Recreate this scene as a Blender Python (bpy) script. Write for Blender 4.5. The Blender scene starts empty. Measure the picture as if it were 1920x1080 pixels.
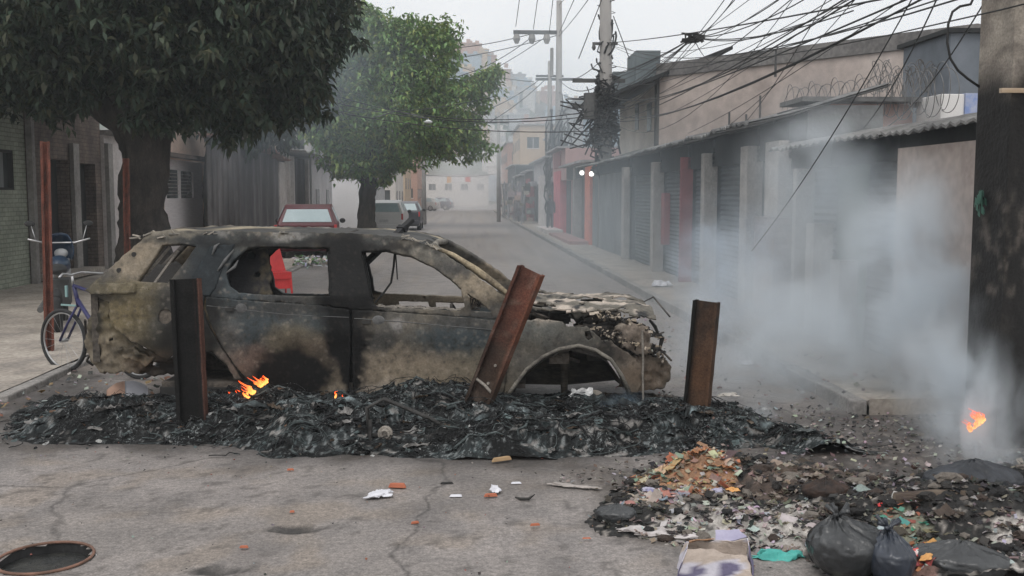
import bpy, bmesh, math, random
import numpy as np
from mathutils import Vector, Matrix, noise as N
from mathutils.geometry import delaunay_2d_cdt
from bpy_extras.object_utils import world_to_camera_view
R = math.radians
rnd = random.Random(11)
U = rnd.uniform
S = bpy.context.scene
C = S.collection
# ------------------------------------------------------------------ camera
YAW, PITCH, FPX, CH = R(2.71), R(5.26), 1900.0, 1.86
FWD = Vector((math.sin(YAW)*math.cos(PITCH), math.cos(YAW)*math.cos(PITCH), -math.sin(PITCH)))
RGT = Vector((math.cos(YAW), -math.sin(YAW), 0))
UPV = RGT.cross(FWD)
CAM = Vector((0, 0, CH))
cd = bpy.data.cameras.new('camera'); cam = bpy.data.objects.new('camera', cd); C.objects.link(cam)
cd.sensor_width = 36; cd.lens = 36*FPX/1920; cd.clip_end = 3000; cd.clip_start = .05
cam.location = CAM
cam.rotation_euler = FWD.to_track_quat('-Z', 'Y').to_euler()
S.camera = cam
S.render.resolution_x = 1024; S.render.resolution_y = 576
# ------------------------------------------------------------------ sky, sun, exposure
w = bpy.data.worlds.new('World'); S.world = w; w.use_nodes = True
nt = w.node_tree; nt.nodes.clear()
SUN_EL, SUN_ROT = R(58), R(200)
sky = nt.nodes.new('ShaderNodeTexSky'); sky.sky_type = 'NISHITA'; sky.sun_disc = False
sky.sun_elevation = SUN_EL; sky.sun_rotation = SUN_ROT; sky.dust_density = 6; sky.air_density = 1.0
hs = nt.nodes.new('ShaderNodeHueSaturation'); hs.inputs['Saturation'].default_value = .25; hs.inputs['Value'].default_value = .09
tc = nt.nodes.new('ShaderNodeTexCoord'); cn = nt.nodes.new('ShaderNodeTexNoise'); cn.inputs['Scale'].default_value = 2.2; cn.inputs['Detail'].default_value = 5
mp = nt.nodes.new('ShaderNodeMapping'); mp.inputs['Scale'].default_value = (1, 1, 3)
cr = nt.nodes.new('ShaderNodeValToRGB')
cr.color_ramp.elements[0].position = .25; cr.color_ramp.elements[0].color = (1.06, 1.08, 1.11, 1)
cr.color_ramp.elements[1].position = .75; cr.color_ramp.elements[1].color = (1.32, 1.30, 1.30, 1)
mx = nt.nodes.new('ShaderNodeMix'); mx.data_type = 'RGBA'; mx.inputs[0].default_value = .82   # cloud cover over the clear sky
bg = nt.nodes.new('ShaderNodeBackground'); bg.inputs[1].default_value = 1.0; ow = nt.nodes.new('ShaderNodeOutputWorld')
L = nt.links.new
L(sky.outputs[0], hs.inputs['Color']); L(tc.outputs['Generated'], mp.inputs[0]); L(mp.outputs[0], cn.inputs['Vector']); L(cn.outputs[0], cr.inputs[0])
L(hs.outputs[0], mx.inputs[6]); L(cr.outputs[0], mx.inputs[7]); L(mx.outputs[2], bg.inputs[0]); L(bg.outputs[0], ow.inputs[0])
sl = bpy.data.lights.new('sun', 'SUN'); sl.energy = .9; sl.angle = R(20); sl.color = (1, .97, .93)
so = bpy.data.objects.new('sun', sl); C.objects.link(so)
sd = Vector((math.sin(SUN_ROT)*math.cos(SUN_EL), math.cos(SUN_ROT)*math.cos(SUN_EL), math.sin(SUN_EL)))
so.rotation_euler = (-sd).to_track_quat('-Z', 'Y').to_euler()
S.view_settings.view_transform = 'Standard'; S.view_settings.look = 'None'
S.view_settings.exposure = 0.0; S.view_settings.gamma = 1
S.cycles.max_bounces = 8; S.cycles.diffuse_bounces = 3; S.cycles.glossy_bounces = 2; S.cycles.transparent_max_bounces = 8
S.cycles.volume_bounces = 6; S.cycles.volume_max_steps = 128; S.cycles.volume_step_rate = 1.0
S.cycles.use_denoising = True; S.cycles.sample_clamp_indirect = 6
# ------------------------------------------------------------------ pixel -> world (source pixels 1920x1080)
def ray(px, py): return FWD + RGT*((px-960)/FPX) + UPV*((540-py)/FPX)
def G(px, py, z=0.0):
    d = ray(px, py); return CAM + d*((z-CH)/d.z)
def PY(px, py, Y):
    d = ray(px, py); return CAM + d*(Y/d.y)
def PX(px, py, X):
    d = ray(px, py); return CAM + d*(X/d.x)
def fbm(x, y, z=0, o=4, s=1.0): return N.fractal(Vector((x*s, y*s, z*s)), 1.0, 2.0, o)
def lerp(a, b, t): return a+(b-a)*t
def sstep(a, b, x):
    t = min(1, max(0, (x-a)/(b-a))); return t*t*(3-2*t)
def mixc(a, b, t): return tuple(a[i]+(b[i]-a[i])*t for i in range(3))
# ------------------------------------------------------------------ objects
def tag(o, label=None, cat=None, group=None, kind=None):
    if label: o['label'] = label
    if cat: o['category'] = cat
    if group: o['group'] = group
    if kind: o['kind'] = kind
    return o
def empty(name, loc=(0, 0, 0), rz=0, label=None, cat=None, group=None):
    o = bpy.data.objects.new(name, None); C.objects.link(o); o.location = loc; o.rotation_euler = (0, 0, rz)
    o.empty_display_size = .2
    return tag(o, label, cat, group)
class MB:
    def __init__(s): s.v = []; s.f = []; s.c = []; s.smooth = False
    def add(s, vs, fs, col=None):
        b = len(s.v); s.v += [tuple(p) for p in vs]; s.f += [tuple(i+b for i in f) for f in fs]
        if col is not None:
            if isinstance(col, list): s.c += col
            else: s.c += [col]*len(vs)
    def box(s, a, b, col=None, M=None):
        x0, y0, z0 = a; x1, y1, z1 = b
        vs = [Vector(p) for p in ((x0,y0,z0),(x1,y0,z0),(x1,y1,z0),(x0,y1,z0),(x0,y0,z1),(x1,y0,z1),(x1,y1,z1),(x0,y1,z1))]
        if M: vs = [M @ p for p in vs]
        s.add(vs, [(0,3,2,1),(4,5,6,7),(0,1,5,4),(1,2,6,5),(2,3,7,6),(3,0,4,7)], col)
    def tube(s, pts, r, n=6, col=None, caps=True):
        pts = [Vector(p) for p in pts]; k = len(pts)
        rs = r if isinstance(r, (list, tuple)) else [r]*k
        vs = []; up = Vector((0, 0, 1)); prev = None
        for i in range(k):
            t = (pts[min(i+1, k-1)]-pts[max(i-1, 0)])
            if t.length < 1e-7: t = Vector((0, 0, 1))
            t.normalize()
            if prev is None:
                a = t.cross(up)
                if a.length < .05: a = t.cross(Vector((1, 0, 0)))
            else: a = prev - t*prev.dot(t)
            if a.length < 1e-5: a = t.orthogonal()
            a.normalize(); prev = a; b = t.cross(a)
            for j in range(n):
                q = 2*math.pi*j/n; vs.append(pts[i] + (a*math.cos(q)+b*math.sin(q))*rs[i])
        fs = [(i*n+j, i*n+(j+1) % n, (i+1)*n+(j+1) % n, (i+1)*n+j) for i in range(k-1) for j in range(n)]
        if caps: fs += [tuple(range(n-1, -1, -1)), tuple((k-1)*n+j for j in range(n))]
        s.add(vs, fs, col)
    def ring(s, c, ax, rad, r, n=28, m=6, col=None, arc=1.0, ph=0):
        ax = Vector(ax).normalized(); a = ax.orthogonal().normalized(); b = ax.cross(a); c = Vector(c)
        pts = [c + (a*math.cos(ph+2*math.pi*arc*i/n)+b*math.sin(ph+2*math.pi*arc*i/n))*rad for i in range(n+1)]
        s.tube(pts, r, m, col)
    def disc(s, c, ax, rad, th, n=24, col=None):
        ax = Vector(ax).normalized(); c = Vector(c)
        s.tube([c-ax*th/2, c+ax*th/2], rad, n, col)
    def build(s, name, mat, parent=None, smooth=None):
        me = bpy.data.meshes.new(name); me.from_pydata(s.v, [], s.f)
        if s.c and len(s.c) == len(s.v):
            at = me.color_attributes.new('Col', 'FLOAT_COLOR', 'POINT')
            at.data.foreach_set('color', np.array([(c[0], c[1], c[2], 1) for c in s.c], dtype=np.float32).ravel())
        if (smooth if smooth is not None else s.smooth): me.polygons.foreach_set('use_smooth', [True]*len(me.polygons))
        me.update(); o = bpy.data.objects.new(name, me); C.objects.link(o)
        if mat: me.materials.append(mat)
        if parent: o.parent = parent
        return o
def bevel(o, wd=.01, seg=2):
    m = o.modifiers.new('bevel', 'BEVEL'); m.width = wd; m.segments = seg; m.limit_method = 'ANGLE'; return o
def copy_tree(o, parent=None):
    c = o.copy(); C.objects.link(c); c.parent = parent
    for ch in list(o.children): copy_tree(ch, c)
    return c
# ------------------------------------------------------------------ materials
MATS = {}
def M(name, c1=(.2,.2,.2), c2=None, scale=4, rough=.8, bump=.0, bscale=None, attr=False, metal=0, contrast=(.35,.65), stretch=(1,1,1), fine=.0, kind='noise', spec=.4, c3=None, bdist=.02):
    if name in MATS: return MATS[name]
    m = bpy.data.materials.new(name); m.use_nodes = True; t = m.node_tree; ns = t.nodes; ln = t.links.new
    b = ns['Principled BSDF']; b.inputs['Roughness'].default_value = rough; b.inputs['Metallic'].default_value = metal
    b.inputs['Specular IOR Level'].default_value = spec
    tc = ns.new('ShaderNodeTexCoord'); mp = ns.new('ShaderNodeMapping'); mp.inputs['Scale'].default_value = stretch
    ln(tc.outputs['Object'], mp.inputs[0])
    n1 = ns.new('ShaderNodeTexNoise'); n1.inputs['Scale'].default_value = scale; n1.inputs['Detail'].default_value = 7; n1.inputs['Roughness'].default_value = .62
    ln(mp.outputs[0], n1.inputs['Vector'])
    r = ns.new('ShaderNodeValToRGB'); r.color_ramp.elements[0].position = contrast[0]; r.color_ramp.elements[1].position = contrast[1]
    c2 = c2 or tuple(x*.75 for x in c1)
    r.color_ramp.elements[0].color = (*c2, 1); r.color_ramp.elements[1].color = (*c1, 1)
    if c3:
        e = r.color_ramp.elements.new((contrast[0]+contrast[1])/2); e.color = (*c3, 1)
    ln(n1.outputs[0], r.inputs[0]); out = r.outputs[0]
    if attr:
        a = ns.new('ShaderNodeAttribute'); a.attribute_name = 'Col'
        mm = ns.new('ShaderNodeMix'); mm.data_type = 'RGBA'; mm.blend_type = 'MULTIPLY'; mm.inputs[0].default_value = 1
        ln(a.outputs['Color'], mm.inputs[6]); ln(out, mm.inputs[7]); out = mm.outputs[2]
    if kind == 'brick':
        bt = ns.new('ShaderNodeTexBrick'); bt.inputs['Scale'].default_value = 1; bt.inputs['Brick Width'].default_value = .24; bt.inputs['Row Height'].default_value = .085
        bt.inputs['Mortar Size'].default_value = .008; bt.inputs['Color1'].default_value = (1,1,1,1); bt.inputs['Color2'].default_value = (.75,.75,.75,1); bt.inputs['Mortar'].default_value = (.45,.45,.45,1)
        cx = ns.new('ShaderNodeSeparateXYZ'); cb = ns.new('ShaderNodeCombineXYZ'); ad = ns.new('ShaderNodeMath'); ad.operation = 'ADD'
        ln(tc.outputs['Object'], cx.inputs[0]); ln(cx.outputs[0], ad.inputs[0]); ln(cx.outputs[1], ad.inputs[1]); ln(ad.outputs[0], cb.inputs[0]); ln(cx.outputs[2], cb.inputs[1]); ln(cb.outputs[0], bt.inputs[0])
        mm = ns.new('ShaderNodeMix'); mm.data_type = 'RGBA'; mm.blend_type = 'MULTIPLY'; mm.inputs[0].default_value = .8
        ln(out, mm.inputs[6]); ln(bt.outputs[0], mm.inputs[7]); out = mm.outputs[2]
    if fine:
        n2 = ns.new('ShaderNodeTexNoise'); n2.inputs['Scale'].default_value = scale*11; n2.inputs['Detail'].default_value = 4
        ln(mp.outputs[0], n2.inputs['Vector'])
        mr = ns.new('ShaderNodeMapRange'); mr.inputs[1].default_value = .35; mr.inputs[2].default_value = .65; mr.inputs[3].default_value = 1-fine; mr.inputs[4].default_value = 1+fine
        ln(n2.outputs[0], mr.inputs[0])
        vm = ns.new('ShaderNodeVectorMath'); vm.operation = 'SCALE'; ln(out, vm.inputs[0]); ln(mr.outputs[0], vm.inputs['Scale']); out = vm.outputs[0]
    ln(out, b.inputs['Base Color'])
    if bump:
        n3 = ns.new('ShaderNodeTexNoise'); n3.inputs['Scale'].default_value = bscale or scale*6; n3.inputs['Detail'].default_value = 6; ln(mp.outputs[0], n3.inputs['Vector'])
        bp = ns.new('ShaderNodeBump'); bp.inputs['Strength'].default_value = bump; bp.inputs['Distance'].default_value = bdist
        ln(n3.outputs[0], bp.inputs['Height']); ln(bp.outputs[0], b.inputs['Normal'])
    MATS[name] = m; return m
def emis(name, col, st):
    m = bpy.data.materials.new(name); m.use_nodes = True; b = m.node_tree.nodes['Principled BSDF']
    b.inputs['Base Color'].default_value = (0, 0, 0, 1); b.inputs['Emission Color'].default_value = (*col, 1); b.inputs['Emission Strength'].default_value = st
    return m
def pip(x, y, poly):
    c = False; j = len(poly)-1
    for i in range(len(poly)):
        xi, yi = poly[i]; xj, yj = poly[j]
        if (yi > y) != (yj > y) and x < (xj-xi)*(y-yi)/(yj-yi)+xi: c = not c
        j = i
    return c
def dens(poly, st, jag=0, seed=0):
    o = []; n = len(poly)
    for i in range(n):
        a = poly[i]; b = poly[(i+1) % n]; L_ = math.dist(a, b); k = max(1, int(L_/st))
        for j in range(k):
            t = j/k; x = lerp(a[0], b[0], t); y = lerp(a[1], b[1], t)
            if jag:
                x += jag*N.noise(Vector((x*.11, y*.11, seed+3.1)))*1.6 + jag*.6*N.noise(Vector((x*.4, y*.4, seed+9.1)))
                y += jag*N.noise(Vector((x*.11, y*.11, seed+7.7)))*1.6 + jag*.6*N.noise(Vector((x*.4, y*.4, seed+1.1)))
            o.append((x, y))
    return o
def tri2d(poly, holes=(), st=6, jag=0, seed=0):
    out = dens(poly, st, jag, seed); hs_ = [dens(h, st, jag*.5, seed+5) for h in holes]
    vs = list(out); es = [(i, (i+1) % len(out)) for i in range(len(out))]
    for h in hs_:
        b = len(vs); vs += h; es += [(b+i, b+(i+1) % len(h)) for i in range(len(h))]
    x0 = min(p[0] for p in out); x1 = max(p[0] for p in out); y0 = min(p[1] for p in out); y1 = max(p[1] for p in out)
    rr = random.Random(5); y = y0; k = 0
    while y < y1:
        x = x0 + (st*.5 if k % 2 else 0)
        while x < x1:
            qx = x+rr.uniform(-.15, .15)*st; qy = y+rr.uniform(-.15, .15)*st
            if pip(qx, qy, out) and not any(pip(qx, qy, h) for h in hs_): vs.append((qx, qy))
            x += st
        y += st*.87; k += 1
    r = delaunay_2d_cdt([Vector(p) for p in vs], es, [], 0, 1e-4)
    V, F = r[0], r[2]; fs = []
    for f in F:
        cx = sum(V[i].x for i in f)/len(f); cy = sum(V[i].y for i in f)/len(f)
        if pip(cx, cy, out) and not any(pip(cx, cy, h) for h in hs_): fs.append(tuple(f))
    return [(p.x, p.y) for p in V], fs
# ================================================================== GROUND
def pdist(x, y, poly):
    d = 1e9; n = len(poly)
    for i in range(n):
        ax, ay = poly[i]; bx, by = poly[(i+1) % n]; vx, vy = bx-ax, by-ay
        t = max(0, min(1, ((x-ax)*vx+(y-ay)*vy)/(vx*vx+vy*vy+1e-9)))
        d = min(d, math.hypot(x-ax-vx*t, y-ay-vy*t))
    return d if pip(x, y, poly) else -d
def gp(pts): return [tuple(G(a, b)[:2]) for a, b in pts]
PILE = gp([(20,800),(40,828),(210,832),(440,838),(520,855),(700,852),(860,862),(1000,862),(1150,852),(1300,850),(1440,838),(1560,872),(1640,878),(1650,850),(1480,820)]) + [(2.35, 8.7), (1.8, 9.3), (-3.6, 9.4)] + gp([(150,712),(60,742)])
HEAP = gp([(1115,975),(1150,930),(1190,895),(1260,868),(1340,856),(1420,872),(1560,885),(1700,905),(1800,880),(1960,850),(2150,900),(2150,1200),(1700,1200),(1600,1110),(1530,1052),(1400,1034),(1250,1018),(1150,996)])
ASH = gp([(1350,850),(1430,780),(1700,760),(1950,780),(2100,900),(1900,960),(1400,960),(1100,900)])
POT = [(G(552,992), .17, .06), (G(412,1070), .14, .07)]
def gcol(x, y):
    n = fbm(x, y, 0, 5, .5); n2 = fbm(x+9, y, 3, 4, 2.3); n3 = fbm(x, y, 8, 3, 9)
    c = (.232+.03*n, .212+.028*n, .200+.03*n)
    c = mixc(c, (.25, .20, .15), sstep(.05, .5, n2)*.35)                  # sandy dirt
    if y < 14:
        d = pdist(x, y, PILE); s = sstep(-.55, .1, d+.25*n2)*.8
        c = mixc(c, (.03, .028, .027), s)
        d = pdist(x, y, ASH); s = sstep(-.5, .3, d+.35*n2)*.75
        c = mixc(c, (.055, .045, .04), s)
        c = mixc(c, (.30, .27, .24), s*sstep(.15, .4, n3+.3*n2)*.5)
        d = pdist(x, y, HEAP); c = mixc(c, (.07, .06, .05), sstep(-.25, .1, d+.15*n2)*.7)
        for p, rx, ry in POT:
            q = ((x-p.x)/rx)**2+((y-p.y)/ry)**2+n3*.8; c = mixc(c, (.035, .032, .03), sstep(1.3, .5, q))
        if n3 > .42 and n > -.1: c = mixc(c, (.05, .045, .04), .5)
    c = mixc(c, (.12, .11, .105), sstep(.1, .5, fbm(x*1.5, y*.5, 30, 4, 1.1))*.4)
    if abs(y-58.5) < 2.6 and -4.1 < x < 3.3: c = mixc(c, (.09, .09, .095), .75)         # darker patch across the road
    return c
def axis(a, b, st, lo, hi, g=1.18):
    v = list(np.arange(a, b+1e-6, st)); s_ = st; x = v[-1]
    while x < hi: s_ *= g; x += s_; v.append(x)
    s_ = st; x = v[0]
    while x > lo: s_ *= g; x -= s_; v.insert(0, x)
    return v
MG = M('asphalt', (1.12,1.1,1.08), (.82,.82,.82), 3, .62, .3, 90, attr=True, fine=.2, bdist=.005)
t_ = MG.node_tree; b_ = t_.nodes['Principled BSDF']; src = b_.inputs['Base Color'].links[0].from_socket
tcg = t_.nodes.new('ShaderNodeTexCoord'); nzg = t_.nodes.new('ShaderNodeTexNoise'); nzg.inputs['Scale'].default_value = 1.3; nzg.inputs['Detail'].default_value = 5
mxg = t_.nodes.new('ShaderNodeMix'); mxg.data_type = 'VECTOR'; mxg.inputs[0].default_value = .35; vg = t_.nodes.new('ShaderNodeTexVoronoi'); vg.feature = 'DISTANCE_TO_EDGE'; vg.inputs['Scale'].default_value = .55
t_.links.new(tcg.outputs['Object'], nzg.inputs['Vector']); t_.links.new(tcg.outputs['Object'], mxg.inputs[4]); t_.links.new(nzg.outputs['Color'], mxg.inputs[5]); t_.links.new(mxg.outputs[1], vg.inputs['Vector'])
rg_ = t_.nodes.new('ShaderNodeMapRange'); rg_.inputs[1].default_value = 0; rg_.inputs[2].default_value = .007; rg_.inputs[3].default_value = .55; rg_.inputs[4].default_value = 1; t_.links.new(vg.outputs['Distance'], rg_.inputs[0])
ng2 = t_.nodes.new('ShaderNodeTexNoise'); ng2.inputs['Scale'].default_value = 95; ng2.inputs['Detail'].default_value = 2; t_.links.new(tcg.outputs['Object'], ng2.inputs['Vector'])
rg2 = t_.nodes.new('ShaderNodeMapRange'); rg2.inputs[1].default_value = .3; rg2.inputs[2].default_value = .7; rg2.inputs[3].default_value = .72; rg2.inputs[4].default_value = 1.28; t_.links.new(ng2.outputs[0], rg2.inputs[0])
mug = t_.nodes.new('ShaderNodeMath'); mug.operation = 'MULTIPLY'; t_.links.new(rg_.outputs[0], mug.inputs[0]); t_.links.new(rg2.outputs[0], mug.inputs[1])
vsg = t_.nodes.new('ShaderNodeVectorMath'); vsg.operation = 'SCALE'; t_.links.new(src, vsg.inputs[0]); t_.links.new(mug.outputs[0], vsg.inputs['Scale']); t_.links.new(vsg.outputs[0], b_.inputs['Base Color'])
xs = axis(-5.6, 5.2, .045, -900, 900); ys = axis(3.9, 11.5, .045, -60, 1500)
gb = MB(); nx = len(xs)
for y in ys:
    for x in xs:
        near = 1 if y < 40 and abs(x) < 20 else 0
        z = (.012*fbm(x, y, 1, 3, .8)+.003*fbm(x, y, 5, 3, 5)) if near else 0
        if y < 14:
            for p, rx, ry in POT:
                q = ((x-p.x)/rx)**2+((y-p.y)/ry)**2; z -= .03*sstep(1, .2, q)
        gb.v.append((x, y, z)); gb.c.append(gcol(x, y))
gb.f = [(j*nx+i, j*nx+i+1, (j+1)*nx+i+1, (j+1)*nx+i) for j in range(len(ys)-1) for i in range(nx-1)]
MH = G(85, 1048)
keep = []
for f in gb.f:
    cx = sum(gb.v[i][0] for i in f)/4; cy = sum(gb.v[i][1] for i in f)/4
    if (cx-MH.x)**2+(cy-MH.y)**2 < .225**2: continue
    keep.append(f)
gb.f = keep
tag(gb.build('road', MG, smooth=True), kind='structure')
# raised pavements with kerbs
MP = M('concrete_path', (.40,.36,.31), (.24,.215,.19), 1.6, .9, .4, 25, fine=.2, c3=(.33,.29,.25), bdist=.01)
MK = M('kerb_stone', (.33,.31,.29), (.17,.16,.15), 3, .9, .4, 30, fine=.2)
def pavement(name, x0, x1, y0, y1, h=.11):
    m = MB(); k = int((y1-y0)/.5); n = 6
    y0 -= .006; m.add([(x0,y0,h+.03),(x1,y0,h+.03),(x1,y0,-.05),(x0,y0,-.05),(x0,y0+.1,h-.03),(x1,y0+.1,h-.03),(x1,y0+.1,-.05),(x0,y0+.1,-.05)], [(0,3,2,1),(4,5,6,7),(0,1,5,4),(2,3,7,6),(1,2,6,5),(0,4,7,3)]); base = len(m.v); y0 += .006
    for i in range(k+1):
        y = y0+(y1-y0)*i/k
        for j in range(n+1):
            x = lerp(x0, x1, j/n); m.v.append((x, y, h+.02*fbm(x, y, 2, 3, .7)))
    m.f += [(base+i*(n+1)+j, base+i*(n+1)+j+1, base+(i+1)*(n+1)+j+1, base+(i+1)*(n+1)+j) for i in range(k) for j in range(n)]
    b = len(m.v); m.add([(x0,y0,-.05),(x1,y0,-.05),(x1,y1,-.05),(x0,y1,-.05),(x0,y0,h-.03),(x1,y0,h-.03),(x1,y1,h-.03),(x0,y1,h-.03)], [(0,1,5,4),(1,2,6,5),(3,0,4,7)])
    tag(m.build(name, MP, smooth=False), kind='structure')
def kerb(name, x, y0, y1, wd=.14, h=.13):
    m = MB(); y = y0
    while y < y1:
        l = .9+U(-.05, .05)
        m.box((x-wd/2+U(-.012,.012), y, -.06), (x+wd/2+U(-.012,.012), y+l-.015, h+U(-.02,.012))); y += l
    o = m.build(name, MK); bevel(o, .015); tag(o, kind='structure')
pavement('pavement_left', -10.5, -4.25, 9.2, 120, .06); kerb('kerb_left', -4.18, 9.2, 110, .13, .065)
pavement('pavement_right', 3.42, 5.2, 8.3, 120); kerb('kerb_right', 3.34, 8.3, 110)
# manhole: rusty ring round an open dark shaft
mh = empty('manhole', (MH.x, MH.y, 0), 0, 'open round manhole with a rusty red ring in the foreground asphalt', 'manhole')
m = MB(); m.ring((0,0,.008), (0,0,1), .232, .008, 40, 6); m.build('ring', M('rust_ring', (.26,.14,.10), (.12,.07,.05), 8, .8, .3), mh, True)
m = MB(); n = 40
for z in (.0, -.5): m.v += [(math.cos(2*math.pi*i/n)*.24, math.sin(2*math.pi*i/n)*.24, z) for i in range(n)]
m.f = [(i, (i+1) % n, n+(i+1) % n, n+i) for i in range(n)]+[tuple(range(n, 2*n))]
m.build('shaft', M('dark_shaft', (.05,.05,.05), (.02,.02,.02), 5, .7), mh)
m = MB(); m.v = [(math.cos(2*math.pi*i/n)*.232, math.sin(2*math.pi*i/n)*.232, -.05+.004*U(-1,1)) for i in range(n)]; m.f = [tuple(range(n))]
m.build('sunken_lid', M('sunken_lid', (.045,.045,.04), (.02,.022,.022), 9, .35, .5), mh)
# ================================================================== LEFT BUILDINGS
MBR = M('dark_brick', (.22,.17,.14), (.10,.08,.07), 2, .9, .4, 30, kind='brick', fine=.15)
MGR = M('green_brick', (.42,.45,.36), (.30,.33,.26), 1.5, .85, .35, 30, kind='brick', fine=.1)
MPL = M('grey_plaster', (.34,.32,.30), (.20,.19,.18), 1.3, .9, .3, 20, fine=.12)
MWP = M('white_plaster', (.66,.62,.60), (.48,.44,.42), 1.5, .9, .3, 20, fine=.1)
MDK = M('dark_door', (.035,.033,.03), (.02,.02,.02), 3, .7)
MGL = M('window_glass', (.10,.11,.11), (.06,.07,.07), 2, .25)
MCUR = M('curtain_grey', (.30,.31,.31), (.15,.16,.16), 5, .8, stretch=(1,8,.4))
def wallx(name, X, y0, y1, z1, mat, par, openings=(), th=.3, z0=0.0):
    """wall in the plane x=X, facing +x, with real openings [(ya, yb, za, zb)]"""
    m = MB(); ysx = sorted({y0, y1, *[a for o in openings for a in o[:2]]}); zs = sorted({z0, z1, *[a for o in openings for a in o[2:]]})
    for i in range(len(ysx)-1):
        for j in range(len(zs)-1):
            cy = (ysx[i]+ysx[i+1])/2; cz = (zs[j]+zs[j+1])/2
            if any(o[0] < cy < o[1] and o[2] < cz < o[3] for o in openings): continue
            m.box((X-th, ysx[i], zs[j]), (X, ysx[i+1], zs[j+1]))
    return m.build(name, mat, par)
LX = -8.75
b1 = empty('brick_house', (LX, 16, 0), 0, 'pale green painted brick house with one high dark window at the left edge', 'house')
def yat(px, X=LX): return X/(ray(px, 365).x)*ray(px, 365).y
def loc(o, p): return o
def rel(m, p):   # shift a mesh builder into the frame of its parent empty
    m.v = [(x-p[0], y-p[1], z-p[2]) for x, y, z in m.v]; return m
class RB(MB):
    def __init__(s, par): super().__init__(); s.par = par
    def done(s, name, mat, parent=None, smooth=None):
        l = s.par.location; return rel(s, l).build(name, mat, parent or s.par, smooth)
def wx(name, X, y0, y1, z1, mat, par, openings=(), th=.3, z0=0.0):
    o = wallx(name, X, y0, y1, z1, mat, par, openings, th, z0)
    for v in o.data.vertices: v.co -= par.location
    return o
yA = yat(50); yw0, yw1 = yat(-32), yat(31)
wx('wall', LX, 14.5, yA, 4.6, MGR, b1, [(yw0, yw1, 1.95, 2.72)])
m = RB(b1); m.box((LX-.16, yw0, 1.95), (LX-.13, yw1, 2.72)); w1 = m.done('window', MGL)
m = RB(b1)
for a, b_, c_, d_ in ((yw0,yw0+.06,1.95,2.72),(yw1-.06,yw1,1.95,2.72),(yw0+.06,yw1-.06,1.95,2.0),(yw0+.06,yw1-.06,2.67,2.72),((yw0+yw1)/2,(yw0+yw1)/2+.05,2.0,2.67)):
    m.box((LX-.128, a, c_), (LX-.04, b_, d_))
m.done('frame', MDK, w1)
m = RB(b1); m.box((LX-.127, yw0+.1, 2.0), (LX-.11, yw1-.28, 2.67)); m.done('curtain', MCUR, w1)
m = RB(b1); m.box((LX-5, 14.5, 4.6), (LX+.25, yA, 4.75)); m.done('roof', MPL)
b2 = empty('brick_house', (LX, yA, 0), 0, 'dark brown brick house with two open doorways under the big tree', 'house')
dw = [(yat(91), yat(131), .05, 2.62), (yat(145), yat(182), .05, 2.58)]
yB = yat(193)
wx('wall', LX-.02, yA+.02, yB, 4.4, MBR, b2, dw)
for (a, b_, c_, d_) in dw:
    m = RB(b2); m.box((LX-.3, a, c_), (LX-.27, b_, d_)); dd = m.done('door', MDK)
    m = RB(b2)
    for k in range(5): m.box((LX-.269, a+.02, c_+k*.52), (LX-.255, b_-.02, c_+k*.52+.04))
    m.done('rail', MDK, dd)
m = RB(b2); m.box((LX+.002, yat(133), .05), (LX+.09, yat(144), 3.0)); m.done('pilaster', MPL)
m = RB(b2); m.box((LX+.002, yat(52), .05), (LX+.12, yat(58), 4.0)); m.done('pilaster', MPL)
m = RB(b2); m.box((LX-5, yA, 4.4), (LX+.2, yB, 4.5)); m.done('roof', MPL)
m = RB(b2); m.box((LX+.002, yat(66), .1), (LX+.5, yat(150), .22)); m.done('step', MP)
b3 = empty('plaster_house', (LX, yB, 0), 0, 'white plastered house front between the brick house and the big tree trunk', 'house')
yC = yat(300)
wx('wall', LX+.06, yB+.02, yC, 3.3, MWP, b3, [(yat(201), yat(207), .1, 2.5)])
m = RB(b3); m.box((LX+.061, yB+.02, .1), (LX+.16, yB+.2, 3.1)); m.done('pilaster', MPL)
m = RB(b3); m.box((LX+.061, yB+.26, .1), (LX+.13, yB+.42, 3.1)); m.done('pilaster', MPL)
m = RB(b3); m.box((LX-5, yB+.02, 3.3), (LX+.3, yC, 3.42)); m.done('roof', MPL)
m = RB(b3); m.box((LX-.2, yat(201), .1), (LX-.17, yat(207), 2.5)); m.done('door', MBR)
b4 = empty('shop_house', (LX, yC, 0), 0, 'small pinkish house with a white shutter door and two square windows', 'house')
yD = yat(392)
ww = [(yat(319), yat(343), 1.75, 2.62), (yat(346), yat(369), 1.75, 2.6)]
MPK = M('pink_plaster', (.66,.50,.40), (.52,.38,.30), 1.5, .9, .2, 20, fine=.08)
MWD = M('white_paint_metal', (.74,.70,.70), (.64,.60,.60), 2, .6, .15, stretch=(1,1,12))
wx('wall', LX+.03, yC+.02, yD, 4.6, MPK, b4, [(yC+.3, yD-.5, .1, 2.95)])
wx('shutter_door', LX-.1, yC+.3, yD-.5, 2.93, MWD, b4, ww, .05, .1)
for a, b_, c_, d_ in ww:
    m = RB(b4); m.box((LX-.16, a, c_), (LX-.152, b_, d_)); g_ = m.done('window', MGL)
    m = RB(b4)
    for k in range(1, 8): zz = lerp(c_, d_, k/8); m.box((LX-.15, a, zz-.008), (LX-.13, b_, zz+.008))
    m.done('grille', MPL, g_)
m = RB(b4); m.box((LX+.031, yC+.02, 2.96), (LX+.35, yD-.1, 3.08)); m.done('canopy', MBR)
m = RB(b4); m.box((LX-5, yC+.02, 4.6), (LX+.25, yD, 4.72)); m.done('roof', MPL)
m = RB(b4); m.box((LX+.033, yD-.42, .1), (LX+.10, yD-.30, 4.3)); m.done('drainpipe', MBR)
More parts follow.
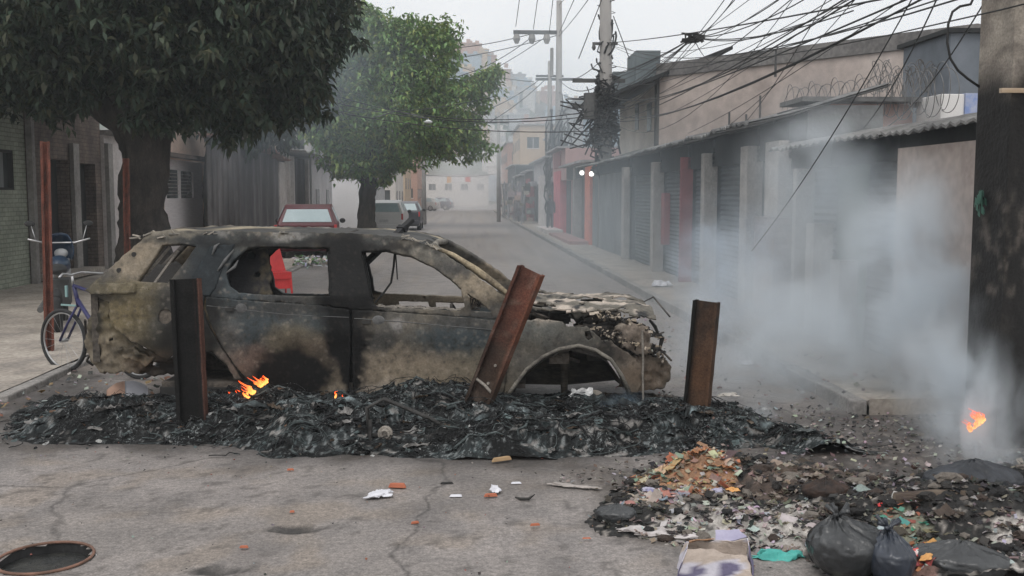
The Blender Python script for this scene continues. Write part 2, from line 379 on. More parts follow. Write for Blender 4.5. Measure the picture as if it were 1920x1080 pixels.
# ---- sheds with corrugated metal fronts
def corr(m, A, B, z0, z1, amp=.03, pitch=.16, col=None, nz=4, lean=0):
    A = Vector(A); B = Vector(B); L_ = (B-A).length; t = (B-A)/L_; nrm = Vector((t.y, -t.x, 0)); k = max(4, int(L_/pitch*4)); b = len(m.v); vs = []
    for i in range(k+1):
        p = A+t*(L_*i/k); o_ = amp*math.sin(i*math.pi/2+.01)
        for j in range(nz+1):
            z = lerp(z0, z1, j/nz); q = p+nrm*(o_+.012*fbm(p.x+p.y, z, 4, 2, 2)+lean*(z-z0)); vs.append((q.x, q.y, z))
    m.add(vs, [(i*(nz+1)+j, (i+1)*(nz+1)+j, (i+1)*(nz+1)+j+1, i*(nz+1)+j+1) for i in range(k) for j in range(nz)], col)
MCD = M('sooty_metal', (.16,.15,.15), (.045,.04,.04), .9, .6, .25, 12, stretch=(1.5,1.5,.25), c3=(.08,.075,.075), fine=.15)
MRS = M('rusty_roof', (.30,.17,.12), (.12,.075,.06), 2, .75, .3, 15)
MZN = M('zinc_roof', (.46,.46,.46), (.26,.26,.26), 1.5, .5, .3, 15, fine=.15)
SX = -6.95
s1 = empty('shed', (SX, 30.5, 0), 0, 'low dark corrugated metal shed with a wavy rusty roof left of the red car', 'shed')
y0 = yat(452, SX); y1 = yat(522, SX)
m = RB(s1); corr(m, (SX, y0, 0), (SX, y1, 0), .1, 3.3); corr(m, (SX-1.05, y0, 0), (SX, y0, 0), .1, 3.4); m.box((SX-1.05, y0+.02, .1), (SX-.06, y1, 3.2)); m.done('wall', MCD)
m = RB(s1)
def roofcurve(m, X0, X1, ya, yb, zf, n=18, th=.04):
    vs = []
    for i in range(n+1):
        y = lerp(ya, yb, i/n)
        for x in (X0, X1): z = zf(y, x); vs += [(x, y, z), (x, y, z+th)]
    fs = []
    for i in range(n):
        a = i*4; b_ = a+4; fs += [(a+1,b_+1,b_+3,a+3),(a,a+2,b_+2,b_),(a+2,a+3,b_+3,b_+2),(a,b_,b_+1,a+1)]
    m.add(vs, fs+[(0,1,3,2),(4*n,4*n+2,4*n+3,4*n+1)])
roofcurve(m, SX-1.2, SX+.45, y0-.3, y1+.4, lambda y, x: 3.62-.45*sstep(y0+1, y1, y)+.05*math.sin(y*5)+.1*(SX-x)*.4)
m.done('roof', MRS)
s2 = empty('shed', (SX, y1, 0), 0, 'long dark shed with pale upright posts and a bent roof edge', 'shed')
y2 = yat(622, SX)
m = RB(s2); corr(m, (SX-.1, y1+.5, 0), (SX-.1, y2, 0), .1, 3.4); m.box((SX-1.4, y1+.6, .1), (SX-.2, y2, 3.35)); m.done('wall', MCD)
for p in (541, 549, 577, 585, 606, 613):
    yy = yat(p, SX+.05); m = RB(s2); m.box((SX-.05, yy-.12, .1), (SX+.12, yy+.12, 3.4)); m.done('post', MWP if p != 585 else MPL)
m = RB(s2); m.box((SX-.05, yat(524, SX), .1), (SX+.02, yat(538, SX), 3.1)); m.done('panel', MWP)
m = RB(s2); roofcurve(m, SX-1.6, SX+.7, y1+.2, y2+.6, lambda y, x: 3.55-.25*sstep(y2-5, y2, y)+.05*math.sin(y*3)); m.done('roof', MZN)
# white end wall further on
ww_ = PY(618, 335, 56); wr = PY(676, 335, 56)
m = MB(); m.box((ww_.x, 56, 0), (wr.x+.6, 56.3, ww_.z)); tag(m.build('garden_wall', M('bright_wall', (.86,.85,.86), (.8,.79,.8), 1, .9)), 'bright white wall end beyond the long shed, left of the green tree trunk', 'wall')
# grey and cream house above the sheds
def house(name, lab, x0, x1, y0, y1, z1, mat, wins=(), roofmat=None, group=None, cat='house', face_wins=3, rows=1, roofth=.15, side=None, over=.2):
    """box house with recessed windows on the face toward the camera (y0) and on the street side"""
    h = empty(name, ((x0+x1)/2, y0, 0), 0, lab, cat, group)
    nw = face_wins; op = []
    for r in range(rows):
        for k in range(nw):
            wx_ = (x1-x0)/nw; cx = x0+wx_*(k+.5); zc = z1*(r+.62)/rows; ww2 = min(.55, wx_*.28); op.append((cx-ww2, cx+ww2, zc-.5, zc+.5))
    m = RB(h); xsx = sorted({x0, x1, *[a for o in op for a in o[:2]]}); zs = sorted({0, z1, *[a for o in op for a in o[2:]]})
    for i in range(len(xsx)-1):
        for j in range(len(zs)-1):
            cx = (xsx[i]+xsx[i+1])/2; cz = (zs[j]+zs[j+1])/2
            if any(o[0] < cx < o[1] and o[2] < cz < o[3] for o in op): continue
            m.box((xsx[i], y0, zs[j]), (xsx[i+1], y0+.2, zs[j+1]))
    m.box((x0, y0+.2, 0), (x1, y1, z1-.01)); m.done('wall', mat)
    for o in op:
        m = RB(h); m.box((o[0], y0+.13, o[2]), (o[1], y0+.16, o[3])); g_ = m.done('window', MGL)
        m = RB(h); cx = (o[0]+o[1])/2; m.box((cx-.03, y0+.09, o[2]), (cx+.03, y0+.128, o[3])); m.box((o[0]-.05, y0-.04, o[2]-.08), (o[1]+.05, y0+.12, o[2])); m.done('frame', MWP, g_)
    sx = side
    if sx is not None:
        X = x1 if sx > 0 else x0; k = max(1, int((y1-y0)/3)); 
        for r in range(rows):
            for q in range(k):
                cy = lerp(y0, y1, (q+.5)/k); zc = z1*(r+.6)/rows
                m = RB(h); m.box((min(X, X+.03*sx), cy-.5, zc-.5), (max(X, X+.03*sx), cy+.5, zc+.5)); m.done('window', MGL)
    m = RB(h); m.box((x0-over, y0-over, z1), (x1+over, y1+over, z1+roofth)); m.done('roof', roofmat or MPL)
    return h
MCR = M('cream_plaster', (.78,.66,.48), (.66,.56,.42), 2, .9)
MLG = M('light_grey_plaster', (.56,.55,.55), (.42,.41,.42), .8, .9)
e = PY(526, 215, 46); f = PY(582, 215, 46)
hh = house('grey_house', 'grey two storey house with a cream side wall seen over the sheds under the leaves', e.x, f.x, 46, 53, e.z, MLG, face_wins=1, rows=2, side=1)
e0 = PY(508, 222, 45.6); m = RB(hh); m.box((e0.x, 45.6, 0), (e.x-.003, 52, e0.z)); m.done('side_wall', MCR)
m = RB(hh); m.box((e0.x+.25, 45.5, 3.9), (e.x-.05, 45.597, 4.6)); m.done('shutter', MBR)
# ================================================================== TREES
def leafmesh(name, centers, mat, parent, size=.16, per=11, droop=.7, seed=1, wd=.34, colf=None):
    rg = np.random.default_rng(seed); n = len(centers)*per
    c = np.repeat(np.array(centers, dtype=np.float32), per, 0)
    az = rg.uniform(0, 2*np.pi, n); el = rg.normal(-droop, .45, n)
    d = np.stack([np.cos(az)*np.cos(el), np.sin(az)*np.cos(el), np.sin(el)], 1)
    s = size*rg.uniform(.6, 1.3, n)[:, None]
    side = np.cross(d, np.array([0, 0, 1.])+rg.normal(0, .35, (n, 3))); side /= np.linalg.norm(side, axis=1)[:, None]+1e-6
    nrm = np.cross(side, d); base = c+rg.normal(0, size*.35, (n, 3))
    mid = base+d*s*.5+nrm*s*.10
    v = np.stack([base, mid-side*s*wd*.55, base+d*s-np.array([0, 0, 1.])*s*.2, mid+side*s*wd*.55], 1).reshape(-1, 3)
    me = bpy.data.meshes.new(name); me.vertices.add(n*4); me.vertices.foreach_set('co', v.astype(np.float32).ravel())
    me.loops.add(n*4); me.loops.foreach_set('vertex_index', np.arange(n*4, dtype=np.int32)); me.polygons.add(n)
    me.polygons.foreach_set('loop_start', np.arange(0, n*4, 4, dtype=np.int32)); me.polygons.foreach_set('loop_total', np.full(n, 4, dtype=np.int32))
    cl = np.ones((n, 4), dtype=np.float32); k = rg.uniform(.55, 1.45, n)
    hue = rg.uniform(0, 1, n); cl[:, 0] = k*(.85+.5*hue*hue); cl[:, 1] = k; cl[:, 2] = k*(.9+.2*(1-hue))
    if colf is not None: cl[:, :3] *= colf(c)
    at = me.color_attributes.new('Col', 'FLOAT_COLOR', 'POINT'); at.data.foreach_set('color', np.repeat(cl, 4, 0).ravel())
    me.update(); me.validate(); o = bpy.data.objects.new(name, me); C.objects.link(o); me.materials.append(mat); o.parent = parent; return o
def leafmat(name, col, rough=.45):
    m = M(name, (1.1,1.1,1.1), (.8,.8,.8), 5, rough, attr=True)
    b = m.node_tree.nodes['Principled BSDF']; ln = m.node_tree.links.new
    src = b.inputs['Base Color'].links[0].from_socket; mm = m.node_tree.nodes.new('ShaderNodeMix'); mm.data_type = 'RGBA'; mm.blend_type = 'MULTIPLY'; mm.inputs[0].default_value = 1
    mm.inputs[7].default_value = (*col, 1); ln(src, mm.inputs[6]); ln(mm.outputs[2], b.inputs['Base Color'])
    tr = m.node_tree.nodes.new('ShaderNodeBsdfTranslucent'); ln(mm.outputs[2], tr.inputs[0]); ms = m.node_tree.nodes.new('ShaderNodeMixShader'); ms.inputs[0].default_value = .25
    out = [n_ for n_ in m.node_tree.nodes if n_.type == 'OUTPUT_MATERIAL'][0]; ln(b.outputs[0], ms.inputs[1]); ln(tr.outputs[0], ms.inputs[2]); ln(ms.outputs[0], out.inputs[0])
    return m
def blobs_to_centers(blobs, dn, seed, keepf=None, hollow=.35):
    rr = random.Random(seed); out = []
    for (cx, cy, cz, rx, ry, rz) in blobs:
        n = int(dn*(rx*ry+ry*rz+rx*rz)/3*4)
        for _ in range(n):
            d = Vector((rr.gauss(0,1), rr.gauss(0,1), rr.gauss(0,1))).normalized(); q = hollow+(1-hollow)*rr.random()**.45
            q *= 1+.22*N.noise(Vector((d.x*2.2+cx, d.y*2.2+cy, d.z*2.2+cz)))*1.6
            p = (cx+d.x*rx*q, cy+d.y*ry*q, cz+d.z*rz*q)
            if keepf and not keepf(p): continue
            out.append(p)
    return out
def trunk(m, pts, rs, n=14, seed=0, rough=.14):
    pts = [Vector(p) for p in pts]; P = []; RR = []
    for i in range(len(pts)-1):
        k = max(3, int((pts[i+1]-pts[i]).length/.12))
        for j in range(k): P.append(pts[i].lerp(pts[i+1], j/k)); RR.append(lerp(rs[i], rs[i+1], j/k))
    P.append(pts[-1]); RR.append(rs[-1]); b = len(m.v); m.tube(P, RR, n)
    for i in range(b, len(m.v)):
        a = (i-b)//n; v = Vector(m.v[i]); d = v-P[a]; m.v[i] = tuple(P[a]+d*(1+rough*2*N.noise(v*2.2+Vector((seed,0,0)))+rough*N.noise(v*7)))
MTR = M('bark', (.065,.055,.047), (.022,.019,.017), 5, .95, .8, 18, stretch=(1,1,.35), fine=.25, bdist=.04)
T1 = Vector((PY(268, 365, 19.2).x, 19.2, 0))
t1 = empty('dark_tree', T1, 0, 'huge dark leaved tree with a thick trunk overhanging the left pavement', 'tree')
m = RB(t1)
def W(x, y, z): return (T1.x+x, T1.y+y, z)
trunk(m, [W(0,0,-.1), W(.02,0,.5), W(0,0,1.6), W(.05,0,2.8), W(-.05,.1,3.8)], [.60,.48,.42,.44,.5], 20, 1, .16)
for a, b_, c_ in ((W(0,0,2.9), W(1.6,-.6,4.6), W(3.4,-1,6)), (W(0,0,3.0), W(-2,-.8,4.6), W(-4,-1.2,6.3)), (W(0,0,3.2), W(.3,1.6,5.2), W(1.2,3,7)), (W(0,0,3.1), W(-.4,-1.6,4.8), W(-.7,-3,6.6)), (W(0,0,3.3), W(.1,.2,6), W(.6,.1,8.2)), (W(0,0,3.3), W(-1.4,1.4,5.6), W(-2.6,2.6,7.6)), (W(1.2,-.4,4.2), W(2.6,.8,4.8), W(3.6,1.6,5.4))):
    trunk(m, [a, b_, c_], [.30, .17, .06], 9, 3, .1)
m.done('trunk', MTR, None, True)
bl = [(T1.x+a, T1.y+b_, z, rx, ry, rz) for a, b_, z, rx, ry, rz in (
 (-2.9,-.8,5.2,2.3,2.4,1.6), (-.6,-1.2,5.3,2.4,2.4,1.65), (1.5,-.8,5.2,1.9,2.4,1.75), (2.2,.4,5.4,1.4,2.2,1.6), (-4.8,0,5.7,2.2,2.6,1.8),
 (-1.6,1.8,5.6,3,2.4,1.7), (1.5,2.2,5.4,2.0,2.2,1.7), (0,0,7.3,3.4,3,1.7), (1.9,-.6,7.0,1.6,2.2,1.5), (-3.4,-.2,7.3,2.6,3,1.7), (.9,-.6,4.35,1.2,1.1,.62), (2.55,.2,4.45,1.1,1.1,.8), (-.9,-1.4,4.3,1.3,1.1,.75), (1.6,3.4,4.5,1.2,1.2,.9), (-6.3,-1,5.6,1.6,2,1.6), (.9,-.7,3.65,.75,.7,.62), (1.9,.1,3.75,.85,.9,.75), (2.5,.6,4.0,.8,.9,.8), (-1.2,-.9,3.75,.8,.8,.55), (-2.2,-.8,3.9,1.1,1,.7), (-3.4,-.3,4.0,1.1,1,.75), (2.7,-.4,4.7,.8,1,.7), (3.2,.5,5.3,.8,1,1.2), (2.75,.5,4.0,.8,.8,.8), (1.7,-.1,3.35,.6,.6,.55), (.4,-.9,3.4,.5,.5,.5))]
MLF1 = leafmat('dark_leaves', (.055,.075,.045), .5)
cen = blobs_to_centers(bl, 46, 4, hollow=.25)
leafmesh('crown', cen, MLF1, t1, .185, 14, .6, 2, .40).data.vertices.foreach_get
for o in t1.children:
    if o.name.startswith('crown'): o.data.transform(Matrix.Translation(-t1.location))
T2 = Vector((PY(686, 365, 43).x, 43, 0))
t2 = empty('green_tree', T2, 0, 'large bright green street tree behind the parked silver car', 'tree')
m = RB(t2); m2 = m
trunk(m, [T2+Vector((0,0,-.1)), T2+Vector((0,0,1)), T2+Vector((.1,0,2.4)), T2+Vector((.5,0,4))], [.48,.36,.33,.3], 14, 5, .15)
for d_ in ((2.6,0,6), (1.6,-1,8), (-1.6,0,6.4), (.2,1,8.4), (3.6,.5,4.9)): trunk(m, [T2+Vector((.1,0,2.6)), T2+Vector((d_[0]*.5,d_[1]*.5,4.4)), T2+Vector(d_)], [.22,.14,.05], 8, 6, .1)
m.done('trunk', MTR, None, True)
def b43(px, py, rx, rz, ry=2.0, dy=0):
    p = PY(px, py, 43+dy); return (p.x, p.y, p.z, rx/44.2, ry, rz/44.2)
bl2 = [b43(700,90,78,62), b43(790,110,70,60), b43(650,130,58,60,1.8), b43(740,170,110,75,2.6), b43(650,225,80,68,2.2), b43(760,240,105,70,2.6,-.6), b43(850,210,66,62,2.0), b43(700,290,72,42,1.8), b43(640,285,50,45,1.6), b43(850,260,60,42,1.8), b43(770,55,42,30,1.2), b43(690,38,40,30,1.2), b43(825,75,28,22,1), b43(905,150,22,20,.7), b43(925,133,18,14,.6), b43(880,165,24,22,.8), b43(612,180,34,60,1.5), b43(600,240,30,40,1.3), b43(700,325,36,22,1)]
MLF2 = leafmat('green_leaves', (.19,.29,.085), .5)
cen = blobs_to_centers(bl2, 40, 8, hollow=.35)
rrx = random.Random(2)
for _ in range(26):
    b_ = rrx.choice(bl2); d_ = Vector((rrx.gauss(0,1), rrx.gauss(0,.6), rrx.gauss(.3,1))).normalized(); cc = Vector(b_[:3])+Vector((d_.x*b_[3], d_.y*b_[4], d_.z*b_[5]))*1.08
    if cc.z > 3.4: cen += [tuple(cc+Vector((rrx.gauss(0,.22), rrx.gauss(0,.22), rrx.gauss(0,.22)))) for _ in range(16)]
o = leafmesh('crown', cen, MLF2, t2, .24, 7, .4, 5, .42); o.data.transform(Matrix.Translation(-t2.location))
# a slimmer dark tree behind, left of the green one
T3 = Vector((-8.1, 33, 0)); t3 = empty('dark_tree', T3, 0, 'hazy dark tree standing behind the metal sheds', 'tree')
m = RB(t3); trunk(m, [T3, T3+Vector((.1,0,3)), T3+Vector((.3,0,5.5))], [.3,.24,.1], 10, 9); m.done('trunk', MTR, None, True)
bl3 = [(T3.x+1.0, 33, 3.9, 1.2, 1, .8), (T3.x+2.0, 33.2, 3.9, .9, 1, .7), (T3.x+3.2, 33.2, 5.0, 1.0, 1, .9), (T3.x+1.2, 33, 6.2, 1.9, 1.6, 1.9), (T3.x+.2, 33, 4.9, 1.6, 1.3, 1.0), (T3.x+2.1, 33, 4.9, 1.1, 1.2, 1.0), (T3.x+2.6, 33.5, 7.2, 1.7, 1.5, 1.6), (T3.x+.2,33,7.6,2,1.6,1.8), (T3.x+3.0,33.2,5.9,1.0,1.2,1.3)]
o = leafmesh('crown', blobs_to_centers(bl3, 40, 12), MLF1, t3, .22, 7, .6, 7, .4); o.data.transform(Matrix.Translation(-t3.location))
# ================================================================== RIGHT SIDE: row of stalls
RX = 4.45
def yr(px, X=RX): return X/(ray(px, 365).x)*ray(px, 365).y
MPOST = M('pale_post', (.46,.43,.40), (.30,.28,.26), 3, .9, .4, 20, fine=.15)
MSH = M('roller_shutter', (.10,.115,.12), (.045,.052,.055), 1.2, .6, .2, stretch=(1,1,3))
MSOOT = M('sooty_wall', (.13,.13,.125), (.05,.05,.05), .9, .9, .4, 20, fine=.15)
MGRW = M('grey_wall', (.23,.24,.24), (.11,.115,.12), .8, .9, .4, 20, fine=.12)
MGN = M('green_sheet', (.16,.22,.17), (.09,.13,.11), 1, .7, .2, stretch=(1,1,.3))
MBE = M('beige_wall', (.47,.40,.36), (.34,.28,.25), .9, .9, .4, 14, fine=.12)
MDR = M('dark_fascia', (.035,.037,.037), (.014,.015,.016), 1.4, .85, .3)
MCO = M('corrugated_roof', (.24,.235,.225), (.07,.07,.07), 1.3, .8, .4, 12, fine=.2)
MRED = M('red_paint', (.36,.08,.085), (.22,.055,.06), 2, .6)
MOR = M('orange_paint', (.85,.22,.10), (.7,.15,.07), 2, .6)
MPINK = M('pink_wall', (.62,.40,.38), (.5,.32,.30), 2, .9)
def shutter(m, X, y0, y1, z0, z1):
    k = int((z1-z0)/.085); prof = []
    for i in range(k+1):
        z = z0+(z1-z0)*i/k; prof += [(X-.0, z), (X-.03, z+.04)]
    vs = []
    for x, z in prof: vs += [(x, y0, z), (x, y1, z)]
    m.add(vs, [(2*i, 2*i+1, 2*i+3, 2*i+2) for i in range(len(prof)-1)])
STALLS = [ # near px, far px, eave z, front kind, near-post material/width, label
 (1110,1180,2.82,'wall','grey concrete stall front with a plain blank wall, farthest of the dark roofed row'),
 (1184,1237,2.82,'shut','roller shuttered stall with a slim pale post, second from the far end'),
 (1240,1290,2.84,'red','roller shuttered stall edged by a red post, half way down the dark roofed row'),
 (1294,1335,2.84,'shut','narrow roller shuttered stall behind blue smoke, just right of the red post'),
 (1339,1418,2.86,'shut','wide roller shuttered stall with a pale concrete post behind the densest blue smoke'),
 (1422,1478,2.88,'shut','roller shuttered stall with a broad pale post and brick plinth'),
]
def postbox(m, X0, X1, yc, w_, z1, z0=.08):
    m.box((X0, yc-w_/2, z0), (X1, yc+w_/2, z1))
for i, (pa, pb, ez, kind, lab) in enumerate(STALLS):
    ya, yb = yr(pb)+.02, yr(pa)-.02   # near, far
    st = empty('market_stall', (RX, ya, 0), 0, lab, 'stall', 'stalls along the right pavement')
    m = RB(st); m.box((RX+.25, ya, .05), (RX+1.3, yb, ez+.2)); m.done('back_wall', MSOOT)
    m = RB(st)
    if kind == 'wall': m.box((RX+.02, ya, .05), (RX+.24, yb, 2.5)); m.done('front_wall', MGRW)
    else:
        shutter(m, RX+.13, ya+.1, yb, .1, 2.35); m.done('shutter', MSH)
    m = RB(st); m.box((RX+.0, ya, 2.36 if kind != 'wall' else 2.51), (RX+.24, yb, ez)); m.done('fascia', MDR)
    wd = {1478:.62,1418:.40,1335:.26,1290:.11,1237:.36,1180:.45}[pb]
    m = RB(st); z0_ = 1.55 if pb == 1478 else .08
    postbox(m, RX-.14, RX+.1, ya+wd/2, wd, 2.6, z0_); m.done('post', MRED if kind == 'red' else MPOST)
    if pb == 1478:
        m = RB(st); postbox(m, RX-.2, RX+.12, ya+wd/2+.1, wd+.35, 1.545); m.done('brick_plinth', M('plinth_brick', (.36,.30,.28), (.24,.19,.18), 3, .9, .4, kind='brick'))
    if kind == 'red':
        m = RB(st); postbox(m, RX-.02, RX+.12, yb-.25, .34, 1.9, .75); m.done('red_panel', MRED)
    m = RB(st); rr_ = random.Random(i)
    # corrugated roof, ragged edge
    n = int((yb-ya)/.045); vs = []
    for q in range(n+1):
        y = lerp(ya-.03, yb+.03, q/n); zz = ez+.05+.016*math.sin(q*1.57)+.03*fbm(y, i, 3, 3, 1.5)
        xe = RX-.62+.08*fbm(y*1.2, i*2, 5, 3, 1)
        for x, dz in ((xe, -.12), (RX, 0), (RX+1.4, .42)): vs += [(x, y, zz+dz), (x, y, zz+dz+.03)]
    fs = []
    for q in range(n):
        a = q*6; b_ = a+6
        for s_ in (0, 2): fs += [(a+s_+1, a+s_+3, b_+s_+3, b_+s_+1), (a+s_, b_+s_, b_+s_+2, a+s_+2)]
        fs += [(a, a+1, b_+1, b_)]
    m.add(vs, fs); m.done('roof', MCO)
# near, lower block
def nstall(pa, pb, lab, front, ez=2.52, extra=None):
    ya, yb = yr(pb)+.01, yr(pa)-.01
    st = empty('market_stall', (RX, ya, 0), 0, lab, 'stall', 'stalls along the right pavement')
    m = RB(st); m.box((RX+.25, ya, .05), (RX+2.2, yb, ez)); m.done('back_wall', MSOOT)
    m = RB(st)
    if front == 'shut': shutter(m, RX+.13, ya+.05, yb, .1, 2.2); m.done('shutter', MSH)
    elif front == 'green':
        yg = yr(1612); corr(m, (RX+.1, yg, 0), (RX+.1, yb, 0), .1, 2.25, .015, .1); m.done('green_sheet', MGN)
        m = RB(st); shutter(m, RX+.13, ya+.05, yg, .1, 2.2); m.done('shutter', MGRW)
    else: m.box((RX-.12, ya, .05), (RX+.24, yb, 2.32)); m.done('front_wall', MBE)
    if front != 'wall': m = RB(st); m.box((RX, ya, 2.21), (RX+.24, yb, ez)); m.done('fascia', MDR)
    else: m = RB(st); m.box((RX-.1, ya, 2.325), (RX+.24, yb, ez)); m.done('fascia', MDR)
    for (p, wd, z1) in (extra or []):
        yy = yr(p); m = RB(st); postbox(m, RX-.13, RX+.12, yy, wd, z1); m.done('post', MPOST)
    m = RB(st); n = int((yb-ya)/.045); vs = []
    for q in range(n+1):
        y = lerp(ya-.01, yb+.01, q/n); zz = ez+.02+.015*math.sin(q*1.57)+.025*fbm(y, pa, 3, 3, 1.5); xe = RX-.30+.05*fbm(y*1.5, pa*2, 5, 3, 1)
        for x, dz in ((xe, -.10), (RX, -.02), (RX+2.3, .32)): vs += [(x, y, zz+dz), (x, y, zz+dz+.025)]
    fs = []
    for q in range(n):
        a = q*6; b_ = a+6
        for s_ in (0, 2): fs += [(a+s_+1, a+s_+3, b_+s_+3, b_+s_+1), (a+s_, b_+s_, b_+s_+2, a+s_+2)]
        fs += [(a, a+1, b_+1, b_)]
    m.add(vs, fs); m.done('roof', MCO); return st
nstall(1482, 1556, 'low shuttered stall with thin pale posts between the brick plinth and green sheet', 'shut', extra=[(1508,.14,2.2),(1540,.3,1.5)])
nstall(1558, 1698, 'low stall with a strip of green metal sheet and a grey shutter', 'green', extra=[(1590,.3,1.1)])
nstall(1702, 1990, 'low stall with a plain beige plastered front beside the charred pillar', 'wall')
# ---- pink and orange trimmed kiosks beyond
RX2 = 4.45
def kiosk(pa, pb, z1, lab, mw, trims, dark=True, X=RX2, sign=None):
    ya, yb = yr(pb, X)+.02, yr(pa, X)-.02
    st = empty('kiosk', (X, ya, 0), 0, lab, 'kiosk', 'small shops beyond the dark stalls')
    m = RB(st); m.box((X+.3, ya, .05), (X+2.5, yb, z1)); m.box((X, ya, 2.5), (X+.3, yb, z1)); m.done('wall', mw)
    m = RB(st); m.box((X+.26, ya+.3, .1), (X+.29, yb-.1, 2.49)); m.done('doorway', MDK if dark else mw)
    for (p, wd, mt) in trims: m = RB(st); yy = yr(p, X); m.box((X-.06, yy-wd/2, .1), (X+.25, yy+wd/2, 2.95)); m.done('post', mt)
    m = RB(st); m.box((X-.35, ya, z1), (X+2.6, yb, z1+.08)); m.done('roof', MZN)
    return st
MRK = M('pink_red_paint', (.75,.16,.20), (.6,.12,.15), 2, .7)
k1 = kiosk(1062, 1108, 3.0, 'kiosk with an orange painted door frame and two lit bulbs', MSOOT, [(1104,1.5,MOR), (1078,.5,MPOST)])
m = RB(k1); m.box((RX2-.75, yr(1108)+.1, .1), (RX2-.05, yr(1062), .22)); m.done('step', M('red_step', (.42,.24,.22), (.3,.18,.17), 2))
k2 = kiosk(1036, 1060, 3.9, 'pink kiosk with a bright red post and a red sign panel', MPINK, [(1046,3.2,MRK)])
m = RB(k2); m.box((RX2-.05, yr(1052), 3.1), (RX2-.005, yr(1040), 3.85)); m.done('sign', MRED)
m = RB(k2); m.box((RX2-.8, yr(1059), .1), (RX2-.07, yr(1037), .3)); m.done('step', MWP)
k3 = kiosk(1001, 1034, 3.75, 'pale rounded grey walled shop beyond the pink kiosk', MLG, [(1018,5.5,MWP)], dark=True)
k4 = kiosk(984, 999, 3.4, 'far hazy stall with a red side panel', MSOOT, [(991,4.5,MRED)])
for p in ((1091,324),(1109,326)):
    q = PX(p[0], p[1], RX2-.12); o = empty('bulb', q, 0, 'lit white bulb under the kiosk eave, '+('left' if p[0] < 1100 else 'right')+' one of the two', 'light bulb', 'bulbs on the orange kiosk')
    m = MB(); bm = bmesh.new(); bmesh.ops.create_uvsphere(bm, u_segments=12, v_segments=8, radius=.085); m.v = [tuple(v.co) for v in bm.verts]; m.f = [tuple(v.index for v in f.verts) for f in bm.faces]; bm.free()
    m.build('globe', emis('bulb_glow', (1,.97,.9), 3.0), o, True)
    m = MB(); m.tube([(0,0,.07),(0,0,.16)], .035, 8); m.tube([(0,0,.15),(.1,0,.26)], .012, 5); m.build('socket', MDK, o)
# hazy row further down, both sides
rr = random.Random(21)
for i, (px0, px1, z1) in enumerate(((968,983,3.3),(952,966,4.4),(941,951,3.0))):
    kiosk(px0, px1, z1, ('far grey stall in thick haze, '+['just past the red panel','taller one next to the leaning frame','last before the smoke'][i]), [MGRW, MSH, MPL][i], [(px0+4, 3, MPOST)])
cl = MB()
for i in range(60):
    y = U(60, 92); x = 3.5+U(-.3, .9); z = U(.1, 2.6); s_ = U(.15, .5)
    cl.box((x-s_*.5, y-s_, z-s_*.4), (x+s_*.5, y+s_, z+s_*.4), (lambda g: (g*U(.8,1.3), g, g*U(.8,1.1)))(U(.05,.45)), None)
for i in range(24):
    y = U(60, 92); x = 3.4+U(-.3, .6); cl.tube([(x, y, 0), (x+U(-.3,.3), y+U(-1,1), U(1.5, 3))], .05, 5, (.3,.3,.32))
tag(cl.build('goods', M('goods_mix', (1,1,1), (.8,.8,.8), 4, .8, attr=True)), 'jumble of goods and frames crowding the far right pavement', 'goods', kind='stuff')
